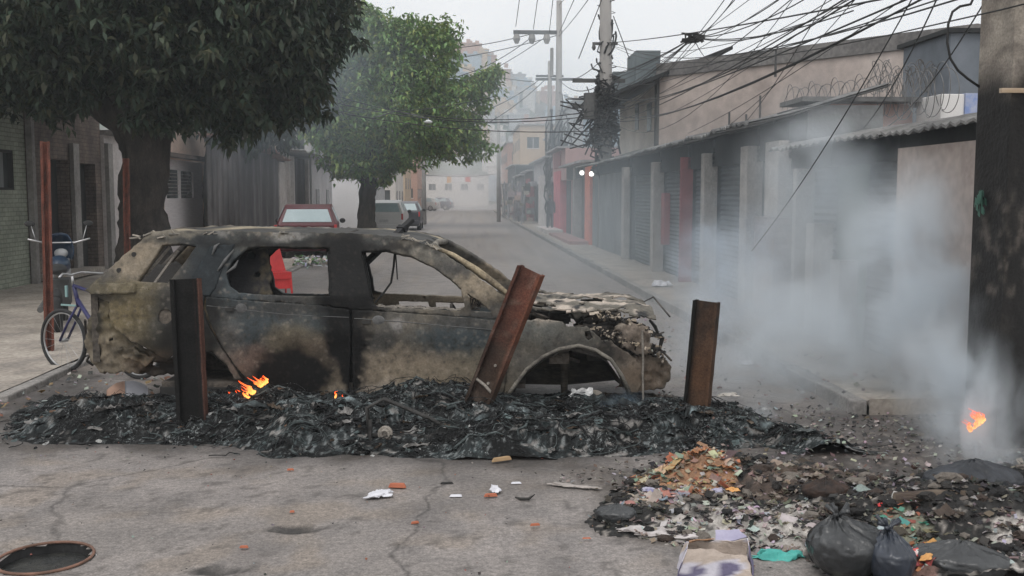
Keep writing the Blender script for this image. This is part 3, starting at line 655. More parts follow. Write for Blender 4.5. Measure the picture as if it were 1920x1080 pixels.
# person in dark clothes by the pink kiosk
def person(loc_, rz=0):
    pr = empty('person', loc_, rz, 'person in dark clothes standing by the red post of the pink kiosk', 'person')
    J = {'pel':(0,0,.95),'che':(0,0,1.3),'nk':(0,0,1.5),'hd':(0,.0,1.63),'top':(0,0,1.74),
         'shl':(-.18,0,1.42),'ell':(-.24,.02,1.13),'hal':(-.22,-.08,.86),'shr':(.18,0,1.42),'elr':(.25,.02,1.13),'har':(.20,-.08,.87),
         'hil':(-.09,0,.9),'knl':(-.11,-.02,.5),'anl':(-.12,.02,.08),'tol':(-.13,-.15,.03),'hir':(.09,0,.9),'knr':(.11,-.02,.5),'anr':(.12,.02,.08),'tor':(.13,-.15,.03)}
    Rr = {'pel':.14,'che':.16,'nk':.06,'hd':.10,'top':.08,'shl':.075,'ell':.05,'hal':.035,'shr':.075,'elr':.05,'har':.035,'hil':.10,'knl':.068,'anl':.05,'tol':.04,'hir':.10,'knr':.068,'anr':.05,'tor':.04}
    E = [('pel','che'),('che','nk'),('nk','hd'),('hd','top'),('che','shl'),('shl','ell'),('ell','hal'),('che','shr'),('shr','elr'),('elr','har'),('pel','hil'),('hil','knl'),('knl','anl'),('anl','tol'),('pel','hir'),('hir','knr'),('knr','anr'),('anr','tor')]
    ks = list(J); me = bpy.data.meshes.new('body'); me.from_pydata([J[k] for k in ks], [(ks.index(a), ks.index(b)) for a, b in E], [])
    o = bpy.data.objects.new('body', me); C.objects.link(o); o.parent = pr
    o.modifiers.new('skin', 'SKIN'); 
    for i, k in enumerate(ks): o.data.skin_vertices[0].data[i].radius = (Rr[k], Rr[k]*(.75 if k in ('che','pel') else 1))
    o.data.skin_vertices[0].data[0].use_root = True
    sd_ = o.modifiers.new('sub', 'SUBSURF'); sd_.levels = 2; sd_.render_levels = 2
    me.materials.append(M('dark_clothes', (.035,.038,.05), (.02,.02,.03), 4, .9))
    m = MB(); m.ring((0,-.105,1.66), (1,0,0), .001, .001, 4, 3); 
    bm = bmesh.new(); bmesh.ops.create_uvsphere(bm, u_segments=14, v_segments=10, radius=.098); m = MB()
    m.v = [(v.co.x*.85, v.co.y-.012-(.02 if v.co.y < -.07 and abs(v.co.x) < .03 and abs(v.co.z) < .03 else 0), v.co.z*1.1+1.65) for v in bm.verts]; m.f = [tuple(v.index for v in f.verts) for f in bm.faces]; bm.free()
    m.build('face', M('skin', (.20,.12,.08), (.17,.10,.07), 3, .6), pr, True)
    m = MB(); bm = bmesh.new(); bmesh.ops.create_uvsphere(bm, u_segments=12, v_segments=8, radius=.11)
    m.v = [(v.co.x*.9, v.co.y+.02, max(v.co.z, -.02)*1.1+1.68) for v in bm.verts]; m.f = [tuple(v.index for v in f.verts) for f in bm.faces]; bm.free()
    m.build('hair', MDK, pr, True)
    return pr
pp = PX(1031, 440, 4.1); person((pp.x, pp.y, .11), R(20))
# ================================================================== BIG BEIGE BUILDING BEHIND THE STALLS
MBB = M('stained_beige', (.52,.45,.41), (.36,.30,.27), .35, .92, .35, 8, fine=.1, c3=(.46,.39,.35))
A = PY(1237, 130, 32); B = PY(1835, 58, 24.2)
bb = empty('warehouse', (A.x, A.y, 0), 0, 'large stained beige warehouse with a dark weathered top edge behind the stalls', 'building')
def bigwall(m, P, Q, z0, zp, zq, th=.3, nx_=24):
    d = Vector((Q.x-P.x, Q.y-P.y, 0)); t = d.normalized(); nn = Vector((-t.y, t.x, 0))*th
    a0 = Vector((P.x, P.y, z0)); a1 = Vector((P.x, P.y, zp)); b0 = Vector((Q.x, Q.y, z0)); b1 = Vector((Q.x, Q.y, zq))
    m.add([a0, b0, b1, a1, a0+nn, b0+nn, b1+nn, a1+nn], [(0,1,2,3),(5,4,7,6),(4,0,3,7),(1,5,6,2),(3,2,6,7)])
m = RB(bb); bigwall(m, A, B, 0, A.z-.25, B.z-.25); m.done('wall', MBB)
m = RB(bb); bigwall(m, A+(A-B).normalized()*.1-Vector((.05,.05,0)), B-Vector((.05,.05,0)), 0, 0, 0, .4); m.v = [(x, y, z+(A.z-.25 if (i % 4 in (0,3)) else B.z-.25)+(.42 if i in (2,3,6,7) else .003)) for i, (x, y, z) in enumerate(m.v)]
m.done('parapet', M('weathered_edge', (.20,.19,.18), (.09,.085,.085), .8, .95, .4, 10, fine=.2))
# side towards the street: pale wall, dark corner pillar, windows, sloping roof
E1 = PX(1160, 190, A.x-.05)
m = RB(bb); m.box((A.x, A.y+.5, 0), (A.x+.25, E1.y, 5.35)); m.done('side_wall', M('cream_wall', (.66,.60,.53), (.5,.45,.40), .8, .9, .2))
m = RB(bb); m.box((A.x-.06, A.y+.05, 0), (A.x+.3, A.y+.5, 5.7)); m.done('corner_pillar', MSOOT)
for p in (1195, 1218): 
    q = PX(p, 220, A.x); m = RB(bb); m.box((A.x-.03, q.y-.35, q.z-.45), (A.x-.004, q.y+.35, q.z+.45)); m.done('window', MGL)
m = RB(bb); 
y0_, y1_ = A.y-.4, E1.y+2
m.add([(A.x-1.3, y0_, 5.0), (A.x-1.3, y1_, 5.0), (A.x+2.2, y1_, 6.35), (A.x+2.2, y0_, 6.35), (A.x-1.3, y0_, 5.12), (A.x-1.3, y1_, 5.12), (A.x+2.2, y1_, 6.47), (A.x+2.2, y0_, 6.47)], [(0,3,2,1),(4,5,6,7),(0,1,5,4),(1,2,6,5),(2,3,7,6),(3,0,4,7)])
m.done('side_roof', MDR)
m = RB(bb); q = PY(1210, 150, 40); q2 = PY(1232, 96, 40); q3 = PY(1150, 134, 40); m.box((q3.x, 40, 5.5), (q2.x-.85, 43, q3.z)); m.box((q2.x-.85, 39.8, 5.5), (q2.x+.1, 42, q2.z)); m.done('roof_tank_house', M('dark_green_sheet', (.15,.175,.18), (.09,.11,.115), 1, .8))
for px_, ln_ in ((1404, 1.6), (1468, 2.0), (1440, 1.5)):
    q = B+(A-B)*((1835-px_)/598.0); m = RB(bb); zz = lerp(B.z, A.z, (1835-px_)/598.0)
    m.tube([(q.x-.1, q.y-.12, zz-3.1), (q.x-.1, q.y-.12, zz-3.1+ln_)], .03, 6); m.done('pipe', MSOOT)
q = PY(1410, 100, 26); m = RB(bb); q2 = PY(1455, 92, 26); m.tube([q, q2, Vector((q2.x, q2.y, q2.z-.7))], .035, 6); m.done('roof_bracket', MSOOT)
# dark block at the right end
q = PY(1783, 62, 18.5); q2 = PY(1850, 200, 18.5)
dk = empty('grey_annex', (q.x, 18.5, 0), 0, 'dark grey upper storey block at the right end of the warehouse wall', 'building')
m = RB(dk); m.box((q.x, 18.5, 0), (q.x+5, 20.5, q.z)); m.done('wall', M('slate_wall', (.20,.22,.25), (.13,.15,.17), 1, .9))
m = RB(dk); m.box((q.x-.1, 18.4, q.z), (q.x+5, 20.6, q.z+.08)); m.done('roof', MDR)
# orange-ish wall and boxes above the near stalls
q = PY(1560, 212, 15.5); q2 = PY(1712, 195, 15.5); q3 = PY(1600, 240, 15.5)
oh = empty('orange_building', (q.x, 15.5, 0), 0, 'low faded orange wall seen above the near stall roof', 'building')
m = RB(oh); m.box((q.x-.3, 15.5, 0), (q2.x, 15.8, q2.z)); m.done('wall', M('faded_orange', (.62,.34,.26), (.50,.30,.24), 1.5, .9, .2))
m = RB(oh); m.box((q.x-.6, 15.1, q2.z), (q2.x+2.6, 16.2, q2.z+.07)); m.done('roof', MCO)
q = PY(1765, 176, 14.5); q2 = PY(1845, 220, 14.5)
wb = empty('water_tank', (q.x, 14.5, 0), 0, 'white box tank with a blue wrapped end standing above the stalls', 'tank')
m = RB(wb); m.box((q.x, 14.5, q2.z-.6), (q2.x-.3, 15.3, q.z)); bevel(m.done('tank', M('white_box', (.8,.78,.76), (.7,.68,.66), 1, .7)))
m = RB(wb); m.box((q2.x-.297, 14.47, q2.z-.6), (q2.x, 15.33, q.z+.01)); m.done('blue_wrap', M('blue_wrap', (.22,.30,.55), (.5,.52,.6), 6, .5))
m = RB(wb); m.box((q.x-.1, 14.6, .1), (q2.x, 15.2, q2.z-.61)); m.done('stand', MSOOT)
# razor wire
rz_ = MB(); pts = []
for i in range(900):
    t = i/900; x = lerp(PX(1478,170,5.6).x, 6.9, t); y = lerp(17.5, 14.2, t); a = t*2*math.pi*26
    pts.append((x+.12*math.sin(a*.5), y+.30*math.cos(a), 3.35+.34*math.sin(a)+.05*math.sin(t*40)))
rz_.tube(pts, .006, 4)
pts = []
for i in range(1000):
    t = i/1000; p = PY(lerp(1640, 1790, t), 150, 19); a = t*2*math.pi*24; pts.append((p.x+.1*math.sin(a*1.3), p.y+.1, p.z+.30*math.sin(a)+.1*math.sin(t*13)))
rz2 = MB(); rz2.tube(pts, .007, 4)
MW = M('wire_black', (.03,.03,.03), (.02,.02,.02), 3, .6)
tag(rz_.build('razor_wire', M('wire_grey', (.22,.22,.22), (.12,.11,.1), 6, .6, metal=.3)), 'coiled razor wire running along the top of the stall roofs', 'razor wire')
tag(rz2.build('razor_wire', MATS['wire_grey']), 'dense coil of razor wire on the warehouse wall beside the dark annex', 'razor wire')
# ================================================================== POLES AND CABLES
MCP = M('concrete_pole', (.40,.38,.36), (.26,.25,.24), 1.5, .9, .3, 20, stretch=(1,1,.3))
def insul(m, p, s=.12): m.tube([p, Vector(p)+Vector((0,0,-s*.6)), Vector(p)+Vector((0,0,-s*1.2))], [s*.35, s*.5, s*.25], 8)
P1 = PY(1134, 365, 33.6); P1.z = 0
u1 = empty('utility_pole', P1, 0, 'thick concrete utility pole wrapped in tangled cables, the nearer of the two', 'utility pole', 'utility poles on the right')
m = MB(); m.tube([(0,0,0),(0,0,5),(-.07,0,11)], [.21,.18,.14], 16); m.build('shaft', MCP, u1, True)
tg = MB(); r_ = random.Random(3)
for i in range(150):
    z = 3.0+abs(r_.gauss(0, 1.25)); a = r_.uniform(0, 6.28); rad = r_.uniform(.16, .42)*(1.1 if z < 4.6 else .7); pts = []
    z2 = z+r_.uniform(-1.0, 1.3)
    for k in range(7):
        aa = a+k*.35*r_.choice((-1,1)); pts.append((rad*math.cos(aa), rad*math.sin(aa), lerp(z, z2, k/6)+r_.uniform(-.06,.06)))
    tg.tube(pts, r_.uniform(.015,.035), 4)
for i in range(30):
    a = r_.uniform(2.2, 4.2); z = r_.uniform(3.8, 5.0); l = r_.uniform(.5, 1.3)
    tg.tube([(0,0,z), (-l*.5, U(-.3,.3), z-.5+U(-.3,.3)), (-l, U(-.4,.4), z-U(.2,1.3))], .02, 4)
tg.build('cable_tangle', MW, u1)
for z in (4.9, 4.2): m = MB(); m.box((-.95,-.06,z), (.55,.06,z+.1)); m.build('crossarm', MSOOT, u1)
m = MB(); m.tube([(-.45,-.1,3.9),(-.45,-.1,4.6)], .19, 14); m.build('transformer', MSOOT, u1)
for z in (5.9, 7.3):
    m = MB(); m.box((-.4,-.12,z), (.32,-.05,z+.07)); insul(m, (-.36,-.09,z)); m.build('bracket', MSOOT, u1)
P2 = PY(1047, 365, 52); P2.z = 0
u2 = empty('utility_pole', P2, 0, 'slim hazy utility pole with a long crossarm and hanging insulators, the farther one', 'utility pole', 'utility poles on the right')
m = MB(); m.tube([(0,0,0),(0,0,9.45)], [.17,.11], 12); m.build('shaft', MCP, u2, True)
m = MB(); m.box((-1.85,-.07,8.15), (.12,.07,8.29)); cr1 = m.build('crossarm', MSOOT, u2)
for x in (-1.72,-1.1,-.5): m = MB(); insul(m, (x,0,8.14), .3); m.build('insulator', MPL, cr1)
m = MB(); m.box((-.95,-.05,6.35), (.95,.05,6.45)); m.build('crossarm', MSOOT, u2)
m = MB(); m.tube([(-.3,-.1,6.5),(-.3,-.1,7.6)], .07, 8); m.build('fuse', MPL, u2)
tg = MB()
for i in range(130):
    z = 1.9+abs(r_.gauss(0, 1.1)); a = r_.uniform(0, 6.28); rad = r_.uniform(.15, .62); tg.tube([(rad*math.cos(a+k*.5), rad*math.sin(a+k*.5), z+k*.22*r_.choice((-1,1,1))) for k in range(5)], .03, 4)
tg.build('cable_tangle', MW, u2)
u2.scale = (1.25, 1.25, 1.28); u2.location.z = -.5
# small far poles
for i, (px_, Y, h_) in enumerate(((1030,52,8.6),(795,64,6),(935,70,7.5))):
    p = PY(px_, 365, Y); o = empty('utility_pole', (p.x, Y, 0), 0, 'thin faint pole '+['just left of the slim pole','beside the smoky end of the street on the left','by the right edge of the green tree'][i], 'utility pole')
    m = MB(); m.tube([(0,0,0),(0,0,h_)], [.15,.1], 8); m.build('shaft', MCP, o, True); m = MB(); m.box((-.7,-.05,h_-.8), (.7,.05,h_-.7)); m.build('crossarm', MSOOT, o)
def sag(a, b, s, n=14):
    a = Vector(a); b = Vector(b); return [a.lerp(b, i/n)-Vector((0,0,4*s*(i/n)*(1-i/n))) for i in range(n+1)]
def cable(a, b, s, r=.012, lab=None, grp='cables between the poles'):
    m = MB(); m.tube(sag(a, b, s), r, 4, caps=False); tag(m.build('cable', MW), lab or 'thin dark cable strung between poles across the pale sky', 'cable', grp)
# bundle from the concrete pole fanning to the upper right and over the camera
r_ = random.Random(9); u1.scale = (1.15, 1.15, 1.2); u1.location.z = -.35; pc = Vector((P1.x, P1.y, .3))
ends = [(1420,-40,13),(1470,-40,12),(1500,-30,12),(1530,-30,11),(1560,-20,11),(1585,-20,10.5),(1600,-30,10),(1630,-25,10),(1660,-30,9.5),(1700,-30,9),(1640,-20,11),(1560,-30,12),(1480,-40,13.5),(1350,-40,15),(1390,-40,14),(1725,-40,9),(1765,-40,9)]
for i, (px_, py_, Y) in enumerate(ends):
    e = PY(px_, py_, Y); a = pc+Vector((.1, 0, r_.uniform(3.8, 6.8))); d = (e-a); e2 = e+d*.25
    cable(a, e2, r_.uniform(.05, .7), r_.choice((.006,.008,.011)), 'dark cable sagging from the tangled pole towards the upper right corner', 'cables fanning over the stalls')
for i, (pxa, pya, Ya, pxb, pyb, Yb, s_) in enumerate(((1240,290,28,1620,-20,12,.5),(1260,300,27,1560,-20,13,.8),(1290,250,26,1720,-20,10,.1),(1250,215,27,1600,-10,12,.1),(1410,470,12,1720,-20,8.5,.12),(1620,240,12,1765,-20,8.2,.1),(1660,240,13,1860,-20,7.8,.15),(1150,230,27,1500,-20,14,.9))):
    cable(PY(pxa,pya,Ya), PY(pxb,pyb,Yb), s_, .007, 'thin cable crossing in front of the beige warehouse wall', 'cables across the warehouse')
# node where cables meet (x~1300,y~70)
hub = PY(1300, 70, 20)
for i in range(7):
    a = pc+Vector((.1,0,r_.uniform(4.4,5.6))); cable(a, hub, .1, .010, 'short cable running from the tangled pole to the cable knot', 'cables meeting at the knot')
for (px_, py_, Y) in ((1500,-30,13),(1540,-20,12),(1400,-40,15),(1600,20,12),(1520,40,14),(1340,115,26)):
    cable(hub, PY(px_,py_,Y), .15, .009, 'cable leaving the knot of wires towards the right', 'cables meeting at the knot')
m = MB()
for i in range(14): m.tube([hub+Vector((r_.uniform(-.25,.25), 0, r_.uniform(-.12,.1))) for _ in range(4)], .02, 4)
tag(m.build('cable_knot', MW), 'dark knot of bunched wires hanging in the sky above the warehouse', 'cable knot')
# lines to the left from both poles
for (za, px_, py_, Y, s_) in ((8.1,850,165,60,.2),(8.1,850,110,62,.1),(8.15,850,90,60,.1),(8.1,850,145,55,.3),(6.3,850,120,70,.2),(6.4,850,220,60,.4),(6.4,855,255,55,.4)):
    cable(Vector((P2.x-r_.uniform(0,2.2), P2.y, za*1.28-.5)), PY(px_, py_, Y), s_, .022, 'hazy line running from the slim pole behind the green tree', 'lines left of the slim pole')
for (za, zb, s_) in ((9.3,9.5,.1),(8.1,8.6,.1),(6.4,6.0,.3),(6.4,5.2,.4),(8.2,10,.0),(5.9,5.0,.3),(5.2,4.6,.3),(4.4,4.3,.3)):
    cable(Vector((P2.x, P2.y, za*1.28-.5)), pc+Vector((-.1,0,zb)), s_, .018, 'line between the slim pole and the tangled pole', 'lines between the two poles')
for (pxa,pya,Ya,pxb,pyb,Yb,s_) in ((590,205,38,930,180,40,.3),(590,165,34,1130,205,27.5,.6),(600,185,30,1130,215,27.5,.4),(560,195,30,1130,245,27.5,.3)):
    cable(PY(pxa,pya,Ya), PY(pxb,pyb,Yb), s_, .012, 'thin line crossing in front of the green tree', 'lines in front of the green tree')
for (pxa,pya,Ya,pxb,pyb,Yb) in ((967,50,40,978,-30,34),(1000,55,40,1012,-30,34),(1030,60,40,1040,-30,34),(1150,30,27,1180,110,27),(1085,110,27.5,1128,0,27.5)):
    cable(PY(pxa,pya,Ya), PY(pxb,pyb,Yb), 0, .012, 'steep thin wire near the tops of the two poles', 'steep wires at the poles')
# street lamp hanging in front of the green tree
q = PY(803, 228, 34); lm = empty('street_lamp', (q.x, q.y, 0), 0, 'small white disc shaped lamp head in front of the green tree', 'street lamp')
lm.location.z = q.z
m = MB(); m.tube([(0,0,-.05),(0,0,0),(0,0,.05)], [.10,.16,.05], 14); m.tube([(0,0,.05),(0,0,.12)], .02, 6); m.build('shade', M('lamp_white', (.8,.82,.82), (.7,.7,.7), 2, .4), lm, True)
m = MB(); m.tube([(0,0,.1),(-1.2,2,.5),(-2.2,4,.4)], .02, 5); m.build('arm', MSOOT, lm)
# thick loop of black cable by the pillar
pl = [PY(a, b, 7.6) for a, b in ((1828,-10),(1820,8),(1800,12),(1786,22),(1778,45),(1776,80),(1782,110),(1796,132),(1815,148),(1838,164))]
m = MB(); m.tube(pl, .010, 8); tag(m.build('cable', MW, None, True), 'thick black cable looping beside the charred pillar', 'cable')
# ================================================================== CHARRED PILLAR AT THE RIGHT EDGE
PB = PY(1822, 450, 7.62); PB = Vector((PB.x, 7.14, 0)); cp = empty('charred_pillar', (PB.x, PB.y, 0), 0, 'massive square pillar blackened by fire at the right edge, pale near the top', 'pillar')
m = MB(); Wd = .48; nz = 200; nxp = 24
def pcol(x, z):
    n = fbm(x, z, 7, 5, 2.0); n2 = fbm(x, z, 1, 4, 7)
    c = mixc((.36,.32,.27), (.24,.21,.18), sstep(-.3,.4,n2))
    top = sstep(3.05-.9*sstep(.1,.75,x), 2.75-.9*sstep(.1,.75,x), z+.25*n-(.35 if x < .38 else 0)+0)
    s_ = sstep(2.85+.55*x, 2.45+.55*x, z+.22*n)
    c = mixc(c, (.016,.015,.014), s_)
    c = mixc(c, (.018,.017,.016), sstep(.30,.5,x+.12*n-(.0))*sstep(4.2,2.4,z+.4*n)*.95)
    ch = sstep(-.1,.6,n2*.4+fbm(x*2,z*.7,9,5,6))*sstep(.45,.0,x+.2*n)*sstep(2.1,1.8,z+.2*n)*sstep(.8,1.2,z+.2*n); c = mixc(c, (.17,.145,.125), ch*.55)
    return c
faces = [((0,0),(Wd,0)), ((0,Wd),(0,0)), ((Wd,0),(Wd,Wd)), ((Wd,Wd),(0,Wd))]
for (a, b_) in faces:
    base = len(m.v)
    for j in range(nz+1):
        z = 4.4*j/nz
        for i in range(nxp+1):
            t = i/nxp; x = lerp(a[0], b_[0], t); y = lerp(a[1], b_[1], t)
            d = .012*fbm(x*3+y, z, 2, 4, 3); ox = (-d if a[0] == b_[0] == 0 else 0); oy = (-d if a[1] == b_[1] == 0 else 0)
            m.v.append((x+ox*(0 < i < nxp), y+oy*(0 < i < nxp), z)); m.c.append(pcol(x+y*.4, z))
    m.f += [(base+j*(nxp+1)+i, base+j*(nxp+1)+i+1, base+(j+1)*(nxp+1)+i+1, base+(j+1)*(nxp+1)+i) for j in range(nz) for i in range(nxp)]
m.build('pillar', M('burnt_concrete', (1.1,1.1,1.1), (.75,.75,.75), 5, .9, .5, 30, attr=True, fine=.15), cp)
q = PY(1876, 170, PB.y-.03)-Vector(cp.location); m = MB(); m.box((q.x, -.05, q.z-.015), (q.x+.45, -.012, q.z+.017)); m.build('batten', M('raw_wood', (.62,.5,.38), (.4,.3,.2), 6, .8, stretch=(.3,2,2)), cp)
m = MB(); rgr = random.Random(4)
q = Vector((-.03, .34, PY(1838, 375, 7.5).z))
for i in range(26):
    a = Vector((q.x+rgr.uniform(-.02,.01), q.y+rgr.uniform(-.08,.05), q.z+rgr.uniform(-.07,.08))); s_ = rgr.uniform(.03,.06)
    m.add([a, a+Vector((-.01, -s_, -s_*.3)), a+Vector((-.01, -s_*1.1, -s_*1.3)), a+Vector((.0, 0, -s_))], [(0,1,2,3)])
m.build('green_tatter', M('green_tatter', (.05,.16,.11), (.03,.1,.07), 8, .6), cp)
# ================================================================== END OF THE STREET, HILL, FAR HOUSES
pal = [M('far_wall_%s' % n_, c_, tuple(x*.85 for x in c_), .4, .9) for n_, c_ in (('grey', (.45,.45,.45)), ('brick', (.45,.28,.22)), ('pale', (.62,.58,.54)), ('blue', (.35,.42,.48)), ('ochre', (.55,.42,.30)))]
rr = random.Random(5)
fh = [(-9.5,-5.4,62,70,4.6),(-9,-5.2,78,88,5.5),(-8.5,-5.3,92,103,4.8),(-9,-4.9,108,120,6.5),(6.8,12,48,58,6.2),(6.9,12,62,74,7.5),(7.2,12,78,90,6.6),(5.2,10,94,108,8.2),(4.8,9,112,130,7.5),(13,19,50,60,7.5),(-16,-11,60,70,7)]
names_ = ['low','wide','stepped','tall','narrow']
for i, (a, b_, c_, d_, h_) in enumerate(fh):
    side_ = 'left' if a < 0 else 'right'
    house('street_house', 'hazy %s house on the %s side of the street, number %d going away' % (pal[i % 5].name.replace('far_wall_', ''), side_, i+1) if False else 'hazy %s plastered house on the %s side of the street, %s' % (pal[i % 5].name.replace('far_wall_', ''), side_, ['nearest behind the silver car','second past the silver car','third past the silver car','last before the smoke','right behind the pink kiosk','just past the slim pole','behind the far stalls','far behind the leaning goods','at the far end','set back beyond the warehouse','set back behind the trees'][i]), a, b_, c_, d_, h_, pal[(i*2) % 5], group='houses down the street', face_wins=2, rows=2 if h_ > 5 else 1, side=(1 if a < 0 else -1))
# crossing building and banner at the end
house('street_house', 'pale low building closing the far end of the street in smoke', -9, 4, 165, 175, 5, pal[2], face_wins=5)
bA = PY(838, 333, 120); bB = PY(890, 333, 120)
m = MB(); n = 16
for i in range(n+1):
    t = i/n; p = bA.lerp(bB, t); s_ = .35*math.sin(math.pi*t)
    col = (.85,.45,.12) if t < .18 else ((.75,.16,.12) if .68 < t < .82 else (.85,.83,.82))
    m.v += [(p.x, 120, p.z+.15-s_*.3), (p.x, 120, p.z-.65+s_*.6), (p.x, 120.03, p.z+.15-s_*.3), (p.x, 120.03, p.z-.65+s_*.6)]; m.c += [col]*4
m.f = [(4*i, 4*i+4, 4*i+5, 4*i+1) for i in range(n)]+[(4*i+2, 4*i+3, 4*i+7, 4*i+6) for i in range(n)]
bn = empty('banner', (0,0,0), 0, 'white orange and red banner stretched across the smoky end of the street', 'banner')
m.build('cloth', M('banner_cloth', (1,1,1), (.9,.9,.9), 2, .8, attr=True), bn)
m = MB(); m.tube([bA+Vector((-5,0,.4)), bA+Vector((0,0,.15)), bB+Vector((0,0,.15)), bB+Vector((4,0,.6))], .04, 5); m.build('rope', MSOOT, bn)
# hill
hb = MB(); xs_ = [-230+i*6.5 for i in range(74)]; ys_ = [185+j*5 for j in range(34)]
def hillz(x, y):
    t = sstep(185, 340, y)
    ridge = 30+26*math.exp(-((x+14)/26)**2)+15*math.exp(-((x+140)/70)**2)-14*sstep(20, 70, x)
    return -2+ridge*t*(1+.18*fbm(x, y, 3, 4, .022))+1.5*fbm(x, y, 9, 3, .12)
for y in ys_:
    for x in xs_: hb.v.append((x, y, hillz(x, y))); hb.c.append((.07,.10,.06) if fbm(x, y, 1, 3, .06) > -.05 else (.16,.14,.11))
n = len(xs_); hb.f = [(j*n+i, j*n+i+1, (j+1)*n+i+1, (j+1)*n+i) for j in range(len(ys_)-1) for i in range(n-1)]
tag(hb.build('hills', M('hill_green', (1.1,1.1,1.1), (.6,.6,.6), .05, .95, attr=True), None, True), kind='structure')
for i in range(110):
    y = rr.uniform(205, 325); x = y*(rr.uniform(.0, .12) if i % 3 else rr.uniform(-.08, .2)); z = hillz(x, y); s_ = rr.uniform(1.5, 3.2); h_ = rr.uniform(2.5, 4.5)
    pxr = x/y
    hl = MB(); hl.box((x-s_, y, z-3), (x+s_, y+7, z+h_)); hl.box((x-s_-.3, y-.3, z+h_), (x+s_+.3, y+7.3, z+h_+.3))
    for k in range(2):
        for q in range(2): hl.box((x-s_*.6+k*s_-.6, y-.05, z+1+q*2.6), (x-s_*.6+k*s_+.6, y-.004, z+2.3+q*2.6))
    tag(hl.build('hillside_house', pal[rr.randrange(5)]), 'small house stacked on the hazy hillside beyond the street', 'house', 'houses on the hillside')
# ================================================================== BURNT CAR
CA = R(-4.0); P0 = PY(700, 745, 8.42); P0.z = 0
CRot = Matrix.Rotation(CA, 3, 'Z'); CInv = CRot.inverted(); CW = 1.86
car = empty('burnt_car', P0, CA, 'burnt out estate car across the road, tan and soot black, without glass', 'car')
CL0 = CInv @ (CAM-P0)
def cl(v_): return CInv @ (v_-P0)
def side_at(px, v):
    d = CInv @ ray(px, 600); t = (v-CL0.y)/d.y; return CL0.x+d.x*t
UR, UF = side_at(160, 0), side_at(1256, 0)
def sidev(u, z, off=0):
    v = .035*sstep(.8, .1, z) + (.42*(z-1.02) if z > 1.02 else 0) - .02*math.exp(-((z-.72)/.12)**2)
    dr = u-UR; df = UF-u
    if dr < .55: v += .20*(1-dr/.55)**2
    if df < .6: v += .22*(1-df/.6)**2
    return v+off
def CP(px, py, off=0.0, dent=.006):
    d = CInv @ ray(px, py); v = off
    for _ in range(5):
        t = (v-CL0.y)/d.y; p = CL0+d*t; v = sidev(p.x, p.z, off)
    n_ = dent*fbm(p.x*1.6, p.z*1.6, 3, 3, 1.6)*2
    return Vector((p.x, p.y+n_, p.z))
ASHT, ASHW, OLIVE, BLUEG, DGREY, SOOT, RUSTB = (.27,.225,.165), (.46,.40,.33), (.125,.105,.062), (.062,.078,.085), (.065,.066,.064), (.006,.006,.006), (.17,.09,.05)
BLB = [ # cx, cy, rx, ry, colour, strength, noise
 (240,620,95,75,OLIVE,.95), (235,540,80,16,OLIVE,.8), (250,480,60,40,ASHT,.8), (200,670,60,45,ASHT,.7), (230,590,36,26,(.19,.15,.08),.6), (300,620,34,40,DGREY,.7),(300,690,60,30,RUSTB,.5),
 (470,610,60,55,BLUEG,.9), (600,610,60,45,BLUEG,.85), (520,570,120,20,DGREY,.8), (430,540,50,30,BLUEG,.8), (420,500,60,60,BLUEG,.6),
 (545,640,55,30,(.17,.145,.10),.75), (470,680,50,26,(.20,.14,.11),.85), (600,665,40,30,(.18,.14,.10),.7), (625,715,36,26,ASHT,1.0),(430,650,20,60,(.13,.12,.11),.6),
 (760,610,60,36,(.15,.14,.12),.6), (860,640,75,30,BLUEG,.95), (715,650,40,30,DGREY,.8), (760,690,100,32,(.24,.20,.15),.95), (800,725,130,30,ASHT,1.05), (705,735,60,20,ASHW,.75), (900,700,60,40,(.22,.19,.14),.7),(870,600,60,14,DGREY,.8),
 (1010,620,60,26,(.17,.175,.16),.9), (1000,680,50,40,(.16,.15,.13),.8), (1100,620,60,26,(.13,.125,.11),.7), (1215,700,50,30,(.20,.15,.11),.8), (1190,640,40,40,(.34,.28,.23),.8), (1100,590,120,14,ASHW,.9),
 (900,535,40,20,ASHT,.9), (820,470,60,20,(.11,.11,.10),.7), (520,446,260,11,(.045,.047,.045),.95), (330,437,60,6,(.22,.20,.16),.8), (545,440,30,6,(.30,.29,.27),.7), (415,437,24,5,(.30,.29,.27),.7),(740,605,12,12,(.26,.25,.24),.9),
 (548,705,66,50,SOOT,1.4), (650,545,48,90,SOOT,1.4), (652,640,34,60,SOOT,1.4), (652,690,18,50,SOOT,1.4), (640,500,38,60,SOOT,1.4), (690,560,14,60,SOOT,.8), (370,600,44,110,SOOT,.8), (390,500,46,60,(.022,.028,.032),.9), (500,458,130,8,SOOT,.8), (340,650,50,60,SOOT,.75), (309,594,16,16,SOOT,.9),(300,695,50,16,SOOT,.8),(182,600,10,40,SOOT,.8),(250,655,40,12,SOOT,.6),(200,560,40,8,SOOT,.6),(330,560,40,30,(.04,.04,.038),.8),(930,690,16,50,SOOT,.7),(720,464,100,8,SOOT,.8),(1150,660,60,16,SOOT,.5)]
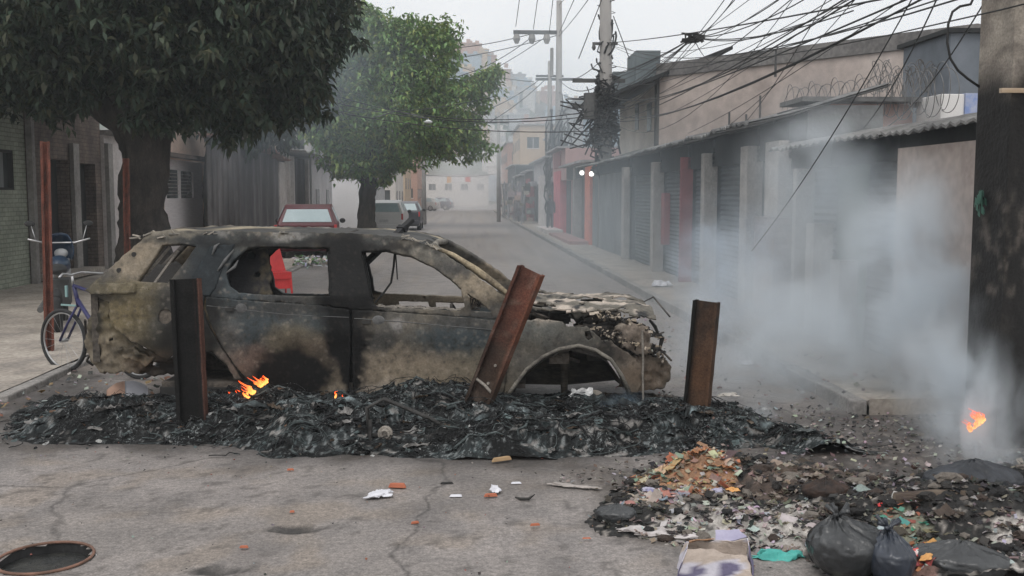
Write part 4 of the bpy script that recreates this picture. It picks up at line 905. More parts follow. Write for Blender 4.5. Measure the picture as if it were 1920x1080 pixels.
def carcol(px, py):
    n = fbm(px*.01, py*.01, 2, 5, 2.2); n2 = fbm(px*.01, py*.01, 12, 5, 7); n3 = fbm(px*.01, py*.01, 22, 4, 16)
    c = mixc((.075,.072,.066), (.15,.13,.10), sstep(-.3, .4, n)); wx_ = px+17*n+6*n2; wy_ = py+14*fbm(px*.01, py*.01, 40, 4, 2.6)+5*n2
    for cx, cy, rx, ry, col, s in BLB:
        if abs(wx_-cx) > rx*2.2 or abs(wy_-cy) > ry*2.2: continue
        q = math.hypot((wx_-cx)/rx, (wy_-cy)/ry)
        c = mixc(c, col, min(1, s*sstep(1.6, .5, q)))
    lum = sum(c)/3
    if lum > .035: c = mixc(c, ASHW, sstep(.3, .6, n3+.5*n2)*.22)
    c = mixc(c, (.03,.026,.022), sstep(.3, .6, n3*1.0-.5*n2)*.5)
    return tuple(x*.84*(1+.2*n2) for x in c)
MCAR = M('burnt_steel', (1.14,1.12,1.1), (.84,.84,.85), 6, .66, .5, 45, attr=True, fine=.15, spec=.22, bdist=.006)
MCIN = M('burnt_inner', (.13,.11,.09), (.025,.024,.023), 3, .9, .6, 25, c3=(.06,.052,.045), fine=.3)
def cpanel(name, poly, holes=(), off=0.0, jag=0, seed=0, st=5.5, th=.02, parent=None, mat=None, colf=carcol, side=0, dent=.006, curl=0):
    V2, F2 = tri2d(poly, holes, st, jag, seed); m = MB()
    for (x, y) in V2:
        p = CP(x, y, off, dent)
        if curl: p.y += curl*fbm(x*.01, y*.01, seed, 4, 6)
        if side: p = Vector((p.x, CW-p.y, p.z))
        m.v.append(tuple(p)); m.c.append(colf(x, y))
    # face the camera side
    out = []
    for f in F2:
        a, b_, c_ = (Vector(m.v[i]) for i in f[:3]); nn = (b_-a).cross(c_-a)
        want = -1 if not side else 1
        out.append(f if nn.y*want > 0 else tuple(reversed(f)))
    m.f = out; o = m.build(name, mat or MCAR, parent or car, True)
    md = o.modifiers.new('solid', 'SOLIDIFY'); md.thickness = th; md.offset = -1; return o
FRAME = [(166,540),(176,531),(205,503),(240,472),(266,448),(283,434),(330,432),(430,434),(560,436),(680,438),(748,444),(792,456),(835,476),(880,506),(925,540),(952,566),(962,588),(985,600),(940,600),(880,594),(790,588),(700,582),(658,580),(620,574),(512,566),(440,562),(385,556),(330,545),(235,542),(176,552)]
H_Q = [(256,527),(282,492),(303,459),(340,457),(368,461),(346,492),(314,531)]
H_R = [(424,513),(436,488),(462,466),(480,462),(560,463),(617,465),(620,556),(512,553),(448,549),(430,536)]
H_F = [(677,471),(722,469),(771,480),(812,500),(845,522),(864,540),(872,576),(860,583),(780,580),(708,576),(697,568),(688,516)]
H_S = [(876,549),(900,566),(922,585),(884,583)]
frame = cpanel('body_frame', FRAME, [H_Q, H_R, H_F, H_S], 0, 1.6, 1, 5, .05)
# far side of the body, without glass
FARS = FRAME[:17]+[(962,588),(985,600),(1110,612),(1180,640),(1200,690),(1170,705),(1145,675),(1116,658),(1086,649),(1050,655),(1018,670),(988,693),(962,728),(945,748),(800,750),(520,745),(450,700),(420,668),(370,655),(335,672),(318,705),(190,697),(160,640),(172,560)]
F_R = [(402,520),(412,500),(440,478),(470,470),(545,472),(545,592),(430,590),(410,575)]
F_F = [(624,478),(722,474),(771,484),(812,502),(845,524),(864,542),(880,590),(872,598),(760,594),(660,590),(636,584)]
far = cpanel('far_body_side', FARS, [H_Q, F_R, F_F, H_S, [(690,606),(760,608),(762,622),(694,620)], [(775,609),(850,612),(850,626),(777,623)]], 0, 2, 6, 7, .05, side=1, colf=lambda x, y: mixc(carcol(x, y), ASHT, .75*sstep(628,605,y)*sstep(586,596,y)*sstep(600,640,x)))
# quarter panel
QP = [(168,543),(235,540),(330,543),(384,556),(381,578),(392,612),(414,650),(440,690),(452,712),(440,712),(425,684),(400,662),(370,652),(345,655),(325,668),(312,676),(285,658),(246,641),(216,618),(204,592),(204,566),(186,560)]
cpanel('quarter_panel', QP, [[(309+13*math.cos(a*.5236), 594+14*math.sin(a*.5236)) for a in range(12)]], 0, 1.2, 2, 5)
m = MB(); q = CP(309, 594, .0); m.tube([q+Vector((0,.012,0)), q+Vector((0,.10,0))], .065, 16, caps=True); m.build('fuel_filler', MCIN, car)
cpanel('tail_ledge', [(160,545),(172,533),(205,530),(250,531),(253,548),(205,552),(170,551)], [], -.03, 1.5, 3, 5, .10)
# dark D pillar holes
for a, b_ in ((251,477),(223,507)):
    m = MB(); q = CP(a, b_, -.004); m.disc(q, (0,1,0), .021, .012, 14); m.build('pillar_hole', MDK, frame)
# inner quarter strips seen through the glassless opening
for a, b_ in (((246,530),(300,462)), ((262,530),(318,463)), ((290,531),(334,470))):
    m = MB(); p, q = CP(*a, .12), CP(*b_, .12); m.tube([p, p.lerp(q, .5)+Vector((U(-.01,.01),U(-.02,.02),0)), q], .013, 6, caps=True); m.build('quarter_strut', MCAR if False else M('ash_metal', (.34,.31,.27), (.14,.125,.11), 6, .85, .4, 40, fine=.2), car)
# bumper carrier, rear corner
cpanel('rear_bumper_mount', [(180,560),(204,566),(206,594),(218,620),(248,644),(290,660),(330,672),(336,700),(300,703),(240,700),(190,699),(172,680),(158,650),(164,610)], [[(206,632),(212,630),(213,638),(207,640)],[(280,676),(300,680),(298,690),(282,686)],[(176,640),(183,636),(184,648),(178,650)]], .06, 3.0, 8, 5, .03, curl=.03)
cpanel('bumper_bracket', [(222,652),(250,655),(275,668),(290,672),(276,686),(252,676),(226,668)], [], .02, 2.5, 9, 4, .03, curl=.04)
m = MB()
for i in range(3): 
    p = CP(160+i*6, 600+i*30, .15); q = CP(182-i*4, 640+i*22, .35); m.tube([p, p.lerp(q,.5)+Vector((-.05,0,-.02)), q], .012, 5)
m.build('rear_wiring', MCIN, car)
# doors
RD = [(386,557),(440,562),(512,567),(600,573),(655,581),(657,640),(656,700),(653,736),(640,741),(600,738),(560,735),(520,730),(488,724),(468,716),(446,692),(420,654),(398,614),(386,580)]
rd = cpanel('rear_door', RD, [], -.012, .8, 11, 4.5, .03)
FD = [(661,581),(700,583),(800,590),(880,596),(944,603),(952,640),(950,690),(944,735),(930,746),(860,750),(800,750),(700,746),(662,742),(660,660)]
fd = cpanel('front_door', FD, [], -.012, .8, 12, 4.5, .03)
for dr, a, b_ in ((rd,452,578),(fd,709,602)):
    q = CP(a, b_, -.022); m = MB(); bm = bmesh.new(); bmesh.ops.create_uvsphere(bm, u_segments=18, v_segments=10, radius=1)
    m.v = [(q.x+v.co.x*.055, q.y+.016+v.co.y*.014, q.z+v.co.z*.045) for v in bm.verts]; m.f = [tuple(v.index for v in f.verts) for f in bm.faces]; bm.free(); m.build('handle_cup', M('ash_cup', (.15,.15,.148), (.08,.08,.08), 14, .85, .4, 40), dr, True)
    p0, p1 = CP(a-30, b_+2, -.026), CP(a-14, b_+2, -.026); m = MB(); m.box((p0.x, p0.y-.004, p0.z-.016), (p1.x, p1.y+.03, p1.z+.012)); m.build('handle_hole', MDK, dr)
for dr, pts in ((rd, ((388,573),(450,580),(540,590),(654,595))), (fd, ((664,597),(760,604),(850,612),(945,620)))):   # pressed shoulder line
    m = MB(); m.tube([CP(a, b_, -.012) for a, b_ in pts], .0035, 6); m.build('shoulder_crease', MATS['ash_cup'], dr, True)
# door top trims with torn seal (near door, and its mirror seen through the opening)
m = MB()
for k in range(30):
    a = lerp(700, 868, k/30); p = CP(a, 573+6*k/30+U(-1.5,1.5), .05); m.box((p.x-.01, p.y, p.z-.012), (p.x+.022*U(.5,1.4), p.y+.03, p.z+U(-.004,.010)))
m.build('window_seal', MATS['ash_metal'], fd)
# B pillar, dark
cpanel('b_pillar', [(612,462),(680,470),(692,520),(700,574),(694,640),(672,700),(660,742),(652,742),(646,690),(632,640),(618,575)], [], .05, 1.2, 14, 6, .05, colf=lambda x, y: tuple(q*(.5+.5*abs(fbm(x*.02,y*.02,1,3,3))) for q in (.014,.0145,.0145)))
soot_c = lambda x, y: tuple(q*(.6+.8*abs(fbm(x*.02,y*.02,1,3,3))) for q in (.014,.014,.0135))
cpanel('c_pillar_trim', [(346,540),(372,500),(392,462),(440,458),(418,500),(404,540),(392,556)], [], -.006, 1.2, 15, 6, .012, colf=lambda x, y: tuple(q*(.6+.8*abs(fbm(x*.02,y*.02,1,3,3))) for q in (.020,.026,.030)))
# pale scraped streaks on the C pillar
for pts in (((408,508),(422,488),(438,468)),((398,478),(404,462),(412,456)),((424,512),(440,500),(446,488))):
    m = MB(); m.tube([CP(a, b_, -.02) for a, b_ in pts], [.007,.014,.004], 6); m.build('peeled_strip', MATS['ash_cup'], car, True)
# front wing with wheel arch
LIP = [(948,748),(964,724),(988,692),(1018,669),(1050,654),(1086,648),(1116,656),(1145,674),(1166,704),(1180,734)]
WING = [(946,604),(985,600),(1010,598),(1056,603),(1062,612),(1082,614),(1100,612),(1114,624),(1128,638),(1146,640),(1160,652),(1186,668),(1204,690),(1206,716),(1196,738)] + LIP[::-1] + [(944,740),(951,690)]
cpanel('front_wing', WING, [[(1096,622),(1106,620),(1112,634),(1104,640),(1098,634)]], 0, 1.8, 16, 4.5, .02)
m = MB(); pts = [CP(a, b_, -.012) for a, b_ in LIP]; m.tube(pts, .016, 8); m.build('wheel_arch_lip', M('arch_metal', (.27,.25,.21), (.10,.09,.08), 7, .85, .5, 40, fine=.2), car, True)
def arch(name, lip, depth, mat):
    m = MB(); P = [CP(a, b_, .02) for a, b_ in lip]; k = 7; n = len(P)
    P2 = []
    for i in range(n-1):
        for j in range(4): P2.append(P[i].lerp(P[i+1], j/4))
    P2.append(P[-1]); n = len(P2); cx = sum(p.x for p in P2)/n
    for j in range(k+1):
        for p in P2:
            s_ = 1-.10*(j/k)**2; m.v.append((cx+(p.x-cx)*s_, p.y+depth*j/k, (p.z-.2)*s_+.2+.008*fbm(p.x*5, j, p.z*4, 3, 1)))
    m.f = [(j*n+i, j*n+i+1, (j+1)*n+i+1, (j+1)*n+i) for j in range(k) for i in range(n-1)]
    b = len(m.v)-n; m.v.append((cx, P2[0].y+depth+.01, .15)); m.f += [(b+i, b+i+1, len(m.v)-1) for i in range(n-1)]
    return m.build(name, mat, car, True)
MARC = M('arch_liner', (.10,.085,.065), (.02,.018,.016), 2.2, .9, .5, 14, stretch=(1,1,3), fine=.25)
arch('front_wheel_arch', [(956,748),(972,724),(994,696),(1022,675),(1052,661),(1086,655),(1114,663),(1140,680),(1160,708),(1174,738)], .62, MARC)
RL = [(330,742),(336,700),(352,670),(375,656),(400,664),(425,688),(444,716),(452,742)]
arch('rear_wheel_arch', RL, .6, MCIN)
# inner wing ridge and suspension strut in the arch
m = MB(); q = CP(1058, 700, .45); m.tube([q+Vector((0,0,-.28)), q+Vector((0,0,0)), q+Vector((.01,0,.14))], [.03,.035,.05], 10); m.build('suspension_strut', MARC, car, True)
m = MB(); m.tube([CP(a, b_, .10) for a, b_ in ((1146,668),(1160,690),(1172,712),(1182,738))], [.02,.03,.034,.03], 8); m.build('arch_brace', MATS['arch_metal'], car, True)
# front hub: pale melted alloy wheel centre with holes, and brake disc behind
hubc = CP(1094, 749, -.02); ROT = []
V2, F2 = tri2d([(1068,766),(1072,752),(1068,742),(1076,736),(1074,729),(1084,733),(1092,728),(1100,732),(1110,727),(1112,734),(1105,741),(1112,748),(1108,756),(1128,756),(1133,758),(1132,764),(1108,764),(1096,768),(1084,764),(1078,768)], [[(1087+3*math.cos(a), 743+3*math.sin(a)) for a in range(6)], [(1098+3*math.cos(a), 746+3*math.sin(a)) for a in range(6)], [(1081+3.2*math.cos(a), 754+3.2*math.sin(a)) for a in range(6)], [(1093+4.5*math.cos(a), 758+4.5*math.sin(a)) for a in range(6)]], 3, .5, 3)
m = MB()
for x, y in V2: p = CP(x, y, -.02, .004); p.y += .02*fbm(x, y, 1, 3, .08); m.v.append(tuple(p))
m.f = [tuple(reversed(f)) for f in F2]; o = m.build('front_wheel', M('melted_alloy', (.80,.80,.79), (.50,.50,.50), 9, .55, .4, 60), car); md = o.modifiers.new('s', 'SOLIDIFY'); md.thickness = .05; md.offset = 0
wh = o; q = CP(1116, 750, .05); m = MB(); m.disc(q, (.1,1,0), .085, .02, 28); m.ring(q+Vector((0,-.015,0)), (.1,1,0), .035, .012, 18, 6); m.build('brake_disc', MATS['ash_metal'], wh)
# front end: light tower, bumper beam, radiator support, torn bits
cpanel('headlamp_tower', [(1164,612),(1190,606),(1216,612),(1218,640),(1222,664),(1196,668),(1176,656),(1164,640)], [[(1204,626),(1208,626),(1208,640),(1204,640)]], .06, 2, 21, 4, .06, curl=.03)
cpanel('bumper_beam', [(1182,672),(1204,664),(1232,668),(1250,676),(1258,690),(1257,710),(1246,726),(1226,730),(1190,733),(1184,712)], [[(1238,682),(1246,684),(1244,692),(1238,690)]], .10, 2.0, 22, 4, .16, curl=.03)
m = MB(); a = CP(1235, 700, .16); b_ = Vector((a.x+.02, CW-a.y, a.z)); m.box((a.x-.07, a.y, a.z-.09), (a.x+.03, b_.y, a.z+.08)); m.build('crash_bar', MARC, car)
m = MB(); rgc = random.Random(8)
for i in range(330):
    t = rgc.random(); x = lerp(1110, 1248, t); y = (lerp(616, 664, t)+rgc.gauss(0, 7)) if rgc.random() < .6 else lerp(590, 640, t*t)+rgc.gauss(0, 4)
    p = CP(x, y, rgc.uniform(-.02, .25)); s_ = rgc.uniform(.006, .022)
    M3 = Matrix.Translation(p) @ Matrix.Rotation(rgc.uniform(0, 6), 4, Vector((rgc.gauss(0,1), rgc.gauss(0,1), rgc.gauss(0,1))).normalized())
    c_ = (.03,.028,.026) if rgc.random() < .55 else mixc(ASHW, ASHT, rgc.random())
    m.box((-s_, -s_*.5, -s_*.22), (s_, s_*.6, s_*.2), c_, M3)
m.build('front_scrap', MCAR, car)
m = MB(); m.tube([CP(1204,620,.02), CP(1206,680,.0), CP(1205,700,-.01), CP(1206,752,-.02)], .010, 6); m.build('hanging_strip', MATS['ash_metal'], car)
m = MB(); pts = [(1218,600),(1228,612),(1234,626),(1242,634),(1238,650),(1230,656)]
m.tube([CP(a, b_, .12) for a, b_ in pts], [.010,.016,.012,.022,.016,.01], 6); m.build('lamp_remnant', MDK, car)
# bonnet remains: crumpled ash covered sheet over the engine bay
bn_ = MB(); nu, nv = 90, 60; ua, ub = side_at(985, .1), side_at(1226, .1); zc, zf = CP(985, 584).z, CP(1220, 600).z+.03
for i in range(nu+1):
    for j in range(nv+1):
        u = lerp(ua-.12, ub+.03, i/nu); v = lerp(.13, CW-.13, j/nv); e = math.sin(math.pi*j/nv)
        t = i/nu; z = lerp(zc+.0, zf, t**1.2)+.045*e**.5-.03*sstep(.85, 1, t)+.030*fbm(u, v, 2, 4, 2.4)+.018*fbm(u, v, 8, 4, 9)
        bn_.v.append((u, v+.03*fbm(u, v, 12, 3, 3), z)); q = fbm(u, v, 5, 5, 4); bn_.c.append(mixc(mixc((.13,.12,.10), (.46,.40,.34), sstep(-.1,.35,q)), (.03,.03,.03), sstep(.2,.5,fbm(u, v, 15, 4, 6))))
for i in range(nu):
    for j in range(nv):
        u = lerp(ua, ub, i/nu); v = lerp(.13, CW-.13, j/nv)
        if fbm(u, v, 31, 4, 3.2) > .30 or (j < 2 and fbm(u, v, 3, 3, 9) > 0): continue
        a = i*(nv+1)+j; bn_.f.append((a, a+nv+1, a+nv+2, a+1))
o = bn_.build('bonnet', MCAR, car); md = o.modifiers.new('s', 'SOLIDIFY'); md.thickness = .012
# engine bay
m = MB(); rgc = random.Random(9)
for i in range(60):
    u = rgc.uniform(ua+.1, ub-.05); v = rgc.uniform(.25, CW-.3); z = rgc.uniform(.45, .78); s_ = rgc.uniform(.03, .13)
    m.box((u-s_, v-s_, z-s_*.6), (u+s_, v+s_, z+s_*.5))
for i in range(50):
    u = rgc.uniform(ua, ub); v = rgc.uniform(.15, CW-.3); z = rgc.uniform(.55, .84)
    m.tube([(u, v, z), (u+rgc.uniform(-.2,.2), v+rgc.uniform(-.2,.2), z+rgc.uniform(-.1,.08)), (u+rgc.uniform(-.3,.3), v+rgc.uniform(-.3,.3), z+rgc.uniform(-.15,.08))], rgc.uniform(.006,.02), 5)
m.build('engine', MCIN, car)
m = MB(); m.box((ua-.14, .12, .25), (ua-.10, CW-.12, zc-.02)); m.build('firewall', MCIN, car)
# roof
rf = MB(); TOP = [(283,434),(330,431),(430,433),(560,435),(680,437),(748,443),(792,455),(812,464)]
P = []
for i in range(len(TOP)-1):
    for j in range(12): a = lerp(TOP[i][0], TOP[i+1][0], j/12); b_ = lerp(TOP[i][1], TOP[i+1][1], j/12); P.append(CP(a, b_+1, 0, 0))
nv = 36; n = len(P)
for i, p in enumerate(P):
    for j in range(nv+1):
        v = lerp(p.y, CW-p.y, j/nv); e = math.sin(math.pi*j/nv)**.6; z = p.z+.012*e-.012+.012*fbm(p.x, v, 2, 4, 2)+.004*fbm(p.x, v, 9, 3, 9)
        rf.v.append((p.x, v, z)); q = fbm(p.x, v, 8, 4, 1.6); c_ = mixc((.055,.055,.052), (.30,.26,.19), sstep(.1,.5,q+1.1*(j/nv)-.55)); rf.c.append(mixc(c_, (.025,.025,.025), sstep(.15,.4,fbm(p.x, v, 18, 4, 3))*.7))
rf.f = [(i*(nv+1)+j, (i+1)*(nv+1)+j, (i+1)*(nv+1)+j+1, i*(nv+1)+j+1) for i in range(n-1) for j in range(nv) if not (i > n-14 and fbm(P[i].x, j, 3, 4, .9) > .1)]
o = rf.build('roof', MCAR, car, True); md = o.modifiers.new('s', 'SOLIDIFY'); md.thickness = .022
# flaked pieces along the roof front edge and rail
m = MB(); rgc = random.Random(14)
for i in range(46):
    t = rgc.random()
    if i < 26: x, y = lerp(752, 826, t), lerp(444, 468, t)-rgc.uniform(-2, 7)
    else: x, y = rgc.choice(((400,440),(530,450),(545,445),(300,436),(268,444),(330,430)))[0]+rgc.gauss(0,9), lerp(446, 434, rgc.random())
    p = CP(x, y, rgc.uniform(-.012,.02)); s_ = rgc.uniform(.008,.026)
    M3 = Matrix.Translation(p) @ Matrix.Rotation(rgc.uniform(-.6,.9), 4, 'Y') @ Matrix.Rotation(rgc.uniform(-.5,.5), 4, 'Z')
    m.box((-s_*1.4, -s_*.4, -s_*.25), (s_*1.4, s_*.5, s_*.2), mixc((.16,.155,.14), (.42,.38,.32), rgc.random()), M3)
m.build('flaking_paint', MCAR, car)
# windscreen pillar: second strip, tan scorched
m = MB(); m.tube([CP(a, b_, .10) for a, b_ in ((812,462),(850,478),(893,506),(930,534),(958,556))], [.018,.02,.03,.03,.02], 8); m.build('windscreen_pillar', M('scorched_tan', (.40,.33,.22), (.16,.13,.09), 5, .85, .4, 30, fine=.25), car, True)
m = MB(); m.tube([CP(a, b_, .03) for a, b_ in ((850,506),(880,530),(910,560),(930,586))], .014, 6); m.build('inner_rail', MCIN, car, True)
for k in range(2):
    m = MB(); q = CP((905,892)[k], (560,570)[k], .08)
    for i in range(14): m.tube([q+Vector((rgc.uniform(-.05,.05), rgc.uniform(-.03,.03), rgc.uniform(-.06,.06))) for _ in range(3)], .006, 4)
    m.build('mirror_remnant', MCIN, car)
# header rails across the roof, cross members, floor, tailgate frame
def cross(a, off, r, nm, mat=MCIN):
    m = MB(); p = CP(*a, off); m.tube([p, Vector((p.x, CW/2, p.z+.03)), Vector((p.x, CW-p.y, p.z))], r, 8); return m.build(nm, mat, car, True)
cross((806,468), .02, .028, 'windscreen_header', MATS['arch_metal']); cross((640,446), .02, .02, 'roof_bow'); cross((470,446), .02, .02, 'roof_bow'); cross((290,442), .02, .025, 'roof_bow'); cross((962,588), .03, .03, 'cowl_bar')
m = MB(); p = CP(300, 690); q = CP(985, 690); m.box((p.x, .05, .24), (q.x, CW-.05, .28)); m.build('floor', MCIN, car)
m = MB(); p = CP(300, 720, .02); q = CP(950, 740, .02); m.box((p.x, p.y, .10), (q.x, p.y+.14, .24)); m.build('sill', MDK, car)
m = MB(); a = CP(176, 545, .1); z0 = a.z; m.box((a.x+.02, .25, .42), (a.x+.08, CW-.25, z0-.02)); m.build('tailgate', MATS['arch_metal'] if False else MCIN, car)
b_ = CP(290, 440, .1)
for v in (.32, CW-.32):
    m = MB(); m.tube([Vector((a.x+.06, v, z0)), Vector((b_.x, v+(.06 if v < 1 else -.06), b_.z))], .03, 8); m.build('tailgate_strut', MCIN, car, True)
# seats: burnt wire frames
for sx, v in ((side_at(600,.5), .5), (side_at(600,.5), CW-.5), (side_at(800,.5)-.45, .45)):
    st = MB()
    for k in range(7):
        yy = v-.24+.08*k; st.tube([(sx, yy, .42), (sx+.02, yy, .5), (sx-.12, yy, .90)], .008, 5)
    for k in range(5): st.tube([(sx-.02-.025*k, v-.25, .5+.09*k), (sx-.02-.025*k, v+.25, .5+.09*k)], .008, 5)
    for k in range(5): st.tube([(sx+.1*k, v-.25, .42), (sx+.1*k, v+.25, .42)], .01, 5)
    st.build('seat_frame', MCIN, car)
m = MB(); q = CP(860, 600, .45); m.ring(q+Vector((0,0,-.02)), (1,0,.4), .17, .012, 26, 6); m.tube([q, q+Vector((.35,0,-.1))], .025, 8); m.build('steering_wheel', MCIN, car)
m = MB(); m.tube([CP(740,476,.4), CP(738,500,.4), CP(733,530,.38), CP(720,548,.34), CP(703,568,.3)], .010, 6); m.tube([CP(742,478,.4), CP(745,524,.4)], .006, 5); m.build('hanging_cable', MDK, car)
# wires/strut bits of the inner far quarter (dark clutter behind the rear opening)
m = MB(); rgc = random.Random(17)
cpanel('inner_c_trim', [(418,500),(440,470),(500,466),(508,500),(506,535),(512,556),(440,556)], [[(470+9*math.cos(a), 478+9*math.sin(a)) for a in range(6)],[(482+6*math.cos(a), 515+6*math.sin(a)) for a in range(6)]], .28, 3, 31, 6, .03, colf=lambda x, y: mixc((.02,.02,.022), (.09,.075,.05), sstep(460,505,x)*sstep(-.2,.3,fbm(x*.02,y*.02,3,4,4))))
cpanel('inner_quarter_trim', [(256,534),(262,500),(330,492),(350,505),(320,536)], [], .9, 3, 33, 7, .03, colf=lambda x, y: (.03,.028,.026))
# black bar lying through the roof
bar = empty('charred_bar', (0,0,0), 0, 'charred black metal bar leaning through the burnt car and sticking up past its roof', 'bar')
m = MB(); p = PY(650, 527, 8.9); q = PY(722, 472, 9.5); r2 = PY(772, 412, 9.45)
for a, b_ in ((p, r2),):
    d = (b_-a); L0 = d.length; zq = d.to_track_quat('Z', 'Y').to_matrix().to_4x4(); M3 = Matrix.Translation(a) @ zq
    m.box((-.035, -.02, 0), (.035, .02, L0), None, M3)
bevel(m.build('bar', M('char_black', (.022,.022,.024), (.012,.012,.012), 6, .7, .4, 40), bar), .006)
m = MB(); m.box((-.05, -.03, L0-.16), (.05, .03, L0-.12), None, M3); m.build('collar', MATS['char_black'], bar)
# ================================================================== STEEL POSTS
MPO = M('rusted_post', (1.2,1.15,1.1), (.7,.68,.66), 7, .8, .5, 45, attr=True, fine=.22, bdist=.008, spec=.15)
def cpost(name, base, top, wd, dp, fl, lab, colf, spin=0, cat='post', lip=.012, grp='rusty steel posts'):
    """I-section post between two world points"""
    b = Vector(base); t = Vector(top); ax = (t-b); L0 = ax.length; ax.normalize()
    po = empty(name, b, 0, lab, cat, grp)
    view = (b-CAM); view.z = 0; view.normalize(); ux = ax.cross(view).normalized()*1.0; uy = ax.cross(ux).normalized()
    if ux.dot(RGT) < 0: ux = -ux
    if uy.dot(view) < 0: uy = -uy
    c_, s_ = math.cos(spin), math.sin(spin); ux, uy = ux*c_+uy*s_, uy*c_-ux*s_
    h = wd/2; w_ = .010
    prof = [(-h,-dp),(-h+fl,-dp),(-h+fl,-dp+lip),(-h+w_,-dp+lip),(-h+w_,-.006),(h-w_,-.006),(h-w_,-dp+lip),(h-fl,-dp+lip),(h-fl,-dp),(h,-dp),(h,dp),(h-fl,dp),(h-fl,dp-lip),(h-w_,dp-lip),(h-w_,.006),(-h+w_,.006),(-h+w_,dp-lip),(-h+fl,dp-lip),(-h+fl,dp),(-h,dp)]
    P = []; n = len(prof)   # densify profile
    for i in range(n):
        a, b2 = prof[i], prof[(i+1) % n]; k = 1 if math.dist(a, b2) < .03 else 4
        for j in range(k): P.append((lerp(a[0], b2[0], j/k), lerp(a[1], b2[1], j/k)))
    n = len(P); k = int(L0/.025); m = MB()
    for j in range(k+1):
        zz = L0*j/k
        for (x, y) in P:
            q = ux*(x+.002*fbm(zz, x, 1, 2, 9))+uy*(y+.002*fbm(zz, y, 4, 2, 9))+ax*zz
            m.v.append(tuple(q)); m.c.append(colf(x/h, y/dp, zz/L0, zz))
    m.f = [(j*n+i, j*n+(i+1) % n, (j+1)*n+(i+1) % n, (j+1)*n+i) for j in range(k) for i in range(n)]+[tuple(range(n-1,-1,-1)), tuple(k*n+i for i in range(n))]
    o = m.build('beam', MPO, po); return po, ux, uy, ax
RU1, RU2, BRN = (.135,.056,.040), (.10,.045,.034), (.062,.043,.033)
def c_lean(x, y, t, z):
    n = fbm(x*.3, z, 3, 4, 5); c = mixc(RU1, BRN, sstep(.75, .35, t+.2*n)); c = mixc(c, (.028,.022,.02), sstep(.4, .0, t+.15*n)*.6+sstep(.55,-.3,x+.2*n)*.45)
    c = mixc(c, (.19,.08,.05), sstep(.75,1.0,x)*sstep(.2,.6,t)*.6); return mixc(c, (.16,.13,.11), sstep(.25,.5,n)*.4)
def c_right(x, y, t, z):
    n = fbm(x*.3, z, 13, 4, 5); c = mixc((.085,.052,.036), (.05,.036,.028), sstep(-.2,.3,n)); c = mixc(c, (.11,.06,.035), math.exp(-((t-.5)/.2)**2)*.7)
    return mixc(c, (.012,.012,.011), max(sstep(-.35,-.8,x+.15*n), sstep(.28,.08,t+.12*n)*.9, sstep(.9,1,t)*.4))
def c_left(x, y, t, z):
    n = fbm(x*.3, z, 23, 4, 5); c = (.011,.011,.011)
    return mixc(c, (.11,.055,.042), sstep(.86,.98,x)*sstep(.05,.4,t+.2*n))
PB_ = PY(888, 778, 7.9); PT_ = PY(996, 507, 7.72)
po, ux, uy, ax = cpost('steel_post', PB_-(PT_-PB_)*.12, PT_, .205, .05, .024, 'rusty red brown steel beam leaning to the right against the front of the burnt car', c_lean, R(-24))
for t in (.22,.37,.5): 
    q = po.location+ax*(t*1.2)-uy*.013+ux*.02; m = MB(); m.disc(q-po.location, uy, .011, .012, 12); m.build('bolt', MATS['ash_metal'], po)
m = MB(); q = ax*.42; m.tube([q-ux*.09-uy*.03+ax*.02, q-uy*.02, q+ux*.09-uy*.03-ax*.03], .012, 6); m.build('weld_strap', MATS['ash_metal'], po)
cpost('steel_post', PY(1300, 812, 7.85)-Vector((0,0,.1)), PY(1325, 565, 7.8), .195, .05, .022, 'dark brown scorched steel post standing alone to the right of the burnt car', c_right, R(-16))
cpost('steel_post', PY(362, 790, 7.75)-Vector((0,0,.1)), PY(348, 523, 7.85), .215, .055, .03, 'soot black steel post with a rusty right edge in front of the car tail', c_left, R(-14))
MRP = lambda x, y, t, z: mixc((.17,.062,.045), (.10,.05,.04), sstep(-.3,.3,fbm(x,z,3,3,4)))
cpost('tall_post', G(93, 668), PY(84, 266, 12.05), .105, .05, .03, 'tall rusty pole standing behind the bicycle at the left', MRP, 0, 'pole', grp='tall rusty poles on the left pavement')
q = G(240, 560); cpost('tall_post', q, PY(236, 297, q.y), .115, .05, .03, 'tall rusty pole in front of the big tree trunk', MRP, 0, 'pole', grp='tall rusty poles on the left pavement')
# ================================================================== BICYCLE AND MOTORCYCLE
MBL = M('black_rubber', (.035,.035,.035), (.02,.02,.02), 5, .8); MCHR = M('dull_chrome', (.5,.5,.5), (.3,.3,.3), 6, .35, metal=.8); MPU = M('violet_paint', (.028,.028,.11), (.018,.018,.07), 4, .4)
bc = G(122, 697); bk = empty('bicycle', bc, R(-28), 'violet framed bicycle parked on the left behind the burnt car tail', 'bicycle')
def wheel(par, x, rad, nm='wheel'):
    m = MB(); m.ring((x,0,rad), (0,1,0), rad-.02, .021, 40, 8); w_ = m.build(nm, MBL, par, True)
    m = MB(); m.ring((x,0,rad), (0,1,0), rad-.045, .010, 36, 6); m.build('rim', MCHR, w_, True)
    m = MB(); m.disc((x,0,rad), (0,1,0), .022, .09, 12)
    for k in range(18):
        a = k*math.pi/9; m.tube([(x,.02*(-1)**k,rad), (x+(rad-.05)*math.cos(a),0,rad+(rad-.05)*math.sin(a))], .0016, 3)
    m.build('spokes', MCHR, w_)
wheel(bk, 0, .335); wheel(bk, 1.04, .335)
m = MB()
hd, st_, bb_, rw = Vector((.18,0,.92)), Vector((.72,0,.86)), Vector((.62,0,.31)), Vector((1.04,0,.335))
h2 = Vector((.22,0,.78))
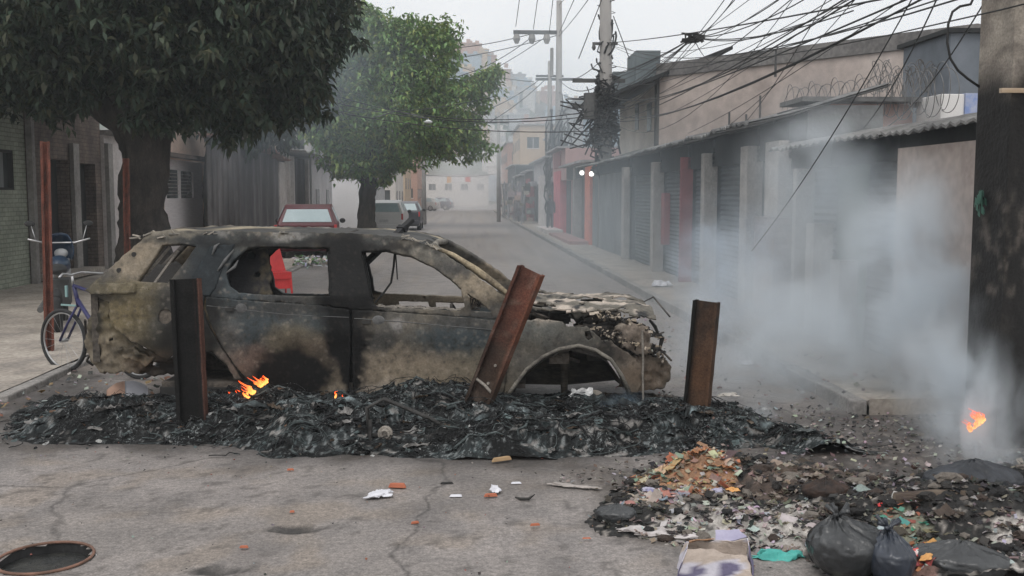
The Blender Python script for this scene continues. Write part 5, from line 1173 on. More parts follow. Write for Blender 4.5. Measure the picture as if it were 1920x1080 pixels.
for a, b_, r in ((hd,Vector((.24,0,.70)),.022),(h2,bb_,.022),(hd,Vector((.70,0,.80)),.018),(bb_,st_,.017)): m.tube([a, b_], r, 8)
for s_ in (-.05,.05): m.tube([bb_, rw+Vector((0,s_,0))], .010, 6); m.tube([Vector((.70,0,.8)), rw+Vector((0,s_,0))], .009, 6)
m.build('frame', MPU, bk, True)
m = MB()
for s_ in (-.05,.05): m.tube([(.24,s_*.7,.70), (.12,s_,.52), (0,s_,.335)], .013, 6)
m.build('fork', MPU, bk, True)
m = MB(); m.tube([(.17,0,.92),(.16,0,1.02)], .014, 8); m.tube([(.30,-.28,1.03),(.16,-.12,1.05),(.14,0,1.03),(.16,.12,1.05),(.30,.28,1.03)], .012, 8); m.build('handlebar', MCHR, bk, True)
m = MB(); m.tube([(.58,0,.92),(.70,0,.95),(.84,0,.96)], [.02,.05,.08], 8); m.tube([(.71,0,.93),(.70,0,.8)], .013, 6); m.build('saddle', MBL, bk, True)
m = MB(); m.ring(bb_, (0,1,0), .09, .006, 24, 5); m.tube([bb_+Vector((0,-.06,0)), bb_+Vector((.1,-.08,-.13))], .01, 6); m.tube([bb_+Vector((0,.06,0)), bb_+Vector((-.1,.08,.13))], .01, 6); m.build('crank', MCHR, bk)
m = MB(); m.box((.10,-.05,.80), (.13,-.03,.92)); m.box((-.02,-.005,.70),(.2,.005,.72)); bevel(m.build('mudguard', M('pale_green_metal', (.25,.42,.40), (.2,.3,.3), 4, .5), bk), .004)
# motorcycle, seen from the front, behind the bicycle
mq = G(120, 606); mo = empty('motorcycle', mq, R(-72), 'dark motorcycle with a blue fairing standing behind the bicycle beside the rusty pole', 'motorcycle')
MBU = M('blue_fairing', (.02,.042,.075), (.01,.02,.04), 4, .35)
for x in (0, 1.3):
    m = MB(); m.ring((x,0,.31), (0,1,0), .26, .055, 30, 10); w_ = m.build('wheel', MBL, mo, True); m = MB(); m.disc((x,0,.31), (0,1,0), .2, .03, 20); m.build('rim', MSOOT, w_)
m = MB()
for s_ in (-.1,.1): m.tube([(0,s_,.31),(.22,s_,.95)], .025, 8)
m.build('fork', MCHR, mo, True)
def ell(m, c, r, seg=(16,10), col=None):
    bm = bmesh.new(); bmesh.ops.create_uvsphere(bm, u_segments=seg[0], v_segments=seg[1], radius=1); b = len(m.v)
    m.add([(c[0]+v.co.x*r[0], c[1]+v.co.y*r[1], c[2]+v.co.z*r[2]) for v in bm.verts], [tuple(v.index for v in f.verts) for f in bm.faces], col); bm.free()
m = MB()
m.v = [(.30,-.16,.92),(.02,-.11,.92),(-.02,0,.90),(.02,.11,.92),(.30,.16,.92),(.28,-.19,1.10),(.02,-.14,1.10),(-.05,0,1.10),(.02,.14,1.10),(.28,.19,1.10),(.26,-.12,1.28),(.14,-.08,1.30),(.12,0,1.32),(.14,.08,1.30),(.26,.12,1.28)]
m.f = [(i, i+1, i+6, i+5) for i in range(4)]+[(5+i, 6+i, 11+i, 10+i) for i in range(4)]
o = m.build('fairing', MBU, mo, True); md = o.modifiers.new('sub','SUBSURF'); md.levels = 2; md.render_levels = 2; md = o.modifiers.new('s','SOLIDIFY'); md.thickness = .012
m = MB(); ell(m, (.02,0,1.02), (.05,.10,.07)); m.build('headlight', M('lamp_glass', (.6,.62,.62), (.5,.5,.5), 3, .15), mo, True)
m = MB(); m.tube([(.36,-.40,1.24),(.24,-.2,1.18),(.24,.2,1.18),(.36,.40,1.24)], .014, 8); m.tube([(.28,-.3,1.2),(.20,-.36,1.42)], .007, 5); m.tube([(.28,.3,1.2),(.20,.36,1.42)], .007, 5); m.build('handlebar', MCHR, mo, True)
for s_ in (-1,1): m = MB(); ell(m, (.18,s_*.38,1.45), (.015,.07,.045), (10,8)); m.build('mirror', MBL, mo, True)
m = MB(); ell(m, (.55,0,.88), (.28,.15,.14)); m.build('tank', MBU, mo, True)
m = MB(); ell(m, (1.05,0,.86), (.40,.13,.07)); m.build('seat', MBL, mo, True)
m = MB(); m.box((.4,-.14,.35), (.85,.14,.70)); m.tube([(.5,-.18,.4),(1.4,-.2,.35)], .04, 8); m.tube([(.22,0,.95),(.6,0,.55),(1.3,0,.31)], .03, 6); m.build('engine', MSOOT, mo)
m = MB(); vs = [( -.16,-.06,.62),(.12,-.06,.66),(.12,.06,.66),(-.16,.06,.62),(-.2,-.05,.55),(-.2,.05,.55)]; m.add(vs, [(0,1,2,3),(4,0,3,5)]); o = m.build('front_mudguard', MBU, mo)
# ================================================================== RED CHAIR, PARKED CARS
rc = G(520, 552); ch = empty('plastic_chair', rc, R(25), 'red plastic chair on the road seen through the rear window of the burnt car', 'chair')
MRC = M('red_plastic', (.62,.045,.045), (.5,.03,.03), 4, .4)
m = MB(); m.box((-.22,-.22,.40), (.22,.2,.43)); m.box((-.21,-.195,.12),(-.195,.18,.399)); m.box((.195,-.195,.12),(.21,.18,.399)); m.box((-.19,-.20,.12),(.19,-.19,.299)); m.box((-.22,-.225,.30),(.22,-.20,.399)); bevel(m.build('seat', MRC, ch), .01)
m = MB(); m.add([(-.22,.19,.43),(.22,.19,.43),(.10,.30,1.02),(-.10,.30,1.02),(-.22,.22,.43),(.22,.22,.43),(.10,.33,1.02),(-.10,.33,1.02)], [(0,1,2,3),(5,4,7,6),(4,0,3,7),(1,5,6,2),(3,2,6,7)]); m.build('backrest', MRC, ch)
for x in (-.2,.2):
    for y in (-.19,.18): m = MB(); m.tube([(x,y,.40),(x*1.1,y*1.15,0)], [.025,.018], 8); m.build('leg', MRC, ch)
MCG = M('car_glass', (.42,.52,.54), (.32,.42,.44), 1.5, .3, spec=.5); MTY = MBL; MLR = M('tail_lamp', (.6,.05,.05), (.45,.04,.04), 4, .3); MPLT = M('number_plate', (.55,.55,.55), (.4,.4,.4), 9, .5)
def parked(loc_, rz, lab, mat, wd=1.68, ln=3.9, ht=1.45, grp='cars parked on the left'):
    c = empty('parked_car', loc_, rz, lab, 'car', grp); h = wd/2; c.scale = (1, 1, ht/1.45); ht = 1.45
    # rear faces -y.  sections along y: (y, z_low, z_belt, half width, z_roof, half roof)
    S_ = [(0,.30,.92,h*.90,.92,h*.88),(.06,.24,.98,h*.96,.99,h*.90),(.30,.22,1.00,h,1.36*ht/1.45,h*.74),(.75,.22,.99,h,ht,h*.76),(1.5,.22,.97,h,ht+.02,h*.78),(2.1,.22,.95,h,ht-.04,h*.76),(2.75,.22,.94,h,.98,h*.86),(3.3,.24,.86,h*.98,.87,h*.85),(ln-.1,.28,.72,h*.92,.74,h*.8),(ln,.34,.60,h*.84,.62,h*.7)]
    m = MB(); n = 8
    for (y, zl, zb, hw, zr, hr) in S_:
        for x, z in ((-hw*.92,zl),(-hw,zl+.18),(-hw,zb),(-hr,zr),(hr,zr),(hw,zb),(hw,zl+.18),(hw*.92,zl)): m.v.append((x, y, z))
    k = len(S_); m.f = [(i*n+j, i*n+(j+1) % n, (i+1)*n+(j+1) % n, (i+1)*n+j) for i in range(k-1) for j in range(n)]+[tuple(range(n-1,-1,-1)), tuple((k-1)*n+j for j in range(n))]
    o = m.build('body', mat, c); bevel(o, .03, 3)
    m = MB(); y0_, z0_, y1_, z1_ = .07, 1.01, .30, 1.34*ht/1.45
    m.add([(-h*.80,y0_-.002,z0_),(h*.80,y0_-.002,z0_),(h*.66,y1_-.022,z1_),(-h*.66,y1_-.022,z1_)], [(0,1,2,3)]); o = m.build('rear_window', MCG, c); md = o.modifiers.new('s','SOLIDIFY'); md.thickness = .012; md.offset = 1
    for s_ in (-1,1):
        m = MB(); m.add([(s_*h*.985,.5,1.03),(s_*h*.985,2.35,1.0),(s_*h*.80,1.95,ht-.08),(s_*h*.80,.72,ht-.06)], [(0,1,2,3)]); o = m.build('side_window', MCG, c); md = o.modifiers.new('s','SOLIDIFY'); md.thickness = .02; md.offset = 0
        m = MB(); m.box((s_*h*.97-.085,-.004,.70), (s_*h*.97+.0,.07,.94)); bevel(m.build('tail_light', MLR, c), .015)
        m = MB(); ell(m, (s_*(h+.10),2.2,1.0), (.09,.05,.07)); m.build('mirror', MBL, c, True)
        for y in (.72,3.15):
            m = MB(); m.disc((s_*(h-.10),y,.30), (1,0,0), .30, .2, 26); w_ = m.build('wheel', MTY, c); m = MB(); m.disc((s_*(h-.0),y,.30), (1,0,0), .18, .012, 18); m.build('rim', MCHR, w_)
    m = MB(); m.box((-h*.93,-.07,.30), (h*.93,.02,.52)); bevel(m.build('bumper', mat, c), .03)
    m = MB(); m.box((-.22,-.085,.56) if False else (-.2,-.02,.60), (.2,.01,.71)); m.build('number_plate', MPLT, c)
    return c
MSIL = M('silver_paint', (.66,.65,.64), (.60,.60,.58), 2, .35); MDRD = M('dark_red_paint', (.10,.008,.015), (.07,.006,.01), 2, .35); MDKG = M('dark_grey_paint', (.06,.065,.075), (.05,.05,.06), 2, .35); MWHT = M('white_car_paint', (.62,.62,.60), (.55,.55,.54), 2, .4)
q = PY(720, 430, 44.5); parked((q.x, 44.5, 0), R(-1), 'silver hatchback parked beside the green tree trunk, seen from behind', MSIL, 1.72, 3.9, 1.6)
q = PY(576, 430, 29.0); parked((q.x, 29.0, 0), R(6), 'dark red car with a pale blue rear window parked by the sheds', MDRD, 1.72, 4.2, 1.56)
q = PY(757, 430, 53); parked((q.x, 53, 0), 0, 'dark car parked just beyond the silver hatchback', MDKG, 1.75, 4.1, 1.5)
q = PY(822, 385, 118); parked((q.x, 118, 0), R(75), 'white car standing crosswise far down the smoky street', MWHT, 1.75, 4.1, 1.5)
q = PY(848, 385, 124); parked((q.x, 124, 0), R(80), 'dark blue car far down the street half lost in smoke', M('navy_paint', (.05,.06,.12), (.04,.05,.1), 2, .4), 1.75, 4.1, 1.5)
# ================================================================== BURNT DEBRIS BANK
MPI = M('melted_debris', (1.2,1.2,1.2), (.55,.55,.55), 14, .62, .7, 60, attr=True, fine=.3, spec=.16, bdist=.012)
def ridged(x, y, z, s, o=4):
    a, f, t = .5, s, 0
    for _ in range(o): t += a*(1-abs(N.noise(Vector((x*f, y*f, z)))*2)); a *= .5; f *= 2.1
    return t
def pileh(x, y):
    d = pdist(x, y, PILE)
    wx_ = x+.22*fbm(x, y, 50, 3, 2.0); wy_ = y+.14*fbm(x, y, 60, 3, 2.5)
    d += .10*fbm(wx_, wy_, 4, 3, 2.5)
    if d <= -.04: return -.02
    e = sstep(-.04, .34, d)*lerp(.25, 1, sstep(3.4, 2.2, x))
    lef = sstep(-4.2, -2.4, x); rig = sstep(3.9, 2.0, x)
    base = (.05+.15*lef*rig+.045*sstep(7.5,8.0,y)*sstep(2.2,.6,x)*lef)*(.9+.5*fbm(x, y, 2, 3, 1.1))
    base *= lerp(1, .6, sstep(.1,.8,x)*sstep(7.4,7.9,y))
    if y > 8.25: base *= lerp(1, .35, sstep(8.25, 8.8, y))
    r1 = ridged(wx_, wy_*1.5, 3, 3.0); r2 = ridged(wx_, wy_*1.2, 9, 9.0, 3)
    r3 = fbm(wx_, wy_, 14, 4, 16); r4 = abs(fbm(x, y, 24, 3, 34))
    return e*(base+.07*(r1-.45)*(.5+.5*rig)+.05*(r2-.45)+.028*r3*(.4+base*3)+.016*r4)
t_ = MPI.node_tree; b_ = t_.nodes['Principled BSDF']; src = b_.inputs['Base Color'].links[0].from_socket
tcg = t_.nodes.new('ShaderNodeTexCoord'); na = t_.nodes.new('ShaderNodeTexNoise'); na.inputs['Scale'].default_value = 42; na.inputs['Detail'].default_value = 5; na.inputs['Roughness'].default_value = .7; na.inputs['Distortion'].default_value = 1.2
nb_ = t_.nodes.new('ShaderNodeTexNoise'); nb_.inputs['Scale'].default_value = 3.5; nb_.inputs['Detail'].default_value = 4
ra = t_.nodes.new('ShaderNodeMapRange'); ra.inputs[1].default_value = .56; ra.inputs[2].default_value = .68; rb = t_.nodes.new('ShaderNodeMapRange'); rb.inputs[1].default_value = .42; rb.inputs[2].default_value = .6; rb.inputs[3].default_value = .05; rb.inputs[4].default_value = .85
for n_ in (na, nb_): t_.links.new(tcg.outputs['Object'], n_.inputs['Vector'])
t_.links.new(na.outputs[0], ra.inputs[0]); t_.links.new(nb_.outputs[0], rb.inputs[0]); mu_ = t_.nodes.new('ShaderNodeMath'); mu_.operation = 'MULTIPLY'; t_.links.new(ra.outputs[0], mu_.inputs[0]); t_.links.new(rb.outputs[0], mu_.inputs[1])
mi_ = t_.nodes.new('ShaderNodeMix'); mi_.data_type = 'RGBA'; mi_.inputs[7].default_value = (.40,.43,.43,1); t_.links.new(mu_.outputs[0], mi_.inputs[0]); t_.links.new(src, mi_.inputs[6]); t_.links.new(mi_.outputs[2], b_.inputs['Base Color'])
pb = MB(); X0, X1, Y0, Y1, st = -4.4, 4.1, 7.0, 9.2, .0135; nx = int((X1-X0)/st); ny = int((Y1-Y0)/st); ok = []
for j in range(ny+1):
    for i in range(nx+1):
        x, y = X0+i*st, Y0+j*st; z = pileh(x, y); pb.v.append((x, y, z)); ok.append(z > -.005)
        n1 = fbm(x, y, 5, 4, 3.2); n2 = fbm(x+.1*fbm(x,y,3,3,4), y*1.8, 15, 4, 9); n3 = ridged(x+.2*n1, y*1.6, 20, 12, 2)
        c = mixc((.007,.0075,.0075), (.022,.027,.028), sstep(-.1,.5,n1))
        n5 = fbm(x, y, 70, 4, 26)
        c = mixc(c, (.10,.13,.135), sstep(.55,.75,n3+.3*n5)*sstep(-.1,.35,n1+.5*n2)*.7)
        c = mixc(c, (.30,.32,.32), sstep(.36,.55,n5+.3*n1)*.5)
        c = mixc(c, (.36,.34,.32), sstep(.22,.42,n2)*sstep(.0,.4,fbm(x, y, 33, 3, 1.7))*.6)
        c = mixc(c, (.10,.07,.05), sstep(.1,.4,fbm(x, y, 44, 3, 1.5))*sstep(8.3,8.9,y)*.8)
        if x > 2.6: c = mixc(c, (.30,.29,.28), sstep(.05,.3,n2)*.35)
        pb.c.append(c)
for j in range(ny):
    for i in range(nx):
        a = j*(nx+1)+i
        if ok[a] or ok[a+1] or ok[a+nx+1] or ok[a+nx+2]: pb.f.append((a, a+1, a+nx+2, a+nx+1))
tag(pb.build('debris_bank', MPI, None, True), 'black melted rubber and ash banked in front of the burnt car', 'debris', kind='stuff')
rw_ = random.Random(31)
sm = MB()   # twisted tyre wires, strips and shards lying in the bank
def onp(x, y, dz=0): return Vector((x, y, max(0, pileh(x, y))+dz))
placed = 0
while placed < 2600:
    x, y = rw_.uniform(-4, 3.9), rw_.uniform(7.1, 8.5)
    if pdist(x, y, PILE) < (.02 if placed % 5 else -.2): continue
    placed += 1; k = (0,1,2,2,0,3,3,1,2)[placed % 9]; a = rw_.uniform(0, 6.28); l = rw_.uniform(.05, .28)
    tone = rw_.random(); col = (.016,.016,.017) if tone < .55 else ((.10,.13,.13) if tone < .75 else ((.34,.34,.33) if tone < .9 else (.15,.09,.06)))
    if k < 2: col = (.016,.016,.017) if tone < .75 else (.07,.085,.085)
    if k == 0:
        cx, cy = x, y; rr_ = rw_.uniform(.03, .2); a0 = rw_.uniform(0, 6); tilt = rw_.uniform(.1, .9)
        sm.tube([onp(cx+rr_*math.cos(a0+t*.35), cy+rr_*math.sin(a0+t*.35)*.6, .01+rr_*tilt*.4*math.sin(t*.35)) for t in range(rw_.randint(5, 14))], rw_.uniform(.0012, .0035), 4, col)
    elif k == 1:
        pts = [onp(x+l*t/4*math.cos(a)+.01*rw_.gauss(0,1), y+l*t/4*math.sin(a)*.5, .012+rw_.uniform(0,.03)) for t in range(5)]; sm.tube(pts, [.003,.009,.012,.008,.003] if rw_.random() < .5 else .004, 5, col)
    else:
        s_ = rw_.uniform(.005, .022)*(1.6 if rw_.random() < .06 else 1); M3 = Matrix.Translation(onp(x, y, s_*.2)) @ Matrix.Rotation(a, 4, 'Z') @ Matrix.Rotation(rw_.uniform(-.9,.9), 4, 'X') @ Matrix.Rotation(rw_.uniform(-.7,.7), 4, 'Y')
        b = len(sm.v); vs = [Vector((-s_*1.5, -s_*.6, 0)), Vector((s_, -s_*.7, s_*.15)), Vector((s_*1.3, s_*.5, 0)), Vector((-s_*.2, s_*.8, s_*.3)), Vector((-s_*1.2, s_*.3, .0)), Vector((0, 0, -s_*.3))]
        sm.add([M3 @ v_ for v_ in vs], [(0,1,2,3,4), (1,0,5), (2,1,5), (3,2,5), (4,3,5), (0,4,5)], col)
for i in range(330):
    x, y = rw_.uniform(-4, 3.8), rw_.uniform(7.1, 8.4)
    if pdist(x, y, PILE) < .03: continue
    s_ = rw_.uniform(.02, .075); n = 7; M3 = Matrix.Translation(onp(x, y, s_*.15)) @ Matrix.Rotation(rw_.uniform(0, 6.28), 4, 'Z') @ Matrix.Rotation(rw_.uniform(-.5,.5), 4, 'X'); b = len(sm.v); ax_ = rw_.uniform(.2, .7); col = rw_.choice([(.012,.012,.012),(.012,.012,.012),(.02,.02,.02),(.035,.04,.04),(.09,.10,.10),(.22,.21,.20),(.07,.05,.035)])
    for a_ in range(n+1):
        for j in range(n+1):
            u = (a_/n-.5)*2; v = (j/n-.5)*2; k = 1+.5*fbm(u*.8+i, v*.8, 1, 3, 1.2); sm.v.append(tuple(M3 @ Vector((u*s_*k*1.4, v*s_*ax_*k, s_*(.6*abs(fbm(u+i, v, 2, 3, 1.6))+.2*fbm(u, v+i, 7, 2, 4)))))); sm.c.append(col)
    sm.f += [(b+a_*(n+1)+j, b+(a_+1)*(n+1)+j, b+(a_+1)*(n+1)+j+1, b+a_*(n+1)+j+1) for a_ in range(n) for j in range(n)]
tag(sm.build('scrap_wire', MPI), 'tangled tyre wire and charred scraps strewn through the black debris', 'scrap', kind='stuff')
for i in range(380):
    x, y = rw_.uniform(-4, 3.8), rw_.uniform(7.1, 8.5)
    if pdist(x, y, PILE) < .03: continue
    s_ = rw_.uniform(.008, .04); bm = bmesh.new(); bmesh.ops.create_icosphere(bm, subdivisions=2, radius=1); p = onp(x, y, s_*.2); sx = rw_.uniform(.7, 2.2)
    sm.add([p+Vector((v.co.x*s_*sx, v.co.y*s_, v.co.z*s_*.7))*(1+.6*N.noise(v.co*2.2+Vector((i,0,0)))+.4*N.noise(v.co*6+Vector((i,3,0)))) for v in bm.verts], [tuple(v.index for v in f.verts) for f in bm.faces], rw_.choice([(.012,.012,.012),(.02,.02,.02),(.05,.045,.04),(.13,.12,.11)])); bm.free()
# larger tyre-rubber folds as broad draped bands
fb = MB()
for i in range(9):
    x, y = rw_.uniform(-3.2, 2.6), rw_.uniform(7.45, 8.1); a = rw_.gauss(0, .5); l = rw_.uniform(.25, .6); w_ = rw_.uniform(.012, .035); n = 12; b = len(fb.v)
    for t in range(n+1):
        q = t/n-.5; cx = x+l*q*math.cos(a)*1.3; cy = y+l*q*math.sin(a)+.06*math.sin(q*6+i); hh_ = .02+.045*math.cos(q*3)
        for s_ in (-1, -.3, .3, 1): fb.v.append(tuple(onp(cx, cy+s_*w_, hh_*(1-.7*abs(s_))+.006)))
        fb.c += [mixc((.012,.013,.013), (.22,.27,.28), max(0, fbm(cx, cy+s_, i, 3, 12))*1.3) for s_ in (-1,-.3,.3,1)]
    fb.f += [(b+t*4+s_, b+t*4+s_+1, b+(t+1)*4+s_+1, b+(t+1)*4+s_) for t in range(n) for s_ in range(3)]
tag(fb.build('rubber_strips', MPI, None, True), 'curved strips of melted tyre rubber draped over the debris', 'tyre remains', kind='stuff')
# a burnt frame part lying at the front of the bank
q = G(800, 842); fr = empty('twisted_frame', (q.x, q.y, 0), R(-4), 'charred twisted metal frame with a round bracket in front of the debris', 'metal frame')
m = MB(); m.tube([(-.42,0,.10),(-.1,.02,.09),(.2,-.02,.085),(.62,.02,.07)], .018, 8); m.tube([(-.42,0,.10),(-.44,.02,.30),(-.32,.06,.36),(.02,.12,.20),(.14,.14,.11)], .016, 8); m.tube([(.1,-.01,.085),(.35,.08,.14),(.6,.1,.13)], .012, 6)
m.build('frame', M('charred_metal', (.05,.048,.045), (.018,.017,.016), 9, .55, .5, 40), fr, True)
m = MB(); m.disc((-.30,-.02,.12), (.2,1,.1), .055, .03, 18); m.ring((-.30,-.045,.12), (.2,1,.1), .03, .01, 16, 6); m.build('bracket', MATS['ash_metal'], fr)
m = MB(); m.tube([(-.40,-.02,.0),(-.41,-.03,.1),(-.41,-.02,.22)], .014, 6); m.build('stub', MATS['charred_metal'], fr)
# pale round half burnt box at the left, white flakes
q = G(222, 772); bx = empty('cardboard_drum', (q.x, q.y+.25, 0.02), R(18), 'rounded half brown half white crumpled box under the car tail', 'box')
for nm, x0, x1, mt in (('brown_half', -.17, -.02, M('box_brown', (.42,.27,.20), (.30,.19,.14), 4, .8, .2)), ('white_half', -.018, .17, M('box_white', (.60,.60,.64), (.42,.42,.46), 4, .7, .2))):
    m = MB(); n = 9; k = 8
    for i in range(n+1):
        for j in range(k+1):
            x = lerp(x0, x1, i/n); a = math.pi*j/k; r_ = .20*(1-.5*(abs(x)/.2)**2.5)
            m.v.append((x, -.12*math.cos(a), .0+r_*math.sin(a)**.7+.012*fbm(x*9, j*.5, 3, 3, 1)))
    m.f = [(i*(k+1)+j, (i+1)*(k+1)+j, (i+1)*(k+1)+j+1, i*(k+1)+j+1) for i in range(n) for j in range(k)]+[tuple(range(k,-1,-1)), tuple(n*(k+1)+j for j in range(k+1))]
    m.build(nm, mt, bx, True)
# ================================================================== RUBBISH HEAP
def heaph(x, y):
    d = pdist(x, y, HEAP)+.10*fbm(x, y, 7, 3, 2.2)
    if d < -.03: return -.02
    e = sstep(-.03, .42, d); h = .08+.06*fbm(x, y, 11, 3, 1.6)
    c1 = G(1290, 905); h += .13*math.exp(-(((x-c1.x)/.42)**2+((y-c1.y)/.26)**2))
    c2 = G(1830, 1000); h += .20*math.exp(-(((x-c2.x)/.55)**2+((y-c2.y)/.45)**2))
    c3 = G(1450, 940); h -= .03*math.exp(-(((x-c3.x)/.4)**2+((y-c3.y)/.2)**2))
    return e*(h+.05*(ridged(x+.1*fbm(x,y,1,3,3), y, 13, 6)-.5)+.035*(ridged(x, y, 17, 19, 3)-.5))+.004*fbm(x, y, 2, 2, 40)
def topx(x, y, z=.08):
    d = Vector((x, y, z))-CAM; dz = d.dot(FWD); return 960+FPX*d.dot(RGT)/dz, 540-FPX*d.dot(UPV)/dz
ZN = [ # px, py, rx, ry, palette, weight
 (1290,895,95,42,'org'), (1230,935,60,18,'pale'), (1400,960,140,26,'ash'), (1300,985,150,24,'ash'), (1480,1000,60,22,'ash'), (1690,1010,60,40,'grn'), (1720,1060,50,30,'red'), (1560,900,120,18,'brn'), (1450,915,90,20,'brn'), (1380,1020,60,10,'pale'),(1890,1040,50,40,'ash')]
PAL = {'org':[(.50,.22,.10),(.56,.36,.20),(.42,.14,.07),(.60,.50,.38),(.26,.34,.27),(.55,.53,.48),(.34,.22,.14),(.58,.42,.28),(.12,.09,.07),(.46,.42,.38),(.22,.17,.13)], 'pale':[(.62,.58,.52),(.5,.42,.34),(.3,.3,.36),(.45,.2,.16),(.66,.64,.6),(.35,.3,.26)],
 'ash':[(.52,.49,.46),(.40,.37,.34),(.58,.56,.54),(.25,.22,.20),(.03,.03,.03),(.05,.04,.04),(.30,.24,.20)], 'grn':[(.10,.32,.24),(.5,.48,.44),(.35,.12,.07),(.06,.05,.04),(.3,.2,.12),(.55,.53,.5),(.12,.1,.08)], 'red':[(.7,.08,.06),(.75,.72,.68),(.7,.36,.12),(.5,.1,.1)], 'brn':[(.10,.07,.05),(.20,.16,.13),(.3,.25,.21),(.05,.04,.04)],
 'blk':[(.025,.025,.025),(.04,.038,.035),(.014,.014,.014),(.14,.12,.10),(.34,.32,.3),(.07,.05,.035)]}
def zone(x, y):
    px_, py_ = topx(x, y); best, bw = 'blk', .75
    for cx, cy, rx, ry, k in ZN:
        q = math.exp(-(((px_-cx)/rx)**2+((py_-cy)/ry)**2)*.9)+.35*fbm(x, y, cx*.01, 3, 5)
        if q > bw*.62 and q > (bw if best != 'blk' else 0): best, bw = k, q
    return best
hp = MB(); X0, X1, Y0, Y1, st = .35, 4.6, 4.5, 7.6, .021; nx = int((X1-X0)/st); ny = int((Y1-Y0)/st); ok = []; BASE = {'org':(.30,.17,.10),'pale':(.30,.26,.22),'ash':(.42,.39,.36),'grn':(.2,.2,.15),'red':(.2,.12,.1),'brn':(.085,.062,.05),'blk':(.022,.021,.020)}
for j in range(ny+1):
    for i in range(nx+1):
        x, y = X0+i*st, Y0+j*st; z = heaph(x, y); hp.v.append((x, y, z)); ok.append(z > -.005)
        k = zone(x, y); c = BASE[k]; n2 = fbm(x, y, 15, 4, 8); n3 = fbm(x, y, 25, 4, 20)
        if k in ('ash','brn'): c = mixc(c, (.03,.028,.026), sstep(.05,.35,n2)*.85)
        if k == 'blk': c = mixc(c, (.32,.29,.26), sstep(.28,.5,n3+.3*n2)*.6)
        hp.c.append(tuple(q*(1+.5*n3) for q in c))
for j in range(ny):
    for i in range(nx):
        a = j*(nx+1)+i
        if ok[a] or ok[a+1] or ok[a+nx+1] or ok[a+nx+2]: hp.f.append((a, a+1, a+nx+2, a+nx+1))
MHP = M('ash_heap', (1.15,1.15,1.15), (.7,.7,.7), 22, .85, .7, 90, attr=True, fine=.25, bdist=.01)
tag(hp.build('rubbish_heap', MHP, None, True), 'burnt household rubbish and pale ash heaped at the lower right', 'rubbish heap', kind='stuff')
MLT = M('litter_mix', (.92,.92,.92), (.6,.6,.6), 18, .6, .3, 80, attr=True)
def shard(mb, p, s_, col, a=None, rg=rw_):
    M3 = Matrix.Translation(p) @ Matrix.Rotation(rg.uniform(0, 6.28) if a is None else a, 4, 'Z') @ Matrix.Rotation(rg.uniform(-.7,.7), 4, 'X') @ Matrix.Rotation(rg.uniform(-.6,.6), 4, 'Y')
    ex = rg.uniform(.3, 1.0); n = 3; b = len(mb.v); th = .0022; cv = rg.uniform(-.5,.5)
    vs = []
    for zz in (0, th):
        for i in range(n+1):
            for j in (0, 1):
                x = (i/n-.5)*2*s_; y = (j-.5)*2*s_*ex*rg.uniform(.7, 1.1); vs.append(M3 @ Vector((x, y, zz+cv*(x*x)/s_+rg.uniform(-.08,.08)*s_)))
    k = 2*(n+1); fs = []
    for i in range(n):
        a_ = 2*i; fs += [(a_+k, a_+2+k, a_+3+k, a_+1+k), (a_, a_+1, a_+3, a_+2), (a_, a_+2, a_+2+k, a_+k), (a_+1, a_+1+k, a_+3+k, a_+3)]
    fs += [(0, k, k+1, 1), (2*n, 2*n+1, 2*n+1+k, 2*n+k)]
    mb.add(vs, fs, [tuple(q*rg.uniform(.8,1.15) for q in col)]*len(vs))
lt = MB(); placed = 0
while placed < 4600:
    x, y = rw_.uniform(.5, 4.3), rw_.uniform(4.6, 7.4)
    if pdist(x, y, HEAP) < -.04: continue
    k = zone(x, y); pr = {'org':1,'pale':.9,'grn':1,'red':1,'ash':.7,'brn':.4,'blk':.42}[k]
    if rw_.random() > pr: continue
    placed += 1; z = max(0, heaph(x, y)); s_ = .005+.011*rw_.random()+.016*rw_.random()**3*(1.0 if k in ('ash','blk','brn') else 1.5)
    if rw_.random() < .05: s_ *= 1.9
    shard(lt, Vector((x, y, z+s_*.35)), s_, rw_.choice(PAL[k]))
def crumple(mb, p, s_, col, rg):
    n = 7; M3 = Matrix.Translation(p) @ Matrix.Rotation(rg.uniform(0, 6.28), 4, 'Z') @ Matrix.Rotation(rg.uniform(-.4,.4), 4, 'X'); sd_ = rg.uniform(0, 99); b = len(mb.v); ax_ = rg.uniform(.35, .9)
    for i in range(n+1):
        for j in range(n+1):
            u = (i/n-.5)*2; v = (j/n-.5)*2; k = 1+.5*fbm(u*.8+sd_, v*.8, 1, 3, 1.2); q = M3 @ Vector((u*s_*k, v*s_*ax_*k, s_*(.55*abs(fbm(u+sd_, v, 2, 3, 1.6))+.2*fbm(u, v+sd_, 7, 2, 4)))); mb.v.append(tuple(q)); mb.c.append(tuple(c_*(.9+.2*rg.random()) for c_ in col))
    mb.f += [(b+i*(n+1)+j, b+(i+1)*(n+1)+j, b+(i+1)*(n+1)+j+1, b+i*(n+1)+j+1) for i in range(n) for j in range(n)]
placed = 0
while placed < 420:
    x, y = rw_.uniform(.5, 4.3), rw_.uniform(4.6, 7.4)
    if pdist(x, y, HEAP) < 0: continue
    placed += 1; k = zone(x, y); s_ = rw_.uniform(.018, .05)*(1.4 if rw_.random() < .15 else 1); crumple(lt, Vector((x, y, max(0, heaph(x, y))+s_*.12)), s_, rw_.choice(PAL[k]), rw_)
tag(lt.build('litter', MLT), 'countless scraps of orange, white and green litter mixed through the heap', 'litter', kind='stuff')
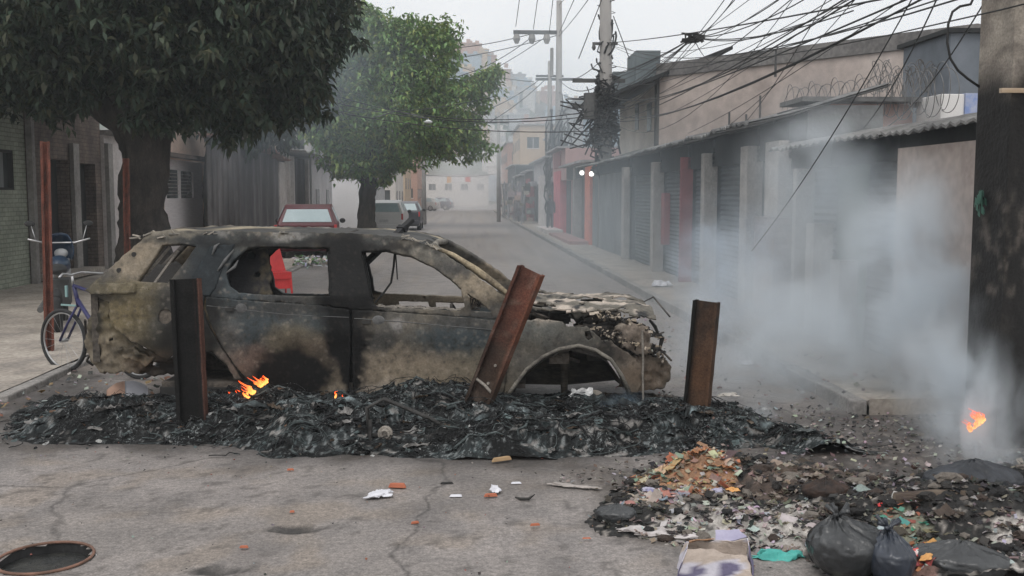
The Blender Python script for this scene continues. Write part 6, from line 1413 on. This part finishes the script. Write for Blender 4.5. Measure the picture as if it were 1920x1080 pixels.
# charred lumps on the heap
lm_ = MB()
for i in range(420):
    x, y = rw_.uniform(.9, 4.3), rw_.uniform(4.6, 7.3)
    if pdist(x, y, HEAP) < .02 or zone(x, y) not in ('blk','brn','ash'): continue
    s_ = rw_.uniform(.012, .045); c0 = rw_.choice([(.014,.013,.013),(.03,.027,.025),(.05,.035,.028),(.16,.14,.12)])
    bm = bmesh.new(); bmesh.ops.create_icosphere(bm, subdivisions=2, radius=1); p = Vector((x, y, max(0, heaph(x, y))+s_*.3)); sx = rw_.uniform(.7, 1.8)
    vs = [p+Vector((v.co.x*s_*sx, v.co.y*s_, v.co.z*s_*.7))*(1+.5*N.noise(v.co*2.2+Vector((i,0,0)))+.25*N.noise(v.co*5+Vector((i,3,0)))) for v in bm.verts]
    vs = [p+Vector((v.co.x*s_*sx, v.co.y*s_, v.co.z*s_*.7))*(1+.55*N.noise(v.co*2.2+Vector((i,0,0)))+.3*N.noise(v.co*6+Vector((i,3,0)))) for v in bm.verts]
    lm_.add(vs, [tuple(v.index for v in f.verts) for f in bm.faces], c0); bm.free()
tag(lm_.build('charred_lumps', MHP), 'black charred lumps scattered across the ash heap', 'charred lumps', kind='stuff')
# ash field chips to the right of the bank
ch_ = MB(); placed = 0
while placed < 1500:
    x, y = rw_.uniform(.6, 4.6), rw_.uniform(6.2, 9.2)
    if pdist(x, y, ASH) < -.2 or pdist(x, y, HEAP) > 0: continue
    placed += 1; s_ = rw_.uniform(.005, .02); shard(ch_, Vector((x, y, .012+s_*.4+max(0, pileh(x, y) if x < 4 else 0))), s_, rw_.choice([(.05,.045,.04),(.3,.28,.26),(.14,.10,.08),(.02,.02,.02),(.45,.43,.4)]))
tag(ch_.build('ash_chips', MLT), 'scattered ash chips and charred bits on the dark road behind the heap', 'ash', kind='stuff')
# ---- refuse bags
def bag(name, loc_, rx, ry, rz_h, lab, mat, seed, neck=True, knot=(0,0), rot=0):
    o0 = empty(name, loc_, rot, lab, 'refuse bag'); m = MB(); nu, nv = 84, 56
    for j in range(nv+1):
        ph = math.pi*j/nv
        for i in range(nu):
            th = 2*math.pi*i/nu; s_ = math.sin(ph)**.8; z = -math.cos(ph)
            x = math.cos(th)*s_; y = math.sin(th)*s_
            up = (z+1)/2; fold = .05*math.sin(th*9+3*fbm(x, y, z, 3, 2)+seed)*up+.09*(ridged(x*1.1+.3*z, y*1.1, z*1.2+seed, 2.2, 4)-.5)+.035*(ridged(x, y*1.4, z+seed*2, 6, 3)-.5)
            r_ = 1+fold
            nk = sstep(.62, 1.0, up); 
            X = x*rx*r_*(1-.55*nk)+knot[0]*nk; Y = y*ry*r_*(1-.55*nk)+knot[1]*nk; Z = (up**.85)*rz_h*(1+fold*.5)
            m.v.append((X, Y, max(0, Z-.01)))
    m.f = [(j*nu+i, j*nu+(i+1) % nu, (j+1)*nu+(i+1) % nu, (j+1)*nu+i) for j in range(nv) for i in range(nu)]
    m.build('bag', mat, o0, True)
    if neck:
        m = MB(); a = Vector((knot[0], knot[1], rz_h*.93)); rg = random.Random(seed)
        for i in range(9):
            t = rg.uniform(0, 6.28); m.tube([a, a+Vector((.02*math.cos(t), .02*math.sin(t), .03)), a+Vector((.06*math.cos(t), .06*math.sin(t), .05+rg.uniform(-.02,.03)))], [.012,.007,.012], 5)
        m.build('knot', mat, o0, True)
    return o0
MBAG = M('black_bag_plastic', (.055,.058,.06), (.022,.024,.026), 5, .34, .9, 11, spec=.6, bdist=.02)
q = G(1603, 1092); bag('refuse_bag', (q.x, q.y+.10, 0), .20, .17, .30, 'large grey black refuse bag, the biggest, at the front of the rubbish heap', MBAG, 3, True, (-.05, .02), R(10))
q = G(1664, 1100); bag('refuse_bag', (q.x+.02, q.y+.02, 0), .105, .13, .27, 'second black refuse bag leaning against the right side of the biggest bag', M('blue_black_plastic', (.045,.055,.075), (.02,.025,.035), 5, .3, .3, 24, spec=.6, bdist=.02), 7, True, (.0, .03), 0)
q = G(1158, 986); bag('refuse_bag', (q.x, q.y+.05, 0), .12, .08, .12, 'small crumpled black bag at the left end of the ash', MATS['black_bag_plastic'], 11, False, (0,0), R(-10))
q = G(1815, 1095); bag('refuse_bag', (q.x, q.y+.08, .0), .22, .16, .19, 'flat shiny black bag in the bottom right corner', MATS['black_bag_plastic'], 13, False, (0,0), R(-20))
q = G(1568, 965); bag('refuse_bag', (q.x-.05, q.y+.05, .06), .14, .10, .15, 'burnt brown black clump directly behind the biggest refuse bag', M('burnt_brown', (.06,.035,.025), (.015,.013,.012), 9, .8, .6, 30), 17, False, (0,0), 0)
q = G(1790, 960); bag('refuse_bag', (q.x+.1, q.y, .05), .30, .16, .27, 'dark smouldering bag wrapped in smoke below the burnt log', M('smoked_plastic', (.05,.055,.065), (.02,.022,.026), 5, .5, .5, 20), 19, False, (0,0), R(5))
# crushed white and violet carton, open box with torn printed sides
q = G(1346, 1080); cb = empty('carton', (q.x, q.y+.02, 0), R(-3), 'crushed open carton printed violet and white on the road before the heap', 'carton')
m = MB(); V = [(-.20,-.04,.0),(.18,-.05,.0),(.185,.13,.0),(-.17,.14,.0),(-.155,-.02,.13),(.155,-.015,.115),(.17,.12,.135),(-.14,.12,.12)]
def ps(a, b_, c_, d_, n=10, j=.006, seed=0):
    vs = []
    for i in range(n+1):
        for k in range(n+1):
            p = Vector(a).lerp(Vector(b_), i/n).lerp(Vector(d_).lerp(Vector(c_), i/n), k/n); f_ = fbm(p.x*4, p.y*4, p.z*4+seed, 3, 2)
            vs.append(tuple(p+Vector((f_, f_*.8, f_))*j*2))
    return vs, [(i*(n+1)+k, (i+1)*(n+1)+k, (i+1)*(n+1)+k+1, i*(n+1)+k+1) for i in range(n) for k in range(n)]
def vcol(vs, seed):
    out = []
    for p in vs:
        a = fbm(p[0]*1.3, p[2]*2+p[1]*2, seed*3+5, 2, 3)*2.4; out.append((.15,.135,.22) if a > -.1 else ((.50,.42,.36) if a < -.5 else (.56,.54,.60)))
    return out
for k_, (a, b_, c_, d_) in enumerate(((V[0],V[1],V[5],V[4]),(V[1],V[2],V[6],V[5]),(V[2],V[3],V[7],V[6]),(V[3],V[0],V[4],V[7]))):
    vs, fs = ps(a, b_, c_, d_, 10, .010, k_); m.add(vs, fs, vcol(vs, k_*2.0))
o = m.build('sides', M('printed_card', (1.05,1.05,1.05), (.85,.85,.85), 9, .5, .2, attr=True), cb, False); md = o.modifiers.new('s','SOLIDIFY'); md.thickness = .004
m = MB(); vs, fs = ps((-.16,-.02,.03),(.16,-.02,.03),(.16,.12,.035),(-.15,.12,.03), 8, .01); m.add(vs, fs); m.build('bottom', M('card_inside', (.55,.50,.46), (.42,.36,.30), 6, .8), cb)
m = MB(); vs, fs = ps((-.12,.125,.12),(-.02,.125,.13),(-.0,.07,.155),(-.10,.06,.16), 6, .008); m.add(vs, fs); o = m.build('flap', M('card_brown', (.42,.24,.14), (.3,.17,.1), 6, .8), cb); md = o.modifiers.new('s','SOLIDIFY'); md.thickness = .004
m = MB(); vs, fs = ps((.02,.13,.13),(.165,.125,.135),(.15,.19,.17),(.03,.2,.16), 6, .008, 4); m.add(vs, fs); o = m.build('flap', M('card_lilac', (.42,.40,.52), (.3,.28,.4), 6, .6), cb); md = o.modifiers.new('s','SOLIDIFY'); md.thickness = .004
# crumpled sheets (cloth, paper, packaging)
def sheet(name, loc_, lx, ly, hh_, lab, cat, mat, seed, rot=0, outline=None, group=None, th=.004):
    o0 = MB(); n = 26
    for i in range(n+1):
        for j in range(n+1):
            u = (i/n-.5)*2; v = (j/n-.5)*2; k = 1+.55*fbm(u*.9, v*.9+seed, 3, 3, 1.6); x = u*lx/2*math.sqrt(max(0, 1-v*v/2))*k; y = v*ly/2*math.sqrt(max(0, 1-u*u/2))*k
            e = sstep(1.0, .55, max(abs(u), abs(v))); z = .004+hh_*(.35*e+.9*ridged(x*1.0, y, seed, 9/max(.12, lx)*.35, 3)-.3)*(.25+.75*e)
            o0.v.append((x, y, max(.003, z)))
    o0.f = [(i*(n+1)+j, (i+1)*(n+1)+j, (i+1)*(n+1)+j+1, i*(n+1)+j+1) for i in range(n) for j in range(n)]
    o = o0.build(name, mat, None, True); o.location = loc_; o.rotation_euler = (0, 0, rot); tag(o, lab, cat, group)
    md = o.modifiers.new('s','SOLIDIFY'); md.thickness = th; return o
q = G(1462, 1046); sheet('teal_cloth', (q.x, q.y, .0), .29, .10, .05, 'turquoise crumpled cloth lying between the carton and the biggest bag', 'cloth', M('turquoise', (.10,.48,.42), (.06,.36,.32), 8, .6, .3), 3, R(-6))
q = G(712, 933); sheet('paper', (q.x, q.y, .015), .17, .13, .03, 'crumpled white paper lying on the open road in front of the debris', 'paper', M('white_paper', (.72,.72,.76), (.58,.58,.62), 8, .7), 5, R(25))
q = G(928, 924); sheet('paper', (q.x, q.y, .015), .07, .09, .04, 'small white paper scrap standing beside an orange chip', 'paper', MATS['white_paper'], 6, R(5))
q = G(1070, 915); sheet('plastic_strip', (q.x, q.y, .012), .34, .06, .012, 'long pale flattened strip on the road left of the heap', 'plastic strip', M('dusty_plastic', (.42,.38,.35), (.28,.25,.23), 8, .6), 8, R(-22))
q = G(1240, 1004); sheet('plastic_sheet', (q.x, q.y, .01), .55, .13, .035, 'dirty white plastic sheet edging the front of the ash heap', 'plastic sheet', M('dirty_white', (.60,.56,.55), (.34,.31,.30), 9, .6), 9, R(-16))
q = G(1365, 792); sheet('scrap_sheet', (q.x, q.y, .22), .20, .10, .03, 'pale twisted sheet on the debris right of the standing steel post', 'scrap sheet', M('pale_scrap', (.55,.52,.48), (.4,.37,.33), 9, .6), 10, R(14))
q = G(735, 765); sheet('scrap_sheet', (q.x, q.y, .22), .16, .10, .05, 'pinkish white flake on top of the debris below the front door', 'scrap sheet', MATS['pale_scrap'], 12, R(-30))
q = G(1240, 548); sheet('paper', (q.x, q.y, .12), .42, .30, .14, 'white rubbish bag like bundle on the right pavement behind the smoke', 'paper', MATS['white_paper'], 15)
q = G(1398, 684); sheet('paper', (q.x, q.y, .01), .17, .12, .05, 'white crumpled scrap in the gutter right of the standing post', 'paper', MATS['white_paper'], 16)
# red and white packaging next to the bags
for i, (a, b_, lx, ly, mt, lab, rt) in enumerate(((1712,1052,.20,.13,M('red_white_pack', (.78,.75,.72), (.62,.05,.05), 14, .4, contrast=(.47,.53)),'red and white striped packet beside the second bag',12),(1740,1066,.17,.05,M('orange_card', (.75,.40,.14), (.6,.3,.1), 6, .6),'orange card strip slanting over the red packet',38),(1770,1070,.14,.035,M('red_strip', (.7,.05,.05), (.55,.04,.04), 6, .5),'bright red strip right of the orange card',-35),(1655,975,.07,.05,MATS['red_strip'],'small red and white scrap above the second bag',20),(1218,934,.11,.06,M('violet_card', (.2,.19,.38), (.45,.44,.5), 16, .5),'violet blue wrapper at the left foot of the orange litter',-20),(1335,870,.08,.05,MATS['turquoise'],'small pale turquoise scrap on top of the orange litter',0),(1345,925,.10,.08,M('lilac_card', (.45,.44,.55), (.36,.34,.45), 6, .6),'lilac square card among the orange litter',8),(1376,928,.07,.07,MATS['orange_card'],'orange square card right of the lilac card',-8))):
    q = G(a, b_, .06); sheet('wrapper', (q.x, q.y, max(.03, heaph(q.x, q.y))+.015), lx, ly, .022, lab, 'wrapper', mt, 20+i, R(rt))
# burnt log / roll
q = G(1820, 945, .16); lg = MB(); pts = [(-.42,.02,0),(-.2,0,.01),(.1,.01,-.005),(.42,-.02,-.02)]; lg.tube(pts, [.035,.045,.045,.04], 14)
for i, v in enumerate(lg.v): lg.v[i] = (v[0], v[1]+.008*fbm(v[0]*4, v[1]*20, v[2]*20, 3, 1), v[2]+.008*fbm(v[0]*4, v[1]*20, v[2]*20+5, 3, 1))
o = lg.build('burnt_log', M('burnt_log', (.24,.19,.14), (.05,.035,.03), 5, .9, .7, 30, stretch=(.4,2,2)), None, True); o.location = (q.x, q.y, q.z+.03); tag(o, 'half burnt log lying along the top of the smouldering heap at the right', 'log')
# small loose things on the road
MBRK = M('brick_chip', (.50,.17,.09), (.38,.12,.07), 8, .85); MWOOD = M('wood_chip', (.50,.34,.19), (.36,.24,.13), 6, .8)
def chip(nm, px_, py_, l, w_, h_, mat, lab, cat, rot=0, z=0, grp=None):
    q = G(px_, py_); m = MB(); k = []
    for (x, y, zz) in ((-1,-1,0),(1,-.8,0),(.85,1,0),(-.9,.8,0),(-.8,-.7,1),(.8,-.6,1),(.6,.8,.9),(-.7,.6,.85)): k.append((x*l/2, y*w_/2, zz*h_))
    m.add(k, [(0,3,2,1),(4,5,6,7),(0,1,5,4),(1,2,6,5),(2,3,7,6),(3,0,4,7)]); o = m.build(nm, mat); o.location = (q.x, q.y, z+.008); o.rotation_euler = (0, 0, R(rot)); bevel(o, min(l, w_, h_)*.18); tag(o, lab, cat, grp)
chip('brick_piece', 746, 916, .12, .045, .03, MBRK, 'orange brick fragment lying just behind the white paper', 'brick piece', -12)
chip('brick_piece', 548, 963, .03, .02, .012, MBRK, 'orange speck of brick to the left of the white paper, nearer the camera', 'brick piece')
chip('brick_piece', 458, 1030, .05, .018, .014, MBRK, 'orange chip lying above the lower pothole', 'brick piece', -5)
chip('brick_piece', 920, 933, .09, .03, .02, MBRK, 'orange chip under the small standing paper scrap', 'brick piece', 4)
chip('brick_piece', 1003, 988, .06, .018, .014, MBRK, 'orange chip alone on the road left of the small black bag', 'brick piece', 8)
chip('brick_piece', 778, 984, .05, .018, .014, MBRK, 'orange chip below the white paper', 'brick piece', 20)
chip('brick_piece', 545, 884, .05, .02, .014, MBRK, 'orange chip close to the debris, below the rear door', 'brick piece', 0)
chip('wood_piece', 940, 866, .16, .035, .03, MWOOD, 'short piece of raw wood at the foot of the debris', 'wood piece', 24)
chip('charcoal_piece', 838, 909, .09, .018, .012, MDK, 'thin black splinter beside the orange brick fragment', 'charcoal', 2)
chip('paper', 855, 932, .08, .05, .006, MATS['white_paper'], 'flat white scrap between the two orange chips', 'paper', -4)
chip('paper', 968, 908, .07, .04, .006, MATS['white_paper'], 'flat white scrap right of the wood piece', 'paper', 0)
chip('paper', 1100, 1012, .05, .02, .004, MATS['brick_chip'], 'tiny pink scrap at the left foot of the ash sheet', 'paper', 0)
m = MB(); q = G(985, 938); m.tube([q+Vector(v) for v in ((-.06,.03,.012),(-.03,-.01,.012),(.02,-.015,.014),(.06,.02,.03))], [.004,.009,.009,.003], 6); tag(m.build('burnt_strip', MDK, None, True), 'curved black strip lying right of the small paper scrap', 'burnt strip')
gr = MB(); rg = random.Random(77)
for i in range(900):
    x, y = rg.uniform(-3.6, 2.4), rg.uniform(4.6, 9)
    if pdist(x, y, PILE) > 0 or (rg.random() > .35 and y < 6.6): continue
    s_ = rg.uniform(.002, .008); shard(gr, Vector((x, y, .014+s_*.3)), s_, rg.choice([(.05,.045,.04),(.2,.18,.16),(.02,.02,.02),(.36,.34,.32),(.3,.12,.08)]), rg=rg)
for i in range(260):
    x, y = rg.uniform(-3.2, -1.2)+rg.gauss(0,.3), rg.uniform(8.4, 11)
    s_ = rg.uniform(.008, .03); shard(gr, Vector((x-1.2, y, .02+s_*.3)), s_, rg.choice([(.3,.28,.25),(.05,.05,.05),(.35,.2,.12),(.5,.48,.45)]), rg=rg)
for i in range(500):
    x, y = rg.uniform(1.4, 4.2), rg.uniform(8.6, 15)
    s_ = rg.uniform(.006, .025); shard(gr, Vector((x, y, (.13 if x > 3.3 else .015)+s_*.3)), s_, rg.choice([(.3,.28,.25),(.05,.05,.05),(.2,.17,.15),(.5,.5,.5),(.35,.12,.08)]), rg=rg)
tag(gr.build('grit', MLT), 'fine grit and crumbs scattered over the asphalt', 'grit', kind='stuff')
# white litter and weeds seen through the car windows, far left gutter
wl = MB()
for i in range(260):
    q = G(rg.uniform(552, 620), rg.gauss(492, 5), .05); shard(wl, q+Vector((0,0,rg.uniform(0,.1))), rg.uniform(.03,.09), rg.choice([(.7,.7,.7),(.55,.52,.5),(.3,.28,.26),(.12,.25,.08)]), rg=rg)
tag(wl.build('litter', MLT), 'white litter lining the left gutter, seen through the rear door window', 'litter', kind='stuff')
# ================================================================== FLAMES
FM = bpy.data.materials.new('flame'); FM.use_nodes = True; t_ = FM.node_tree; b_ = t_.nodes['Principled BSDF']; at = t_.nodes.new('ShaderNodeAttribute'); at.attribute_name = 'Col'
b_.inputs['Base Color'].default_value = (0,0,0,1); t_.links.new(at.outputs['Color'], b_.inputs['Emission Color']); b_.inputs['Emission Strength'].default_value = 2.4
def flame(p, sx, sz, lab, seed, n=7, lean=.3):
    rg2 = random.Random(seed); m = MB()
    for i in range(n):
        q = rg2.random() if n > 5 else i/max(1, n-1); x = (q-.5)*sx*1.2; z0 = -lean*x*.9; h = sz*rg2.uniform(.25,.75); k = 12; pts = []; rs = []; ph = rg2.uniform(0, 6); ll = lean*rg2.uniform(.2, 1.6)
        for j in range(k+1):
            t = j/k; pts.append(Vector((x+ll*h*t*1.2+.22*h*t*math.sin(t*8+ph), .03*math.sin(ph+t*5)*t, z0+h*t+.05*h*math.sin(t*11+ph)))); rs.append(max(.0012, (.15)*sz*(.25+.75*math.sin(math.pi*min(1,t*.9+.12)))*(1-t)**.8*rg2.uniform(.4,1.15)))
        b = len(m.v); m.tube(pts, rs, 8)
        for a in range(b, len(m.v)):
            t = ((a-b)//8)/k; m.c.append(mixc((1.0,.46,.10), (1.0,.10,.015), min(1, t*1.3+rg2.uniform(-.1,.3))))
    o = m.build('flame', FM, None, True); o.location = p; tag(o, lab, 'flame'); return o
flame(PY(476, 738, 8.15), .19, .14, 'bright orange flame licking up under the rear door', 1, 14, .9*-1)
flame(PY(641, 752, 8.15), .09, .09, 'two small orange flames under the door gap', 2, 3, .5)
flame(PY(1832, 800, 6.55), .13, .12, 'pinkish orange flame glowing through the smoke at the right', 4, 12, -.8)
flame(PY(850, 752, 8.1), .03, .04, 'tiny flame at the foot of the leaning steel beam', 5, 3, .2)
for i, (a, b2_) in enumerate(((882,760),(928,762),(974,768),(1636,772))):
    q = PY(a, b2_, 7.9 if a < 1000 else 8.4); m = MB(); ell(m, (0,0,0), (.014,.010,.010), (8,6), (1,.16,.03)); o = m.build('ember', FM, None, True); o.location = q; tag(o, ['glowing ember just right of the beam foot','glowing ember midway between beam and wheel arch','glowing ember left of the front wheel','glowing ember behind the ash on the right'][i], 'ember')
# ================================================================== HAZE AND SMOKE
def volmat(name, col, dens_, ns=2.0, lo=.45, hi=.75, fall=True, off=0, aniso=.2, stretch=(1,1,1), absr=None):
    m = bpy.data.materials.new(name); m.use_nodes = True; t = m.node_tree; t.nodes.clear(); ln = t.links.new
    o = t.nodes.new('ShaderNodeOutputMaterial'); v = t.nodes.new('ShaderNodeVolumePrincipled'); v.inputs['Color'].default_value = (*col, 1); v.inputs['Anisotropy'].default_value = aniso
    v.inputs['Density'].default_value = dens_; ln(v.outputs[0], o.inputs['Volume'])
    if not fall: return m
    tc = t.nodes.new('ShaderNodeTexCoord'); ge = t.nodes.new('ShaderNodeNewGeometry')
    n = t.nodes.new('ShaderNodeTexNoise'); n.inputs['Scale'].default_value = ns; n.inputs['Detail'].default_value = 4; n.inputs['Roughness'].default_value = .55; n.inputs['Distortion'].default_value = .6
    mp = t.nodes.new('ShaderNodeMapping'); mp.inputs['Scale'].default_value = stretch; mp.inputs['Location'].default_value = (off, off*2, off*3)
    ln(ge.outputs['Position'], mp.inputs[0]); ln(mp.outputs[0], n.inputs['Vector'])
    mr = t.nodes.new('ShaderNodeMapRange'); mr.interpolation_type = 'SMOOTHSTEP'; mr.inputs[1].default_value = lo; mr.inputs[2].default_value = hi; ln(n.outputs[0], mr.inputs[0])
    ln_ = t.nodes.new('ShaderNodeVectorMath'); ln_.operation = 'LENGTH'; ln(tc.outputs['Object'], ln_.inputs[0])
    m2 = t.nodes.new('ShaderNodeMapRange'); m2.interpolation_type = 'SMOOTHSTEP'; m2.inputs[1].default_value = 1.0; m2.inputs[2].default_value = .15; m2.inputs[3].default_value = 0; m2.inputs[4].default_value = dens_
    ln(ln_.outputs['Value'], m2.inputs[0]); mu = t.nodes.new('ShaderNodeMath'); mu.operation = 'MULTIPLY'; ln(mr.outputs[0], mu.inputs[0]); ln(m2.outputs[0], mu.inputs[1]); ln(mu.outputs[0], v.inputs['Density'])
    return m
def smoke(p, r, mat, lab, rot=(0,0,0)):
    bm = bmesh.new(); bmesh.ops.create_icosphere(bm, subdivisions=3, radius=1.0); me = bpy.data.meshes.new('smoke'); bm.to_mesh(me); bm.free()
    o = bpy.data.objects.new('smoke', me); C.objects.link(o); me.materials.append(mat); o.location = p; o.scale = r; o.rotation_euler = rot; return tag(o, lab, 'smoke', kind='stuff')
SC = (.90,.95,.99)
hz = MB(); hz.box((-240,-12,-4.2), (260,356,68)); tag(hz.build('haze', volmat('haze', (.88,.95,1.0), .0015, fall=False)), kind='stuff')
smoke((PY(1740,560,8.8)).to_tuple(), (1.1,.9,1.5), volmat('smoke_near', SC, 6.5, 2.0, .42, .62, True, 3, stretch=(1,1,.7)), 'dense pale smoke rising from the heap at the right', (0,R(-14),0))
smoke(PY(1600,380,11).to_tuple(), (1.5,1.3,1.7), volmat('smoke_high', SC, 1.6, 1.1, .36, .66, True, 33), 'thin smoke trailing up over the near stall roofs', (0,R(-20),0))
smoke(PY(1815,745,7.4).to_tuple(), (.62,.5,.9), volmat('smoke_rise', SC, 9, 2.8, .42, .62, True, 23, stretch=(1,1,.6)), 'rising smoke column above the right hand heap', (0,R(-16),0))
smoke(PY(1855,860,6.6).to_tuple(), (.5,.45,.75), volmat('smoke_heap', SC, 5.5, 3.6, .40, .62, True, 9, stretch=(1,1,.5)), 'thick smoke column over the flame at the right', (0,R(-12),0))
smoke(PY(1370,520,12.5).to_tuple(), (1.1,1.4,1.25), volmat('smoke_mid', (.78,.88,.99), 2.2, 1.8, .42, .64, True, 5), 'blue smoke cloud before the stalls right of the car', (0,0,0))
smoke(PY(1520,660,9.8).to_tuple(), (2.1,2.3,1.7), volmat('smoke_low', SC, 1.5, 1.7, .38, .66, True, 15), 'thin smoke drifting over the right pavement')
smoke(PY(1420,785,8.3).to_tuple(), (.22,.3,.26), volmat('smoke_wisp', SC, 4.0, 5, .38, .62, True, 2), 'small smoke wisp right of the standing steel post')
smoke(PY(1170,765,8.05).to_tuple(), (.32,.22,.17), volmat('smoke_wheel', (.55,.75,.92), 4.5, 5, .4, .65, True, 6), 'blue wisp of smoke by the front wheel')
smoke((3.4,20,1.0), (3.6,15,3.0), volmat('smoke_street', (.80,.91,.99), .06, .35, .2, .7, True, 1), 'veil of smoke hanging along the row of stalls')
smoke((.5,118,2.5), (7,18,7), volmat('smoke_far', (.97,.98,.99), .10, .12, .3, .65, True, 4), 'white smoke closing the far end of the street')
smoke((3.5,46,5), (6,18,6), volmat('smoke_poles', (.82,.92,1.0), .04, .2, .2, .7, True, 8), 'thin bluish smoke round the two utility poles')
smoke((-4.5,26,4.5), (4.5,10,4), volmat('smoke_left', (.75,.86,.97), .05, .4, .3, .7, True, 12), 'faint blue smoke under the left trees')
